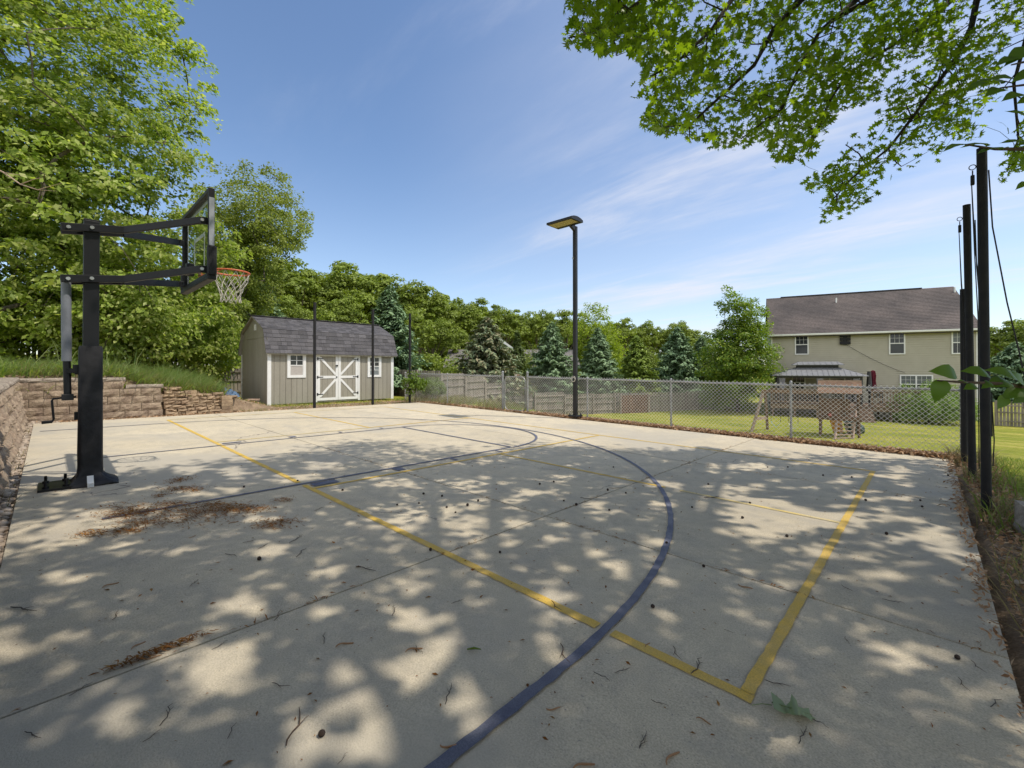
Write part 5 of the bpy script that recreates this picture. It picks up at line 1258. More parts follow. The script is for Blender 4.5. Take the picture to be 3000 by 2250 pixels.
def grow(root, pts, start=None, seg=.45, r0=.16, rmin=.008, bend=.12):
    """connects every point to the nearest grown node; returns tubes (paths, radii)"""
    nodes = [np.array(p, float) for p in (start if start is not None else [root])]; par = [max(0, i-1) for i in range(len(nodes))]
    order = np.argsort(np.linalg.norm(pts-np.array(root), axis=1)); A = np.zeros((len(nodes)+len(pts)*40, 3)); A[:len(nodes)] = nodes; k = len(nodes); load = np.zeros(len(A))
    par = par+[0]*(len(A)-len(par)); paths = []
    for i in order:
        p = pts[i]; dd = np.linalg.norm(A[:k]-p, axis=1)+.25*np.maximum(0, A[:k, 2]-p[2]); j = int(np.argmin(dd)); q = A[j].copy(); L = np.linalg.norm(p-q); m = max(1, min(30, int(L/seg))); prev = j; path = [j]
        off = rng.normal(size=3)*bend*L
        for s in range(1, m+1):
            f = s/m; x = q+(p-q)*f+off*f*(1-f)*2+np.array([0, 0, .12*L*f*(1-f)])
            A[k] = x; par[k] = prev; prev = k; path.append(k); k += 1
        paths.append(path)
        n = prev
        while True:
            load[n] += 1
            if n == par[n] or n == 0: break
            n = par[n]
    rad = np.maximum(rmin, r0*np.sqrt(load/max(1, load.max())))
    return [([A[i] for i in p], [min(rad[i], rad[p[1]]*1.1) if len(p) > 1 else rad[i] for i in p]) for p in paths if len(p) > 1], A[:k], rad[:k]
def crown_clusters(ells, n, shell=.45):
    out = []
    w_ = np.array([e[3]*e[4]*e[5] for e in ells]); w_ = w_/w_.sum()
    for e, q in zip(ells, w_):
        m = max(3, int(n*q)); d = norm(rng.normal(size=(m, 3))); r = rng.uniform(0, 1, (m, 1))**shell
        out.append(np.array(e[:3])+d*r*np.array(e[3:]))
    return np.concatenate(out)
def foliage(cl, ctr, per, rc, flat, size, lean=(0, 0, 0), up=.8, outw=.6, rnd=.7):
    n = len(cl); C = np.repeat(cl, per, 0); o = norm(C-ctr)
    aa = rng.uniform(0, 2*pi, n*per); rr = np.sqrt(rng.uniform(0, 1, n*per))*1.45*rc
    off = np.stack([rr*np.cos(aa), rr*np.sin(aa), np.clip(rng.normal(size=n*per), -1.6, 1.6)*rc*flat], 1)*np.repeat(rng.uniform(.65, 1.3, (n, 1)), per, 0)
    od = np.linalg.norm(off[:, :2], axis=1, keepdims=True); off[:, 2:3] -= .35*od*od/max(rc, .01)*.6
    P = C+off; Nn = np.array([0, 0, up])+o*outw+rng.normal(size=P.shape)*rnd+np.array(lean)
    D = norm(off+1e-6)+np.array([0, 0, -.5])+rng.normal(size=P.shape)*.5
    return P, Nn, D, size*rng.uniform(.65, 1.3, len(P))
def tree(name, lab, cat, base, ells, ncl, per, rc, size, m, bark='bark', r0=.16, flat=.35, mask=None, grp=None, trunk_to=.55, nbranch=130, shell=.45, lean=(0, 0, 0), aspect=.6, up=.8, outw=.6, rnd=.7, extra=None):
    base = np.array(base, float)
    t = thing(name, lab, cat, base, grp)
    cl = crown_clusters(ells, ncl, shell)
    gr = terr(cl[:, 0], cl[:, 1]); cl = cl[cl[:, 2] > gr+.35]
    if mask is not None:
        u, v, z = proj(cl); cl = cl[inpoly(u/VK, v/VK, mask) & (z > 1)]
    if extra is not None: cl = np.concatenate([cl, extra])
    ctr = np.array([np.average([e[i] for e in ells], weights=[e[3]*e[4]*e[5] for e in ells]) for i in range(3)])
    zt = base[2]+(max(e[2]+e[5] for e in ells)-base[2])*trunk_to
    k = 7; st = [base+(np.array([ctr[0], ctr[1], zt])-base)*np.array([(i/k)**1.3, (i/k)**1.3, i/k])+np.array([.05*sin(i*2.1), .05*cos(i*1.7), 0])*r0*6*(i > 0) for i in range(k+1)]
    sel = cl[rng.choice(len(cl), min(nbranch, len(cl)), replace=False)]
    paths, _, _ = grow(st[0], sel, st, .6, r0*.55, .010)
    tk = MB().tube([st[0]-np.array([0, 0, .2])]+st, [r0*1.25]+[r0*(1-.55*i/k) for i in range(k+1)], 10)
    for p, r in paths: tk.tube(p, r, 5, False)
    tk.build('trunk', M[bark], t, smooth=True)
    P, Nn, D, sz = foliage(cl, ctr, per, rc, flat, size, lean, up, outw, rnd)
    npmesh('crown', leaf_quads(P, Nn, sz, aspect, D), 4, M[m], t)
    return t
def spruce_mesh(H, R, seedv, droop=.25, dens=1.0, gapf=0.0, whorl=.155, spray=.26, bare=.04, wid=.40):
    r_ = np.random.default_rng(seedv); Q = []; br = []
    z = H*bare
    while z < H*.985:
        f = z/H; rad = R*((1-f)**.72)*(1-.25*max(0, .12-f)/.12); nb = int(max(4, 5+5*(1-f))*dens)
        a0 = r_.uniform(0, 6.28)
        for b in range(nb):
            if r_.uniform() < gapf: continue
            a = a0+6.283*b/nb+r_.normal()*.22; L = rad*r_.uniform(.6, 1.2); L = max(L, .12); zz = z+r_.normal()*.05
            d = np.array([cos(a), sin(a), 0]); pts = []
            n = max(2, int(L/.13))
            for i in range(n+1):
                s = i/n; pts.append(np.array([0, 0, zz])+d*L*s+np.array([0, 0, -droop*L*s+droop*.75*L*s*s+.05*(1-f)]))
            br.append((pts[0], pts[-1])); side = np.array([-d[1], d[0], 0])
            for i in range(1, n+1):
                s = i/n; wlen = wid*L*(1.15-s)+.10
                for sg in (-1, 1):
                    for q in range(2):
                        w_ = wlen*r_.uniform(.25, 1.0); c = pts[i]+side*sg*w_*.5+d*w_*.25*r_.uniform(.3, 1)+np.array([0, 0, -.10*w_+r_.normal()*.07])
                        dd = side*sg*(.75)+d*.6+np.array([0, 0, -.25])+r_.normal(size=3)*.22; Q.append((c, dd, r_.uniform(.7, 1.25)*spray, np.array([0, 0, 1.])+d*.45+r_.normal(size=3)*.35))
                Q.append((pts[i], d+r_.normal(size=3)*.15, spray*1.1, np.array([0, 0, 1.])+r_.normal(size=3)*.3))
        z += whorl*(1.15-.5*f)*H/6.5*r_.uniform(.8, 1.2)
    for i in range(14): Q.append((np.array([0, 0, H-.03*i])+r_.normal(size=3)*.015, np.array([0, 0, 1.])+r_.normal(size=3)*.35, spray*.7, r_.normal(size=3)))
    C = np.array([q[0] for q in Q]); D = np.array([q[1] for q in Q]); s = np.array([q[2] for q in Q]); Nn = np.array([q[3] for q in Q])
    return leaf_quads(C, Nn, s, .34, D), br
def spruce(name, lab, base, H, R, m, seedv, grp='spruces behind the wooden fences', cat='spruce', **kw):
    t = thing(name, lab, cat, base, grp); V, br = spruce_mesh(H, R, seedv, **kw); b = np.array(base, float)
    tk = MB().tube([b-np.array([0, 0, .2]), b+np.array([0, 0, H*.5]), b+np.array([0, 0, H*.97])], [H*.022, H*.013, .01], 8)
    for p, q in br[::2]: tk.tube([b+p, b+(p+q)/2+np.array([0, 0, -.02]), b+q], [.018, .012, .005], 3, False)
    tk.build('trunk', M['bark'], t); npmesh('crown', V+b, 4, M[m], t); return t
# ---------------------------------------------------------------- left trees
LEFT = [(-900, -1500), (440, -1500), (425, -60), (428, 20), (440, 70), (470, 100), (488, 140), (478, 185), (496, 205), (490, 245), (494, 268), (466, 280), (442, 312), (490, 345), (500, 420), (520, 600), (540, 720), (530, 860), (-900, 900)]
LEFT2 = [(430, 320), (490, 345), (530, 352), (562, 358), (604, 366), (652, 372), (660, 402), (640, 432), (684, 476), (655, 502), (652, 535), (632, 562), (596, 580), (606, 630), (560, 690), (540, 760), (430, 760)]
def g3(u, d, dz=0.0):
    p = at(u, 1080, d); return np.array([p[0], p[1], float(terr(p[0], p[1]))+dz])
b = g3(200, 15.6)
tree('maple_tree', 'tall light green maple filling the left edge behind the hoop', 'tree', b, [(b[0], b[1], 6.0, 5.2, 5.2, 5.2), (b[0]+.5, b[1]-.4, 12.2, 4.2, 4.6, 5.2)], 980, 95, .42, .17, 'maple', r0=.30, mask=LEFT, lean=(.35, .1, 0), shell=.38, nbranch=260, flat=.22, grp=None)
b = g3(-330, 13.0)
tree('maple_tree', 'broad maple at far left frame edge with a bare dead branch', 'tree', b, [(b[0], b[1], 6.8, 4.4, 4.6, 5.6), (b[0], b[1], 3.0, 3.8, 3.8, 2.2)], 650, 80, .42, .15, 'maple', r0=.24, mask=LEFT, lean=(.35, .1, 0), shell=.4, nbranch=140, flat=.28)
b = g3(700, 22.5)
tree('olive_leaved_tree', 'wispy olive-green tree leaning over the shed from behind', 'tree', b, [(b[0], b[1], 5.0, 3.2, 3.2, 3.4), (b[0]+.6, b[1]+.7, 8.4, 3.2, 3.2, 3.4), (b[0]-1.6, b[1]-1.5, 7.4, 2.6, 2.6, 3.4)], 1000, 75, .30, .135, 'locust', r0=.17, mask=LEFT2, shell=.5, nbranch=200, flat=.5, lean=(.2, 0, 0), rnd=.9)
b = g3(560, 18.5)
tree('maple_tree', 'young leafy maple just behind the tall grass beside the shed gable', 'tree', b, [(b[0], b[1], 3.2, 2.0, 2.0, 2.4)], 300, 80, .34, .14, 'maple', r0=.10, mask=LEFT, lean=(.35, .1, 0), shell=.45, nbranch=70, flat=.3)
b = g3(340, 15.0)
tree('maple_tree', 'low leafy maple growing right behind the hoop pole', 'tree', b, [(b[0], b[1], 3.4, 2.2, 2.2, 2.2)], 300, 80, .36, .145, 'maple', r0=.10, mask=LEFT, lean=(.35, .1, 0), shell=.45, nbranch=70, flat=.3)
def dead_branch():
    mb = MB(); D = 10.5
    pts = [at(-60, 470, D+.6), at(10, 505, D+.3), at(60, 540, D), at(110, 556, D), at(165, 560, D-.1)]; mb.tube(pts, [.022, .018, .014, .01, .004], 5)
    mb.tube([pts[2], at(100, 525, D), at(125, 520, D)], [.01, .007, .003], 4); mb.tube([pts[3], at(150, 545, D), at(182, 536, D)], [.008, .006, .003], 4); mb.tube([pts[1], at(50, 512, D), at(75, 514, D)], [.009, .006, .003], 4)
    o = mb.build('bare_branch', M['palewood'], bpy.data.objects.get('maple_tree.001'), smooth=True)
dead_branch()
# ---------------------------------------------------------------- oak wood along the skyline
def oak_proto(seedv, R=4.6, Hc=5.0):
    r_ = np.random.default_rng(seedv); n = 88; d = norm(r_.normal(size=(n, 3))+r_.normal(size=3)*.25); d[:, 2] = np.abs(d[:, 2])*1.0-.25*(r_.uniform(size=n) < .45)
    cl = d*np.array([R, R, Hc])*(r_.uniform(.35, 1.12, (n, 1))**.6)
    per = 120; C = np.repeat(cl, per, 0); o = norm(r_.normal(size=(n*per, 3))); o[:, 2] = np.where(o[:, 2] < -.2, -o[:, 2], o[:, 2])
    rr = np.repeat(r_.uniform(.45, 1.35, (n, 1)), per, 0); P = C+o*rr*np.array([1, 1, .75])*r_.uniform(.55, 1.12, (n*per, 1))
    Nn = o+np.array([0, 0, .35])+r_.normal(size=P.shape)*.45
    return leaf_quads(P, Nn, r_.uniform(.22, .44, len(P)), .75)
OAKS = []
def oak_wood():
    base = []
    for i in range(4):
        V = oak_proto(40+i, 4.3+.3*i, 4.6+.4*(i % 2))
        me = MB(); H = 9.0
        tk = MB().tube([(0, 0, -.3), (.1, .05, H*.5), (.05, .1, H)], [.36, .27, .2], 8)
        for k in range(9): a = k*2.4; tk.tube([(.07, .07, H*.55+k*.3), (2.0*cos(a), 2.0*sin(a), H*.85+k*.2), (3.4*cos(a), 3.4*sin(a), H+.3*k)], [.12, .08, .03], 5, False)
        base.append((V+np.array([0, 0, H]), tk))
    spec = [  # u(view), v top(view), depth, label landmark, material
        (575, 560, 62, 'its top left of the shed ridge'), (640, 566, 58, 'directly above the left end of the shed roof'),
        (700, 582, 62, 'above the shed roof by the first black pole'), (770, 578, 64, 'above the shed roof between the first two black poles'),
        (838, 600, 60, 'above the right end of the shed roof'), (905, 618, 62, 'above the third black pole'),
        (965, 640, 66, 'left of the sparse brownish spruce top'), (1030, 652, 68, 'above the sparse brownish spruce'),
        (1095, 664, 70, 'above the dark weeping conifer'), (1160, 672, 72, 'above the first blue spruce'),
        (1225, 670, 74, 'behind the light pole'), (1345, 690, 74, 'right of the yellow-green tree'),
        (1400, 694, 76, 'above the yellow-green spruce'), (1455, 698, 76, 'above the broad dark spruce'), (1505, 712, 78, 'beside the tree at the house corner'),
        (620, 640, 46, 'lower one, right behind the shed ridge left end'), (740, 640, 48, 'lower one behind the shed roof centre'), (935, 690, 50, 'lower one right of the third black pole'), (870, 668, 52, 'lower one behind the spruce beside the shed'), (1000, 715, 56, 'lower one behind the brownish spruce')]
    protos = []
    for i, (uv, vt, d, land) in enumerate(spec):
        p = g3(uv*VK, d); ztop = CZ+(1080-vt*VK)/FPX*d; H = ztop-p[2]; s = H/14.2
        lab = 'rounded oak of the distant wood, '+land
        if i < 4:
            V, tk = base[i]; t = thing('oak_tree', lab, 'tree', p, 'oaks of the wood along the skyline')
            c = npmesh('crown', V+p, 4, M['oakbg'], t); tk.v = [tuple(np.array(q)+p) for q in tk.v]; tk.build('trunk', M['bark'], t); protos.append(t)
        else:
            t = copy_tree(protos[i % 4]); t.location = p; t['label'] = lab
        wx = s*rng.uniform(.92, 1.12)*(1.0 if vt < 640 else .9); t.scale = (wx, wx, s); t.rotation_euler = (0, 0, rng.uniform(0, 6.28))
    # right-hand distance
    for j, (uv, vt, d, land) in enumerate(((2195, 690, 60, 'leafy tree in the far distance at the right frame edge'), (2150, 720, 66, 'leafy tree in the far distance right of the nearest black pole'), (2290, 680, 55, 'leafy tree in the far distance just outside the right edge'), (2105, 735, 75, 'leafy tree in the far distance between two black poles'))):
        p = g3(uv*VK, d); H = CZ+(1080-vt*VK)/FPX*d-p[2]; t = copy_tree(protos[j % 4]); t.location = p; s = H/14.2; t.scale = (s*1.25, s*1.25, s); t['label'] = land; t['group'] = 'distant trees at right'
oak_wood()
def far_wood():
    # the rest of the wood behind the first row reads as one mass
    Vs = []
    protoV = oak_proto(77, 4.6, 5.0)
    for k in range(34):
        u = 480+k*31+rng.uniform(-10, 10); d = rng.uniform(84, 100); vt = np.interp(u, [480, 700, 900, 1100, 1300, 1520, 1560], [600, 600, 632, 678, 700, 722, 730])+rng.uniform(0, 8)
        p = g3(u*VK, d); s = max(.4, (CZ+(1080-vt*VK)/FPX*d-p[2])/14.2); a = rng.uniform(0, 6.28); Rm = np.array([[cos(a), -sin(a), 0], [sin(a), cos(a), 0], [0, 0, 1]])
        Vs.append(((protoV+np.array([0, 0, 9.0]))*s)@Rm.T+p); Vs.append((protoV*np.array([1.1, 1.1, 1.0])*s+np.array([0, 0, 3.5*s]))@Rm.T+p)
    for k in range(14):
        u = 2080+k*40; d = rng.uniform(75, 110); p = g3(u*VK, d); a = rng.uniform(0, 6.28); s = rng.uniform(.55, .75)
        Vs.append((protoV*np.array([1.3, 1.3, 1.0])*s+np.array([0, 0, 3.5*s]))+p); Vs.append((protoV*np.array([1.1, 1.1, 1.0])*s+np.array([0, 0, 6.5*s]))+p)
    o = npmesh('distant_wood', np.concatenate(Vs), 4, M['oakbg']); tag(o, 'mass of far oak wood closing the view behind the nearer trees', 'wood', kind='stuff')
far_wood()
def under():
    # shrubby understory at the foot of the wood
    for (uv, vt, d, w_, mt, lab) in ((560, 690, 30, 2.2, 'maple', 'leafy shrub mass behind the left gable of the shed'), (925, 760, 32, 2.0, 'oakbg', 'dark leafy shrub between third black pole and brownish spruce'), (1010, 770, 36, 2.4, 'oakbg', 'dark leafy shrub behind the left part of the chain-link fence'), (1560, 740, 40, 2.6, 'oakbg', 'dark leafy shrub below the tree at the house corner'), (1090, 760, 44, 2.4, 'oakbg', 'dark leafy shrub behind the dark weeping conifer'), (1140, 748, 40, 2.6, 'oakbg', 'dark leafy shrub behind the first blue spruce'), (1400, 745, 46, 2.4, 'oakbg', 'dark leafy shrub between the yellow-green and the broad dark spruce')):
        p = g3(uv*VK, d); H = CZ+(1080-vt*VK)/FPX*d-p[2]
        tree('shrub', lab, 'shrub', p, [(p[0], p[1], p[2]+H*.5, w_, w_, H*.52)], 150, 60, .42, .2, mt, r0=.07, shell=.5, nbranch=40, flat=.6, grp='leafy shrubs under the wood')
under()
# ---------------------------------------------------------------- spruces and garden trees
def SP(u, vtop, d): p = g3(u, d); return p, CZ+(1080-vtop)/FPX*d-p[2]
for nm, lab, u, vt, d, hw, mt, sd, kw in (
    ('spruce_tree', 'blue-green spruce rising behind the left end of the shed roof', 775, 818, 27, 90, 'spruce_blue', 1, {}),
    ('spruce_tree', 'big green spruce right of the shed, behind the third black pole', 1140, 838, 23.5, 95, 'spruce_green', 2, {}),
    ('spruce_tree', 'sparse brownish spruce with open branches left of the gate', 1428, 930, 28.0, 112, 'spruce_brown', 3, dict(gapf=.18, droop=.10)),
    ('spruce_tree', 'dense blue spruce just left of the light pole', 1617, 945, 37.0, 78, 'spruce_blue', 4, {}),
    ('spruce_tree', 'dense blue spruce just right of the light pole', 1752, 962, 38.0, 74, 'spruce_blue', 5, {}),
    ('spruce_tree', 'bright yellow-green spruce right of the two blue ones', 1866, 984, 39, 62, 'spruce_lime', 6, dict(droop=.15)),
    ('spruce_tree', 'broad dark green spruce with heavy layered branches', 1985, 958, 40.5, 82, 'spruce_green', 7, dict(whorl=.2)),
    ('spruce_tree', 'blue spruce top peeping out behind the tree at the house corner', 2056, 985, 42, 50, 'spruce_blue', 8, {}),
    ('spruce_tree', 'dark green spruce far right behind the nearest black pole', 2975, 1005, 44, 110, 'spruce_green', 9, {})):
    p, H = SP(u, vt, d); R = 1.32*hw/FPX*d; spruce(nm, lab, p, H, R, mt, sd, dens=kw.pop('dens', 1.0), spray=.24+.0045*d, **kw)
p, H = SP(1516, 968, 35)
spruce('weeping_conifer', 'narrow dark weeping conifer left of the blue spruce', p, H, 1.15, 'spruce_dark', 21, grp=None, cat='conifer', droop=1.2, spray=.34, wid=.3)
p, H = SP(1735, 884, 52)
tree('pale_leaved_tree', 'airy yellow-green tree standing behind the light pole', 'tree', p, [(p[0], p[1], p[2]+H*.62, 2.6, 2.6, H*.38), (p[0]+1.4, p[1]+1.2, p[2]+H*.45, 2.4, 2.4, H*.34)], 260, 55, .5, .24, 'limebg', r0=.16, shell=.5, nbranch=80, flat=.6)
p, H = SP(2160, 832, 33)
tree('ornamental_tree', 'bushy green garden tree at the left corner of the house', 'tree', p, [(p[0], p[1], p[2]+H*.36, 2.9, 2.9, H*.34), (p[0]+.2, p[1]+.2, p[2]+H*.62, 2.1, 2.1, H*.30), (p[0]-.1, p[1]-.1, p[2]+H*.82, 1.2, 1.2, H*.19)], 480, 75, .34, .17, 'pear', r0=.13, shell=.5, nbranch=120, flat=.5)
p = g3(2718, 27.0)
tree('juniper_bush', 'big spreading green bush on the lawn beside the deck', 'bush', p, [(p[0], p[1], p[2]+1.2, 1.8, 1.5, 1.45), (p[0]+.8, p[1]+.3, p[2]+.8, 1.4, 1.4, 1.1), (p[0]-.9, p[1]-.3, p[2]+.7, 1.1, 1.1, .9)], 330, 70, .22, .13, 'bush', r0=.06, shell=.6, nbranch=70, flat=.8, aspect=.35, rnd=1.0)
p = g3(2090, 34.5)
tree('shrub', 'flowering shrub with pale leaves at the foot of the corner tree', 'shrub', p, [(p[0], p[1], p[2]+.8, 1.2, 1.0, .9)], 80, 50, .25, .12, 'bush', r0=.04, nbranch=20, flat=.7)
p = g3(1266, 19.5)
tree('round_shrub', 'clipped round light green shrub behind the chain-link fence', 'shrub', p, [(p[0], p[1], p[2]+.48, .54, .54, .46)], 240, 60, .09, .055, 'boxwood', r0=.03, shell=.18, nbranch=20, flat=.9, up=.5, outw=1.0)
p = g3(1217, 17.6)
tree('sapling', 'small bright green sapling between third black pole and round shrub', 'sapling', p, [(p[0], p[1], p[2]+.95, .42, .42, .45)], 44, 26, .14, .10, 'boxwood', r0=.012, nbranch=18, flat=.5, trunk_to=.8)
p = g3(2640, 17.5)
def stalks():
    for (u, d, h, lab) in ((2655, 10.6, .85, 'dry brown weed stalk standing before the chain-link fence'), (2425, 10.2, .25, 'dry brown weed clump at the fence foot below the play tower')):
        q = at(u, 1290, d); q[2] = float(terr(q[0], q[1])); mb = MB(); vs = []
        t = thing('dry_weed', lab, 'weed', q)
        for k in range(3):
            a = rng.uniform(0, 6.28); tp = q+np.array([.12*cos(a), .12*sin(a), h*(.7+.15*k)]); mb.tube([q, (q+tp)/2+rng.normal(size=3)*.03, tp], [.006, .005, .002], 4)
            C = tp+rng.normal(size=(60, 3))*np.array([.05, .05, .13]); vs.append(leaf_quads(C, rng.normal(size=(60, 3)), .045, .5))
        mb.build('stem', M['twig'], t); npmesh('seed_head', np.concatenate(vs), 4, M['drygrass'], t)
stalks()
# ---------------------------------------------------------------- shade tree over the court (pin oak)
OAKA = [(1215, -30), (1218, 92), (1238, 108), (1262, 112), (1285, 100), (1300, 118), (1330, 128), (1345, 108), (1376, 132), (1392, 150), (1356, 178), (1352, 190), (1380, 222), (1408, 212), (1382, 262), (1392, 282), (1430, 290), (1468, 292), (1498, 308), (1540, 322), (1580, 328), (1615, 318), (1640, 300), (1654, 318), (1672, 360), (1702, 362), (1716, 345), (1740, 358), (1770, 325), (1780, 300), (1800, 262), (1828, 238), (1870, 222), (1880, 215), (1905, 220), (1890, 235), (1860, 275), (1830, 300), (1815, 325), (1790, 355), (1740, 385), (1728, 400), (1752, 425), (1790, 405), (1768, 460), (1772, 482), (1830, 470), (1868, 440), (1905, 425), (1895, 385), (1935, 392), (1960, 408), (1985, 378), (2005, 350), (2040, 345), (2048, 318), (2030, 290), (2090, 305), (2130, 290), (2140, 250), (2172, 195), (2165, 160), (2150, 120), (2200, 75), (2260, 60), (2260, -30)]
OAKB = [(2150, 375), (2165, 395), (2185, 385), (2212, 365), (2300, 350), (2300, 110), (2200, 250), (2190, 300), (2165, 340)]
SHADE = [(6.55, -6), (6.4, -2.3), (6.47, -1.42), (6.69, -0.67), (6.6, 0.3), (6.45, 0.86), (6.35, 1.31), (6.3, 1.87), (6.64, 2.31), (7.24, 2.08), (7.58, 2.4), (8.09, 2.72), (8.5, 2.7), (9.0, 2.9), (8.5, 4.0), (9.26, 4.5), (9.67, 4.7), (10.1, 4.7), (10.41, 5.39), (10.83, 5.75), (12.04, 6.5), (12.91, 7.0), (14.2, 7.6), (16, 8.2), (24, 9), (30, 4), (30, -16), (8, -16)]
LITN = None
def shade_oak():
    base = np.array([19.3, 1.2, float(terr(19.3, 1.2))])
    t = thing('oak_tree', 'large pin oak overhanging the court with lobed leaves on dark hanging branches', 'tree', base)
    def lit(S):  # irregular openings in the crown
        a = np.sin(S[:, 0]*1.35+.6*np.sin(S[:, 1]*1.1))*np.sin(S[:, 1]*1.55+1.1+.8*np.sin(S[:, 0]*.9)); b = np.sin(S[:, 0]*2.9+1.7)*np.sin(S[:, 1]*2.6+.4)
        return a+.6*b
    GAPS = [(825, 1500, 175, 80), (700, 1600, 130, 58), (455, 1435, 115, 60), (520, 1312, 60, 24), (260, 1560, 60, 38), (895, 1338, 62, 30), (998, 1312, 48, 24), (985, 1440, 85, 62), (700, 1322, 32, 20), (1180, 1300, 46, 22), (1232, 1288, 40, 20), (1290, 1375, 48, 46), (1270, 1195, 42, 26), (1345, 1222, 66, 26), (1165, 1400, 70, 32), (1195, 1330, 46, 26), (1700, 1122, 130, 34), (1640, 1152, 70, 22), (2000, 1160, 84, 20), (2075, 1200, 60, 14), (1960, 1415, 105, 26), (2110, 1488, 60, 16), (135, 1246, 42, 16), (930, 1120, 28, 9), (1250, 1160, 42, 12), (1278, 1092, 34, 9), (850, 1040, 60, 9), (1140, 1065, 46, 8), (1640, 1080, 70, 10), (1760, 1000, 50, 6), (1560, 1010, 40, 6), (1480, 1245, 20, 9), (1780, 1195, 40, 12), (1900, 1240, 60, 14), (560, 1120, 40, 8), (200, 1110, 50, 12), (150, 1160, 60, 12), (1050, 1540, 60, 50), (380, 1190, 40, 12), (1120, 1130, 30, 8), (1420, 1620, 45, 22), (20, 1400, 60, 30)]
    gr = np.random.default_rng(5)
    for _ in range(120): GAPS.append((gr.uniform(980, 2030), gr.uniform(985, 1260), gr.uniform(14, 46), gr.uniform(3.5, 10)))
    for _ in range(26): GAPS.append((gr.uniform(120, 960), gr.uniform(1000, 1130), gr.uniform(16, 46), gr.uniform(4, 9)))
    for _ in range(7): GAPS.append((gr.uniform(100, 1300), gr.uniform(1180, 1600), gr.uniform(18, 50), gr.uniform(9, 22)))
    def in_gap(P):
        S = P[:, :2]-P[:, 2:3]*np.array([SHX, SHYY]); G = np.concatenate([S, gz(S[:, 0], S[:, 1])[:, None]], 1); G[:, :2] += -gz(S[:, 0], S[:, 1])[:, None]*-np.array([SHX, SHYY])
        u, v, z = proj(G); u, v = u/VK, v/VK; r = np.zeros(len(P), bool)
        for i, (a, b_, rx, ry) in enumerate(GAPS):
            du, dv = (u-a)/rx, (v-b_)/ry; th = np.arctan2(dv, du); r |= du*du+dv*dv < 1.0+.45*np.sin(3*th+i*1.7)+.30*np.sin(5*th+i*2.9)+.2*np.sin(9*th+i)
        return r & (z > .2)
    def ok_view(P):
        u, v, z = proj(P); u, v = u/VK, v/VK
        infr = (z > .15) & (u > -60) & (u < 2272) & (v > -14) & (v < 1700)
        return infr, inpoly(u, v, OAKA) | inpoly(u, v, OAKB)
    def near_cut(P): return (np.linalg.norm(P-C0, axis=1) > 2.6)
    # visible sprays
    n = 60000; u = rng.uniform(1210, 2270, n); v = rng.uniform(-14, 486, n); keep = inpoly(u, v, OAKA) | inpoly(u, v, OAKB); u, v = u[keep], v[keep]
    d0 = np.interp(u, [1215, 1500, 1800, 2212], [4.6, 5.6, 6.6, 6.6]); d = d0+rng.normal(size=len(u))*.7+np.maximum(0, (180-v))*.004*rng.uniform(0, 1, len(u))
    P = C0+d[:, None]*(FW+RT*((u*VK-1500)/FPX)[:, None]+UP*((1125+SHY-v*VK)/FPX)[:, None])
    S = P[:, :2]-P[:, 2:3]*np.array([SHX, SHYY]); keep = inpoly(S[:, 0], S[:, 1], SHADE); P, u, v = P[keep], u[keep], v[keep]
    gap = np.sin(u*.021+1.0+.9*np.sin(v*.017))*np.sin(v*.028+.5+.8*np.sin(u*.013))+.5*np.sin(u*.06)*np.sin(v*.07+1); dens = np.clip(.50-gap*.62, .03, 1)*np.where(v < 130, 1.25, 1.0)
    P = P[rng.uniform(0, 1, len(P)) < dens]
    # thin to spaced spray centres
    sel = []; cell = {}
    for i, p in enumerate(P):
        k = tuple((p/.23).astype(int))
        if k in cell: continue
        cell[k] = 1; sel.append(i)
        if len(sel) >= 820: break
    vis = P[sel]
    # hidden crown above and behind the camera, giving the shade
    n = 90000; S = np.stack([rng.uniform(6.2, 19, n), rng.uniform(-14, 8, n)], 1); h = rng.uniform(4.8, 12.5, n)**1.0; keep = inpoly(S[:, 0], S[:, 1], SHADE); S, h = S[keep], h[keep]
    H = np.stack([S[:, 0]+h*SHX, S[:, 1]+h*SHYY, h], 1); inf, inm = ok_view(H); dist = np.linalg.norm(H[:, :2]-base[:2], axis=1)
    keep = (~inf) & (dist < 12.5) & near_cut(H) & (h > 4.2+.10*dist) & (h < 12.5-.35*np.maximum(0, dist-5)); H, S = H[keep], S[keep]
    keep = lit(S) < rng.normal(size=len(S))*.12+.58; H = H[keep]
    sel = []; cell = {}
    for i, p in enumerate(H):
        k = tuple((p/.44).astype(int))
        if k in cell: continue
        cell[k] = 1; sel.append(i)
    hid = H[sel][:3300]
    limbs = []
    def limb(pts): limbs.append([at(u*VK, v*VK, d) for u, v, d in pts])
    L2 = lambda x, y: (1622+x/3.75, y/3.75)   # second crop to view px
    limb([(2400, -420, 7.2), (2270, -120, 6.9), (2110, 0, 6.8), (2098, 60, 6.7), (2062, 130, 6.6), (2025, 180, 6.4), (1970, 255, 6.2), (1920, 320, 6.1), (1840, 385, 6.0), (1800, 430, 5.9)])
    limb([(2350, -380, 7.3), (2180, -110, 7.0), (2050, 5, 6.9), (1985, 62, 6.7), (1890, 122, 6.5), (1830, 160, 6.3), (1795, 215, 6.2), (1745, 330, 6.0)])
    limb([(2200, -330, 6.6), (2000, -110, 6.4), (1850, 0, 6.2), (1770, 68, 6.0), (1722, 155, 5.9), (1690, 235, 5.8), (1600, 300, 5.7)])
    limb([(2050, -320, 6.2), (1850, -120, 6.0), (1730, 0, 5.8), (1670, 65, 5.7), (1630, 140, 5.6), (1560, 205, 5.5), (1490, 270, 5.4), (1420, 275, 5.3)])
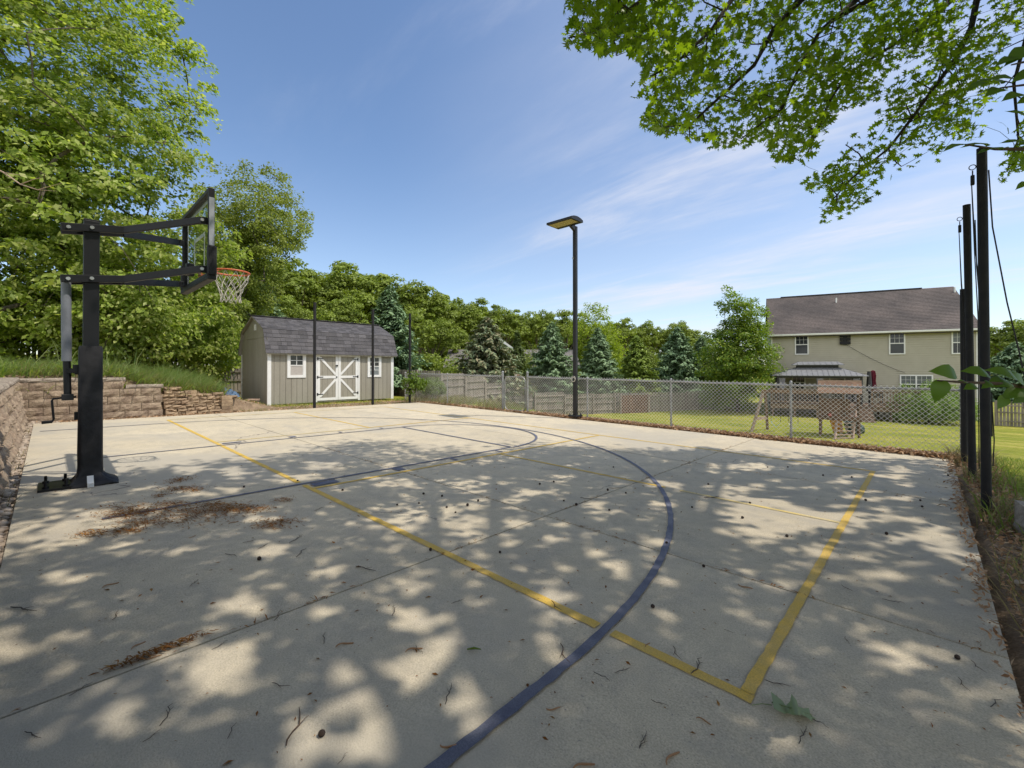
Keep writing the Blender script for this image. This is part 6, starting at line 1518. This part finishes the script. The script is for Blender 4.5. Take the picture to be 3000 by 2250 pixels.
    limb([(1850, -330, 5.6), (1700, -120, 5.4), (1580, 0, 5.2), (1540, 60, 5.1), (1480, 120, 5.0), (1400, 170, 5.0)])
    limb([(1700, -320, 5.2), (1500, -120, 5.0), (1400, -10, 4.9), (1320, 50, 4.8), (1250, 80, 4.7)])
    limb([(2380, -300, 6.9), (2290, -60, 6.7), (2222, 60, 6.6), (2190, 180, 6.5), (2200, 300, 6.4), (2175, 370, 6.3)])
    # one more high limb whose shadow forks over the near concrete
    over_n = []
    def over(pts): over_n.append(len(limbs)); limbs.append([np.array([g_[0]+h_*SHX, g_[1]+h_*SHYY, g_[2]+h_]) for g_, h_ in ((gp(u*VK, v*VK), h_) for u, v, h_ in pts)])
    over([(830, 1900, 9.2), (880, 1720, 9.0), (905, 1620, 8.8), (920, 1530, 8.6), (960, 1465, 8.4), (1020, 1395, 8.2), (1100, 1330, 8.0)])
    over([(905, 1640, 8.8), (860, 1530, 8.7), (800, 1450, 8.5), (700, 1370, 8.3)])
    over([(1400, 1800, 8.8), (1150, 1600, 8.6), (1040, 1480, 8.4), (985, 1400, 8.2)])
    # trunk
    tp = np.array([18.6, 1.6, 7.2]); st = [base, base+np.array([-.1, .05, 2.2]), base+np.array([-.35, .2, 4.5]), tp, np.array([18.2, 1.7, 9.2]), np.array([18.0, 1.8, 11.0])]
    tk = MB().tube([base-np.array([0, 0, .3])]+st, [.40, .34, .28, .25, .21, .15, .07], 12)
    nodes = list(st); lm = MB()
    for l in limbs:
        j = min(range(2, 5), key=lambda k: np.linalg.norm(st[k]-l[0])); a = st[j]; m1 = (a+l[0])/2+np.array([0, 0, .35]); pts = [a, m1]+l
        r = np.interp(np.linspace(0, 1, len(pts)), [0, .3, .6, 1], [.085, .055, .026, .008] if not any(l is limbs[q] for q in over_n) else [.11, .095, .075, .03]); lm.tube(pts, r, 6, False)
        for p, q in zip(pts[:-1], pts[1:]):
            for f in np.arange(0, 1, .2): nodes.append(p+(q-p)*f)
    par_nodes = nodes
    # twigs: each spray centre joined to the nearest limb node
    def twigs(pts, rmin, r0, seg, chk=False):
        A = np.zeros((len(par_nodes)+len(pts)*14, 3)); A[:len(par_nodes)] = par_nodes; k = len(par_nodes); rad = np.full(len(A), r0); mb = MB()
        od = np.argsort([np.min(np.linalg.norm(np.array(par_nodes)-p, axis=1)) for p in pts])
        for i in od:
            p = pts[i]; j = int(np.argmin(np.linalg.norm(A[:k]-p, axis=1))); q = A[j].copy(); L = np.linalg.norm(p-q); m = max(1, min(12, int(L/seg))); off = rng.normal(size=3)*.16*L; path = [q]; rr = [max(rmin, rad[j]*.72)]
            for s in range(1, m+1):
                f = s/m; x = q+(p-q)*f+off*f*(1-f)*2; A[k] = x; rad[k] = max(rmin, rad[j]*.72*(1-.4*f)); path.append(x); rr.append(rad[k]); k += 1
            if chk:
                i_, m_ = ok_view(np.array(path)); 
                if (i_ & ~m_).any(): continue
            mb.tube(path, rr, 4, False)
        return mb
    tw = twigs(vis, .0022, .014, .16); tk.v, tk.f, tk.mi = tk.v, tk.f, tk.mi
    big = twigs(hid[::2], .006, .06, .5, True)
    for src in (lm, tw, big): tk.add(src.v, src.f)
    tk.build('trunk', M['oakbark'], t, smooth=True)
    # leaves
    per = 11; C = np.repeat(vis, per, 0); off = rng.normal(size=C.shape)*np.array([.13, .13, .08]); off[:, 2] -= .02; P = C+off
    Nn = np.array([0, 0, 1.])+rng.normal(size=P.shape)*.75; D = norm(off)+np.array([0, 0, -.55])+rng.normal(size=P.shape)*.35
    inf, inm = ok_view(P); k_ = (inm | ~inf) & ~(in_gap(P) & (rng.uniform(0, 1, len(P)) < .8)); P, Nn, D = P[k_], Nn[k_], D[k_]
    V, idx = lobed(P, Nn, rng.uniform(.085, .150, len(P)), D); idx_mesh('leaves', V, idx, M['oak'], t)
    per = 34; C = np.repeat(hid, per, 0); off = rng.normal(size=C.shape)*np.array([.30, .30, .14]); P = C+off; inf, inm = ok_view(P); P, off = P[~inf], off[~inf]; k_ = near_cut(P) & ~(in_gap(P) & (rng.uniform(0, 1, len(P)) < .96)); P, off = P[k_], off[k_]
    Nn = np.array([0, 0, 1.])+rng.normal(size=P.shape)*.6; D = norm(off)+rng.normal(size=P.shape)*.5
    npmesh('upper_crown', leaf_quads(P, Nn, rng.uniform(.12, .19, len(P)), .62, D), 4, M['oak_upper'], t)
shade_oak()
# ---------------------------------------------------------------- redbud sprigs beside the camera
HEART = [(0, -.62), (.05, -.50), (.15, -.36), (.25, -.20), (.32, -.02), (.345, .14), (.30, .29), (.20, .40), (.08, .42), (0, .37)]
HEART = np.array(HEART+[(-x, y) for x, y in HEART[1:-1][::-1]])
def sprigs():
    base = np.array([C0[0]+RT[0]*3.3+FW[0]*1.0, C0[1]+RT[1]*3.3+FW[1]*1.0, 0.0]); base[2] = float(terr(base[0], base[1]))
    t = thing('redbud_shrub', 'green redbud shrub just outside the right edge, its sprigs reaching in', 'shrub', base)
    st = [base, base+np.array([-.05, .05, .7]), base+np.array([-.12, .1, 1.3]), base+np.array([-.2, .15, 2.2])]
    mb = MB().tube(st, [.03, .026, .022, .016], 8)
    br = [  # view px paths with depth
        (st[2], [(2300, 815, 1.75), (2212, 835, 1.62), (2150, 828, 1.56), (2085, 826, 1.50), (2025, 822, 1.46)]),
        (st[3], [(2310, 318, 1.9), (2212, 322, 1.75), (2150, 322, 1.70), (2085, 312, 1.62)]),
        (st[3], [(2330, 210, 1.9), (2240, 180, 1.8), (2160, 190, 1.75)]),
        (st[3], [(2330, 100, 1.8), (2230, 130, 1.7), (2185, 140, 1.66)])]
    for a, pth in br:
        pts = [a]+[at(u*VK, v*VK, d) for u, v, d in pth]; mb.tube(pts, list(np.linspace(.012, .0025, len(pts))), 6)
    mb.build('stem', M['twig'], t, smooth=True)
    lv = [ # centre view px, depth, length px, direction deg (image, 0=right, 90=up), tilt
        (2040, 805, 1.45, 66, 172, .25), (2028, 842, 1.47, 60, 255, .3), (2110, 806, 1.5, 62, 168, .5), (2078, 826, 1.5, 26, 180, .75), (2096, 836, 1.5, 40, 190, .45), (2132, 832, 1.53, 34, 200, .5),
        (2165, 808, 1.56, 66, 160, .5), (2158, 830, 1.58, 70, 185, .6), (2195, 820, 1.6, 62, 150, .35), (2190, 850, 1.62, 60, 200, .5), (2165, 868, 1.62, 40, 230, .3), (2210, 858, 1.62, 50, 210, .3), (2225, 812, 1.64, 60, 140, .3), (2225, 838, 1.66, 70, 190, .4),
        (2062, 318, 1.62, 46, 195, .72), (2108, 316, 1.64, 56, 175, .72), (2140, 326, 1.68, 56, 185, .80), (2192, 310, 1.72, 56, 168, .6), (2166, 276, 1.7, 48, 125, .45), (2225, 310, 1.74, 52, 180, .55), (2215, 400, 1.72, 44, 200, .7), (2220, 345, 1.74, 40, 220, .5),
        (2140, 178, 1.72, 60, 165, .6), (2168, 172, 1.74, 58, 170, .45), (2150, 200, 1.74, 62, 200, .5), (2190, 210, 1.76, 60, 195, .5), (2175, 132, 1.66, 50, 200, .5), (2200, 120, 1.66, 66, 215, .35), (2215, 165, 1.7, 60, 200, .4), (2110, 186, 1.7, 46, 205, .6), (2220, 220, 1.76, 62, 190, .4), (2200, 250, 1.78, 56, 150, .4)]
    V = []
    for (u, v, d, L, ang, tilt) in lv:
        c = at(u*VK, v*VK, d); s = L*VK/FPX*d*.84; a = radians(ang); D = RT*cos(a)+UP*sin(a); sd = -RT*sin(a)+UP*cos(a); nn = -FW
        tilt = tilt*1.25+.15; sd = sd*cos(tilt)+nn*sin(tilt); D = D+FW*rng.normal()*.15
        nn = np.cross(D, sd)
        V.append([c+s*(-q[1]*D+q[0]*.95*sd)+nn*s*(.38*abs(q[0])-.22*q[1]**2+.02*sin(q[1]*19)) for q in HEART])
    V = np.array(V); o = idx_mesh('leaves', V, [(0, 1, 17)]+[(i, i+1, 17-i, 18-i) for i in range(1, 8)]+[(8, 9, 10)], M['sprig'], t)
sprigs()
# ---------------------------------------------------------------- grasses, litter, gravel
def blades(name, XY, h, wdt, m, lab, cat, lean=(0, 0), zf=terr, spread=.35, zoff=-.02):
    n = len(XY); z = zf(XY[:, 0], XY[:, 1])+zoff; hh = h*rng.uniform(.5, 1.3, n); a = rng.uniform(0, 6.28, n); s = np.stack([np.cos(a), np.sin(a), 0*a], 1)*(wdt*rng.uniform(.6, 1.3, n))[:, None]/2
    d = np.stack([rng.normal(size=n)*spread+lean[0], rng.normal(size=n)*spread+lean[1], np.ones(n)], 1); B = np.stack([XY[:, 0], XY[:, 1], z], 1)
    Mid = B+d*hh[:, None]*np.array([.45, .45, .6]); T = B+d*hh[:, None]*np.array([1.25, 1.25, .95])
    V = np.stack([B-s, B+s, Mid+s*.75, T, Mid-s*.75], 1)
    o = idx_mesh(name, V, [(0, 1, 2, 4), (4, 2, 3)], m); return tag(o, lab, cat, kind='stuff')
def scatter(n, x0, x1, y0, y1, clump=0.0, f=1.0):
    P = np.stack([rng.uniform(x0, x1, n), rng.uniform(y0, y1, n)], 1)
    if clump:
        q = np.sin(P[:, 0]*2.3*f+np.sin(P[:, 1]*1.7*f))*np.sin(P[:, 1]*2.9*f+1.3); P = P[q > rng.normal(size=n)*.4+clump-1]
    return P
def grasses():
    P = np.concatenate([scatter(5200, -4.2, -1.82, -6, .2), scatter(2600, -4.4, -1.9, .2, 1.7), scatter(3000, -3.4, 10, -5.5, -2.95)])
    blades('tall_grass', P, .42, .012, M['blade_cool'], 'tall wind-bent grass on the bank behind the retaining walls', 'grass', (.35, .22))
    P = np.concatenate([scatter(1500, -4.2, -1.80, -6, 1.9, .7), scatter(500, -2.2, -1.78, -2.6, 1.8)]); blades('tall_grass', P, .36, .010, M['drygrass'], 'dry straw-coloured stalks among the tall bank grass', 'grass', (.35, .22))
    P = scatter(90, -4.0, -1.9, -6, 1.0); blades('tall_grass', P, .95, .012, M['blade_cool'], 'single tall seeding stalks on the bank', 'grass', (.12, .08))
    P = scatter(700, -2.3, -1.75, -2.9, 1.7); blades('tall_grass', P, .28, .03, M['blade'], 'broad-leaved weeds spilling over the wall top', 'weeds', (.3, .1), spread=.9)
    P = np.concatenate([scatter(2600, -3.2, -1.0, 2.0, 8.6, .9), scatter(500, -3.25, -2.9, 3.4, 8.5), scatter(600, -3.3, -2.0, 8.4, 9.2)]); blades('grass_strip', P, .11, .008, M['blade'], 'patchy short grass strip between the shed and the court', 'grass', (.2, .1))
    P = scatter(1500, -3.2, -.98, 1.9, 8.6, 1.0); blades('grass_strip', P, .06, .012, M['drygrass'], 'dry trampled grass between the shed and the court', 'grass', spread=1.2)
    P = np.concatenate([scatter(4200, -2.5, 3.3, 8.75, 11.5, 1.0), scatter(700, -2.4, 3.2, 8.3, 8.7, .9)]); blades('tall_grass', P, .32, .010, M['drygrass'], 'dry tall weeds behind the fence left of the gate', 'weeds', (.2, .1))
    P = scatter(3000, -2.5, 4.4, 8.75, 12, 1.0); blades('tall_grass', P, .26, .012, M['blade'], 'green tall weeds behind the fence left of the gate', 'weeds', (.2, .1))
    P = scatter(26000, 14.55, 19.5, 2.8, 11.5); blades('lawn_grass', P, .085, .007, M['blade'], 'mown lawn grass right of the black net poles', 'grass', zoff=-.01)
    P = scatter(7000, 3.0, 14.5, 8.95, 10.4, .8); blades('lawn_grass', P, .07, .007, M['blade'], 'lawn edge grass just past the chain-link fence', 'grass', zoff=-.01)
    P = np.concatenate([scatter(900, 14.33, 14.8, 1.5, 8.6, .9), scatter(420, 14.25, 14.75, 8.0, 8.9)]); blades('weed_tuft', P, .26, .009, M['drygrass'], 'dry wispy grass along the right court edge', 'grass', spread=.6)
    P = scatter(520, 14.38, 14.9, 2.5, 8.8, .9); blades('weed_tuft', P, .24, .012, M['blade'], 'green weeds around the feet of the black net poles', 'weeds', spread=.5)
    P = np.concatenate([scatter(130, -1.3, 7.5, -2.44, -2.33, .7, .8)]); blades('weed_tuft', P, .16, .010, M['drygrass'], 'dry weeds in the gravel along the left wall', 'weeds', (.2, .25))
    P = np.concatenate([np.array([[.6, -2.62], [.9, -2.66], [3.4, -2.6], [-.5, -2.64]])[rng.integers(0, 4, 160)]+rng.normal(size=(160, 2))*np.array([.22, .02])]); blades('weed_tuft', P, .22, .008, M['drygrass'], 'dry grass tufts hanging from joints of the left wall', 'weeds', (.1, .5), zf=lambda x, y: gz(x, y)+np.where(x < 2, .75, .55))
grasses()
def leaf_litter():
    def curl(XY, size, m, lab, name, zf=lambda x, y: np.where((x < SX1) & (x > SX0) & (y < SY1) & (y > SY0), gz(x, y)+.012, terr(x, y)+.02), pile=.05, aspect=.55):
        n = len(XY); z = zf(XY[:, 0], XY[:, 1])+rng.uniform(0, pile, n); C = np.stack([XY[:, 0], XY[:, 1], z], 1); Nn = np.array([0, 0, 1.])+rng.normal(size=(n, 3))*.55
        o = npmesh(name, leaf_quads(C, Nn, size*rng.uniform(.5, 1.4, n), aspect), 4, m); return tag(o, lab, 'leaf litter', kind='stuff')
    P = np.concatenate([scatter(9000, 4.6, 14.4, 8.22, 8.86), scatter(2500, 10.5, 14.6, 8.15, 8.7), scatter(1600, -1.2, 4.6, 8.25, 8.8)]); 
    edge = SY1+.03+.05*np.sin(P[:, 0]*3.1)+.04*np.sin(P[:, 0]*9.7); P = P[P[:, 1] > edge-.10*rng.uniform(0, 1, len(P))**3]
    curl(P, .075, M['litter'], 'strip of dead brown leaves along the foot of the chain-link fence', 'dead_leaves')
    P = np.concatenate([scatter(5200, 14.2, 14.75, -1.5, 8.4), scatter(1300, 14.05, 14.4, 1.5, 8.3, 1.2, 1.7)]); e = 14.24+.06*np.sin(P[:, 1]*2.3)+.05*np.sin(P[:, 1]*7.1); P = P[P[:, 0] > e-.22*rng.uniform(0, 1, len(P))**3]
    curl(P, np.interp(P[:, 1], [1.5, 5], [.036, .055]), M['litter'], 'dead leaves and debris along the right edge of the court', 'dead_leaves', aspect=.35)
    P = np.concatenate([scatter(1500, -3.2, -.92, 1.9, 8.4), scatter(600, -1.45, -.9, -2.3, 2.0)]); curl(P, .05, M['litter'], 'thin scatter of dead leaves before shed and back wall', 'dead_leaves', pile=.02)
    # catkin drifts: matted brown strands in patches (centres in photo view px)
    pat = [(388, 1038, .10, .10), (385, 1058, .16, .07), (372, 1090, .14, .06), (285, 1098, .30, .10), (262, 1112, .2, .08), (330, 1108, .35, .10), (405, 1105, .40, .10), (440, 1118, .35, .11), (360, 1128, .34, .10), (300, 1130, .16, .06), (505, 1098, .30, .07), (540, 1102, .22, .06), (480, 1106, .28, .07), (600, 1128, .18, .05), (250, 1150, .14, .05), (195, 1155, .12, .05), (290, 1148, .1, .04), (615, 1082, .10, .04), (470, 1092, .22, .06), (345, 1072, .06, .05), (585, 1140, .16, .04), (420, 1060, .10, .05), (380, 1395, .13, .022), (290, 1430, .17, .020), (335, 1412, .15, .015)]
    C, sz = [], []
    for (u, v, rx, ry) in pat:
        c = gp(u*VK, v*VK); n = int(760*rx*ry/.03)+20; n = min(n, 330); e = RT*.96+FW*.2
        q = rng.normal(size=(n, 2))*np.array([rx, ry])*.62; p = c+q[:, :1]*RT+q[:, 1:]*FW*1.5
        if v > 1380: p = c+np.array([0, 1., 0])*rng.normal(size=(n, 1))*.075+np.array([1., 0, 0])*rng.normal(size=(n, 1))*.012
        C.append(p)
    C = np.concatenate(C); C[:, 2] = gz(C[:, 0], C[:, 1])+.006+rng.uniform(0, .022, len(C)); J = np.concatenate([np.stack([11.315+rng.normal(size=420)*.012, rng.uniform(-2.2, 7.5, 420)], 1), np.stack([rng.uniform(6, 14.2, 420), 1.21+rng.normal(size=420)*.014], 1), np.stack([rng.uniform(9.5, 14.2, 200), 4.75+rng.normal(size=200)*.014], 1)]); J = J[(np.sin(J[:, 0]*5+J[:, 1]*4.3) > rng.uniform(-1, 1, len(J)))]; C = np.concatenate([C, np.stack([J[:, 0], J[:, 1], gz(J[:, 0], J[:, 1])+.006+rng.uniform(0, .008, len(J))], 1)]); n = len(C); D = RT*1.2+rng.normal(size=(n, 3))*.8; D[:, 2] *= .25
    o = npmesh('catkin_drift', leaf_quads(C, np.array([0, 0, 1.])+rng.normal(size=(n, 3))*.3, rng.uniform(.015, .055, n), .16, D), 4, M['catkin']); tag(o, 'drifts of rusty brown oak catkins on concrete near the hoop base', 'catkins', kind='stuff')
    # crumbs of debris all over the shaded slab
    n = 2600; P = np.stack([rng.uniform(5.5, 14.2, n), rng.uniform(-2.2, 8, n)], 1); P = P[inpoly(P[:, 0], P[:, 1], SHADE)]; n = len(P)
    C = np.stack([P[:, 0], P[:, 1], gz(P[:, 0], P[:, 1])+.006], 1); D = rng.normal(size=(n, 3))*np.array([1, 1, .1]); o = npmesh('debris_crumbs', leaf_quads(C, np.array([0, 0, 1.])+rng.normal(size=(n, 3))*.25, np.abs(rng.normal(size=n))*.013+.006, .4, D), 4, M['catkin']); tag(o, 'fine bud scales and crumbs scattered over the shaded concrete', 'debris', kind='stuff')
leaf_litter()
def gravel():
    ico = bpy.data.meshes.new('tmp'); import bmesh
    bm = bmesh.new(); bmesh.ops.create_icosphere(bm, subdivisions=1, radius=1.0); bm.verts.ensure_lookup_table(); IV = np.array([v.co[:] for v in bm.verts]); IF = [[v.index for v in f.verts] for f in bm.faces]; bm.free(); bpy.data.meshes.remove(ico)
    P = np.concatenate([scatter(2300, -1.4, 10, -2.44, -2.30), scatter(300, -1.45, -.95, -2.4, -1.9), scatter(120, 14.4, 14.75, -1, 3.6), scatter(160, 11, 14.5, 8.25, 8.7)]); n = len(P)
    s = np.abs(rng.normal(size=n))*.012+.014; sc3 = np.stack([s*rng.uniform(.8, 1.4, n), s*rng.uniform(.8, 1.3, n), s*rng.uniform(.5, .8, n)], 1); a = rng.uniform(0, 6.28, n)
    V = IV[None]*sc3[:, None, :]*(1+.12*rng.normal(size=(n, len(IV), 1))); ca, sa = np.cos(a)[:, None], np.sin(a)[:, None]
    X = V[:, :, 0]*ca-V[:, :, 1]*sa; Y = V[:, :, 0]*sa+V[:, :, 1]*ca; z = np.maximum(terr(P[:, 0], P[:, 1]), gz(P[:, 0], P[:, 1])-.06)+s*.4
    V = np.stack([X+P[:, :1], Y+P[:, 1:], V[:, :, 2]+z[:, None]], -1); o = idx_mesh('gravel', V, IF, M['gravel']); tag(o, 'pale river gravel along the foot of the left wall', 'gravel', kind='stuff')
gravel()
# ---------------------------------------------------------------- small things lying on the concrete (photo view px)
def small_things():
    balls = [(527, 1053), (643, 1040), (740, 1060), (915, 1068), (858, 1092), (905, 1088), (955, 1073), (984, 1108), (1010, 1093), (965, 1097), (1033, 1083), (1196, 1042), (1166, 1047), (1218, 1083), (1245, 1092), (1316, 1103), (1352, 1066), (1313, 1060), (1325, 1010), (1495, 1097), (1530, 1047), (1604, 1120), (1620, 1088), (1658, 1010), (1702, 1010), (1840, 1032), (1778, 1028), (2048, 1028), (1870, 1082), (1992, 1096), (1988, 1082), (1915, 1155), (2068, 1424), (1410, 1313), (1080, 1195), (930, 1190), (1700, 1160), (560, 1210), (1520, 1225), (1440, 1175), (695, 1590)]
    for i, (u, v) in enumerate(balls):
        p = gp(u*VK, v*VK); lab = 'small dark round oak gall lying on the shaded concrete'
        if i == 0:
            mb = MB(); r = .0125; mb.lathe(p, [(.3*r, .02*r), (.85*r, .35*r), (r, .9*r), (.85*r, 1.45*r), (.45*r, 1.8*r), (.1*r, 1.95*r)], 9); b0 = mb.build('oak_gall', M['seed'], None, p, smooth=True); o = b0
        else: o = b0.copy(); sc.collection.objects.link(o); o.location = p; s = rng.uniform(.8, 1.2); o.scale = (s, s*rng.uniform(.85, 1.1), s*rng.uniform(.8, 1.05)); o.rotation_euler = (0, 0, rng.uniform(0, 6.28))
        tag(o, lab, 'oak gall', 'round oak galls on the concrete')
    tw = [(50, 1318, 60, -8), (640, 1570, 85, 70), (360, 1545, 55, 60), (330, 1590, 50, 35), (175, 1490, 60, 30), (790, 1230, 45, -12), (1218, 1415, 52, -65), (905, 1405, 25, -55), (1425, 1520, 40, -20), (500, 1580, 40, 60), (70, 1590, 40, -20), (1460, 1412, 35, -60), (1505, 1440, 40, 55), (1680, 1478, 60, -15), (1765, 1560, 60, -30), (1735, 1590, 40, 70), (2080, 1480, 40, -50), (1930, 1300, 50, -12), (1830, 1272, 30, -30), (1300, 1462, 40, -30), (1345, 1450, 35, 20), (605, 1482, 40, -10), (475, 1395, 40, 30), (250, 1330, 24, 60), (690, 1100, 24, 20), (1390, 1600, 40, 70), (1540, 1075, 34, 5), (1270, 1078, 34, -8), (1330, 1055, 30, 0), (650, 1195, 30, 40), (990, 1300, 30, 20), (1200, 1310, 30, -45), (850, 1320, 24, 75), (600, 1330, 26, 60), (500, 1200, 26, -15), (420, 1260, 24, 40), (540, 1170, 30, 15), (640, 1165, 34, 30), (570, 1180, 26, 28), (700, 1380, 26, 80), (970, 1500, 46, 75), (1390, 1605, 30, 60), (740, 1640, 34, 50), (1830, 1385, 20, -60), (2150, 1520, 30, 30), (1575, 1365, 24, -20), (2110, 1440, 40, -40), (980, 1640, 26, 10)]
    protos = []
    for i, (u, v, L, ang) in enumerate(tw):
        p = gp(u*VK, v*VK); q = gp((u+L*.5*cos(radians(ang)))*VK, (v-L*.5*sin(radians(ang)))*VK); d = q-p; ln = 2*np.linalg.norm(d); ln = min(ln, .22); yaw = atan2(d[1], d[0])
        if i < 5:
            mb = MB(); n = 6; off = rng.normal(size=(n+1, 2))*.035
            pts = [np.array([k/n-.5, off[k, 0]+.06*sin(k*1.1+i), .02+abs(off[k, 1])*.5]) for k in range(n+1)]; mb.tube(pts, [.016, .022, .02, .024, .016, .014, .008], 5)
            mb.tube([pts[3], pts[3]+np.array([.12, .10*(-1)**i, .03]), pts[3]+np.array([.2, .16*(-1)**i, .02])], [.014, .01, .006], 4)
            if i % 2 == 0: mb.tube([pts[4], pts[4]+np.array([.1, -.09, .02])], [.012, .006], 4)
            o = mb.build('twig', M['twig'] if i % 2 else M['bark'], None, (0, 0, 0), smooth=True); protos.append(o)
        else: o = protos[i % 5].copy(); sc.collection.objects.link(o)
        o.location = p+np.array([0, 0, .003]); o.rotation_euler = (0, 0, yaw); o.scale = (ln, ln*.8, ln*.7); tag(o, 'thin dry brown twig lying on the concrete', 'twig', 'dry twigs scattered on the concrete')
    # curled catkins, single
    for i, (u, v) in enumerate(((895, 1406), (1195, 1530), (1262, 1660), (970, 1610), (1455, 1640), (1400, 1395), (1520, 1560), (1610, 1268), (1330, 1340), (505, 1130), (415, 1160), (745, 1395), (240, 1265), (330, 1420), (300, 1395))):
        p = gp(u*VK, v*VK); 
        if i == 0:
            mb = MB(); pts = [np.array([.035*cos(a*.8)-.02, .05*sin(a*1.1), .006+.004*sin(3*a)]) for a in np.linspace(-1.1, 1.3, 9)]; mb.tube(pts, [.003, .0042, .005, .0045, .005, .0042, .004, .003, .002], 5); c0 = mb.build('oak_catkin', M['litter'], None, (0, 0, 0)); o = c0
        else: o = c0.copy(); sc.collection.objects.link(o)
        o.location = p; o.rotation_euler = (0, 0, rng.uniform(0, 6.28)); s = rng.uniform(.55, .9); o.scale = (s, s, s); tag(o, 'single curled brown oak catkin lying on the concrete', 'catkin', 'single curled catkins on the concrete')
    # fresh fallen oak leaf
    c = gp(1712*VK, 1540*VK); t = thing('fallen_leaf', 'large curled pale green oak leaf lying on concrete near the yellow corner', 'leaf', c); 
    out = np.array([(0, -.5), (.06, -.36), (.22, -.36), (.42, -.48), (.30, -.22), (.16, -.14), (.30, -.02), (.52, .04), (.34, .14), (.14, .14), (.18, .30), (.30, .42), (.10, .40), (0, .55)]); out = np.concatenate([out, out[1:-1][::-1]*np.array([-1, 1])])
    L = .15; D = RT*.80+FW*-.38; D[2] = 0; D /= np.linalg.norm(D); S = np.cross(D, (0, 0, 1.)); k = len(out); V = np.array([[c+L*(q[1]*D+q[0]*S)+np.array([0, 0, .008+L*(.55*q[0]**2*(1.6 if q[0] > 0 else .7)+.04*sin(q[1]*9)+.10*(.25-q[1]**2))]) for q in out]])
    rev = lambda i: k-i if i else 0
    F = [(0, 1, k-1)]+[(i, i+1, k-i-1, k-i) for i in range(1, 12)]+[(12, 13, k-12)]
    o = idx_mesh('blade', V, F, M['freshleaf'], t); MB().tube([c-D*L*.5+np.array([0, 0, .008]), c-D*L*.75+S*.012+np.array([0, 0, .01]), c-D*L*1.0+S*.03+np.array([0, 0, .004])], [.0022, .0018, .0015], 5).tube([c-D*L*.5+np.array([0, 0, .02]), c+np.array([0, 0, .018]), c+D*L*.45+np.array([0, 0, .014])], [.003, .0022, .001], 5).build('stalk', M['freshleaf'], t)
    c = gp(1024*VK, 1405*VK); mb = MB(); mb.tube([c+RT*-.035+np.array([0, 0, .006]), c+np.array([0, 0, .012]), c+RT*.035+np.array([0, 0, .006])], [.003, .006, .002], 6); tag(mb.build('green_bud', M['boxwood'], None, c), 'short curved green bud lying on the sunlit concrete', 'bud')
    bl = [(1400, 700), (1930, 1000)]
small_things()
print('objects', len(bpy.data.objects), 'faces', sum(len(m.polygons) for m in bpy.data.meshes))
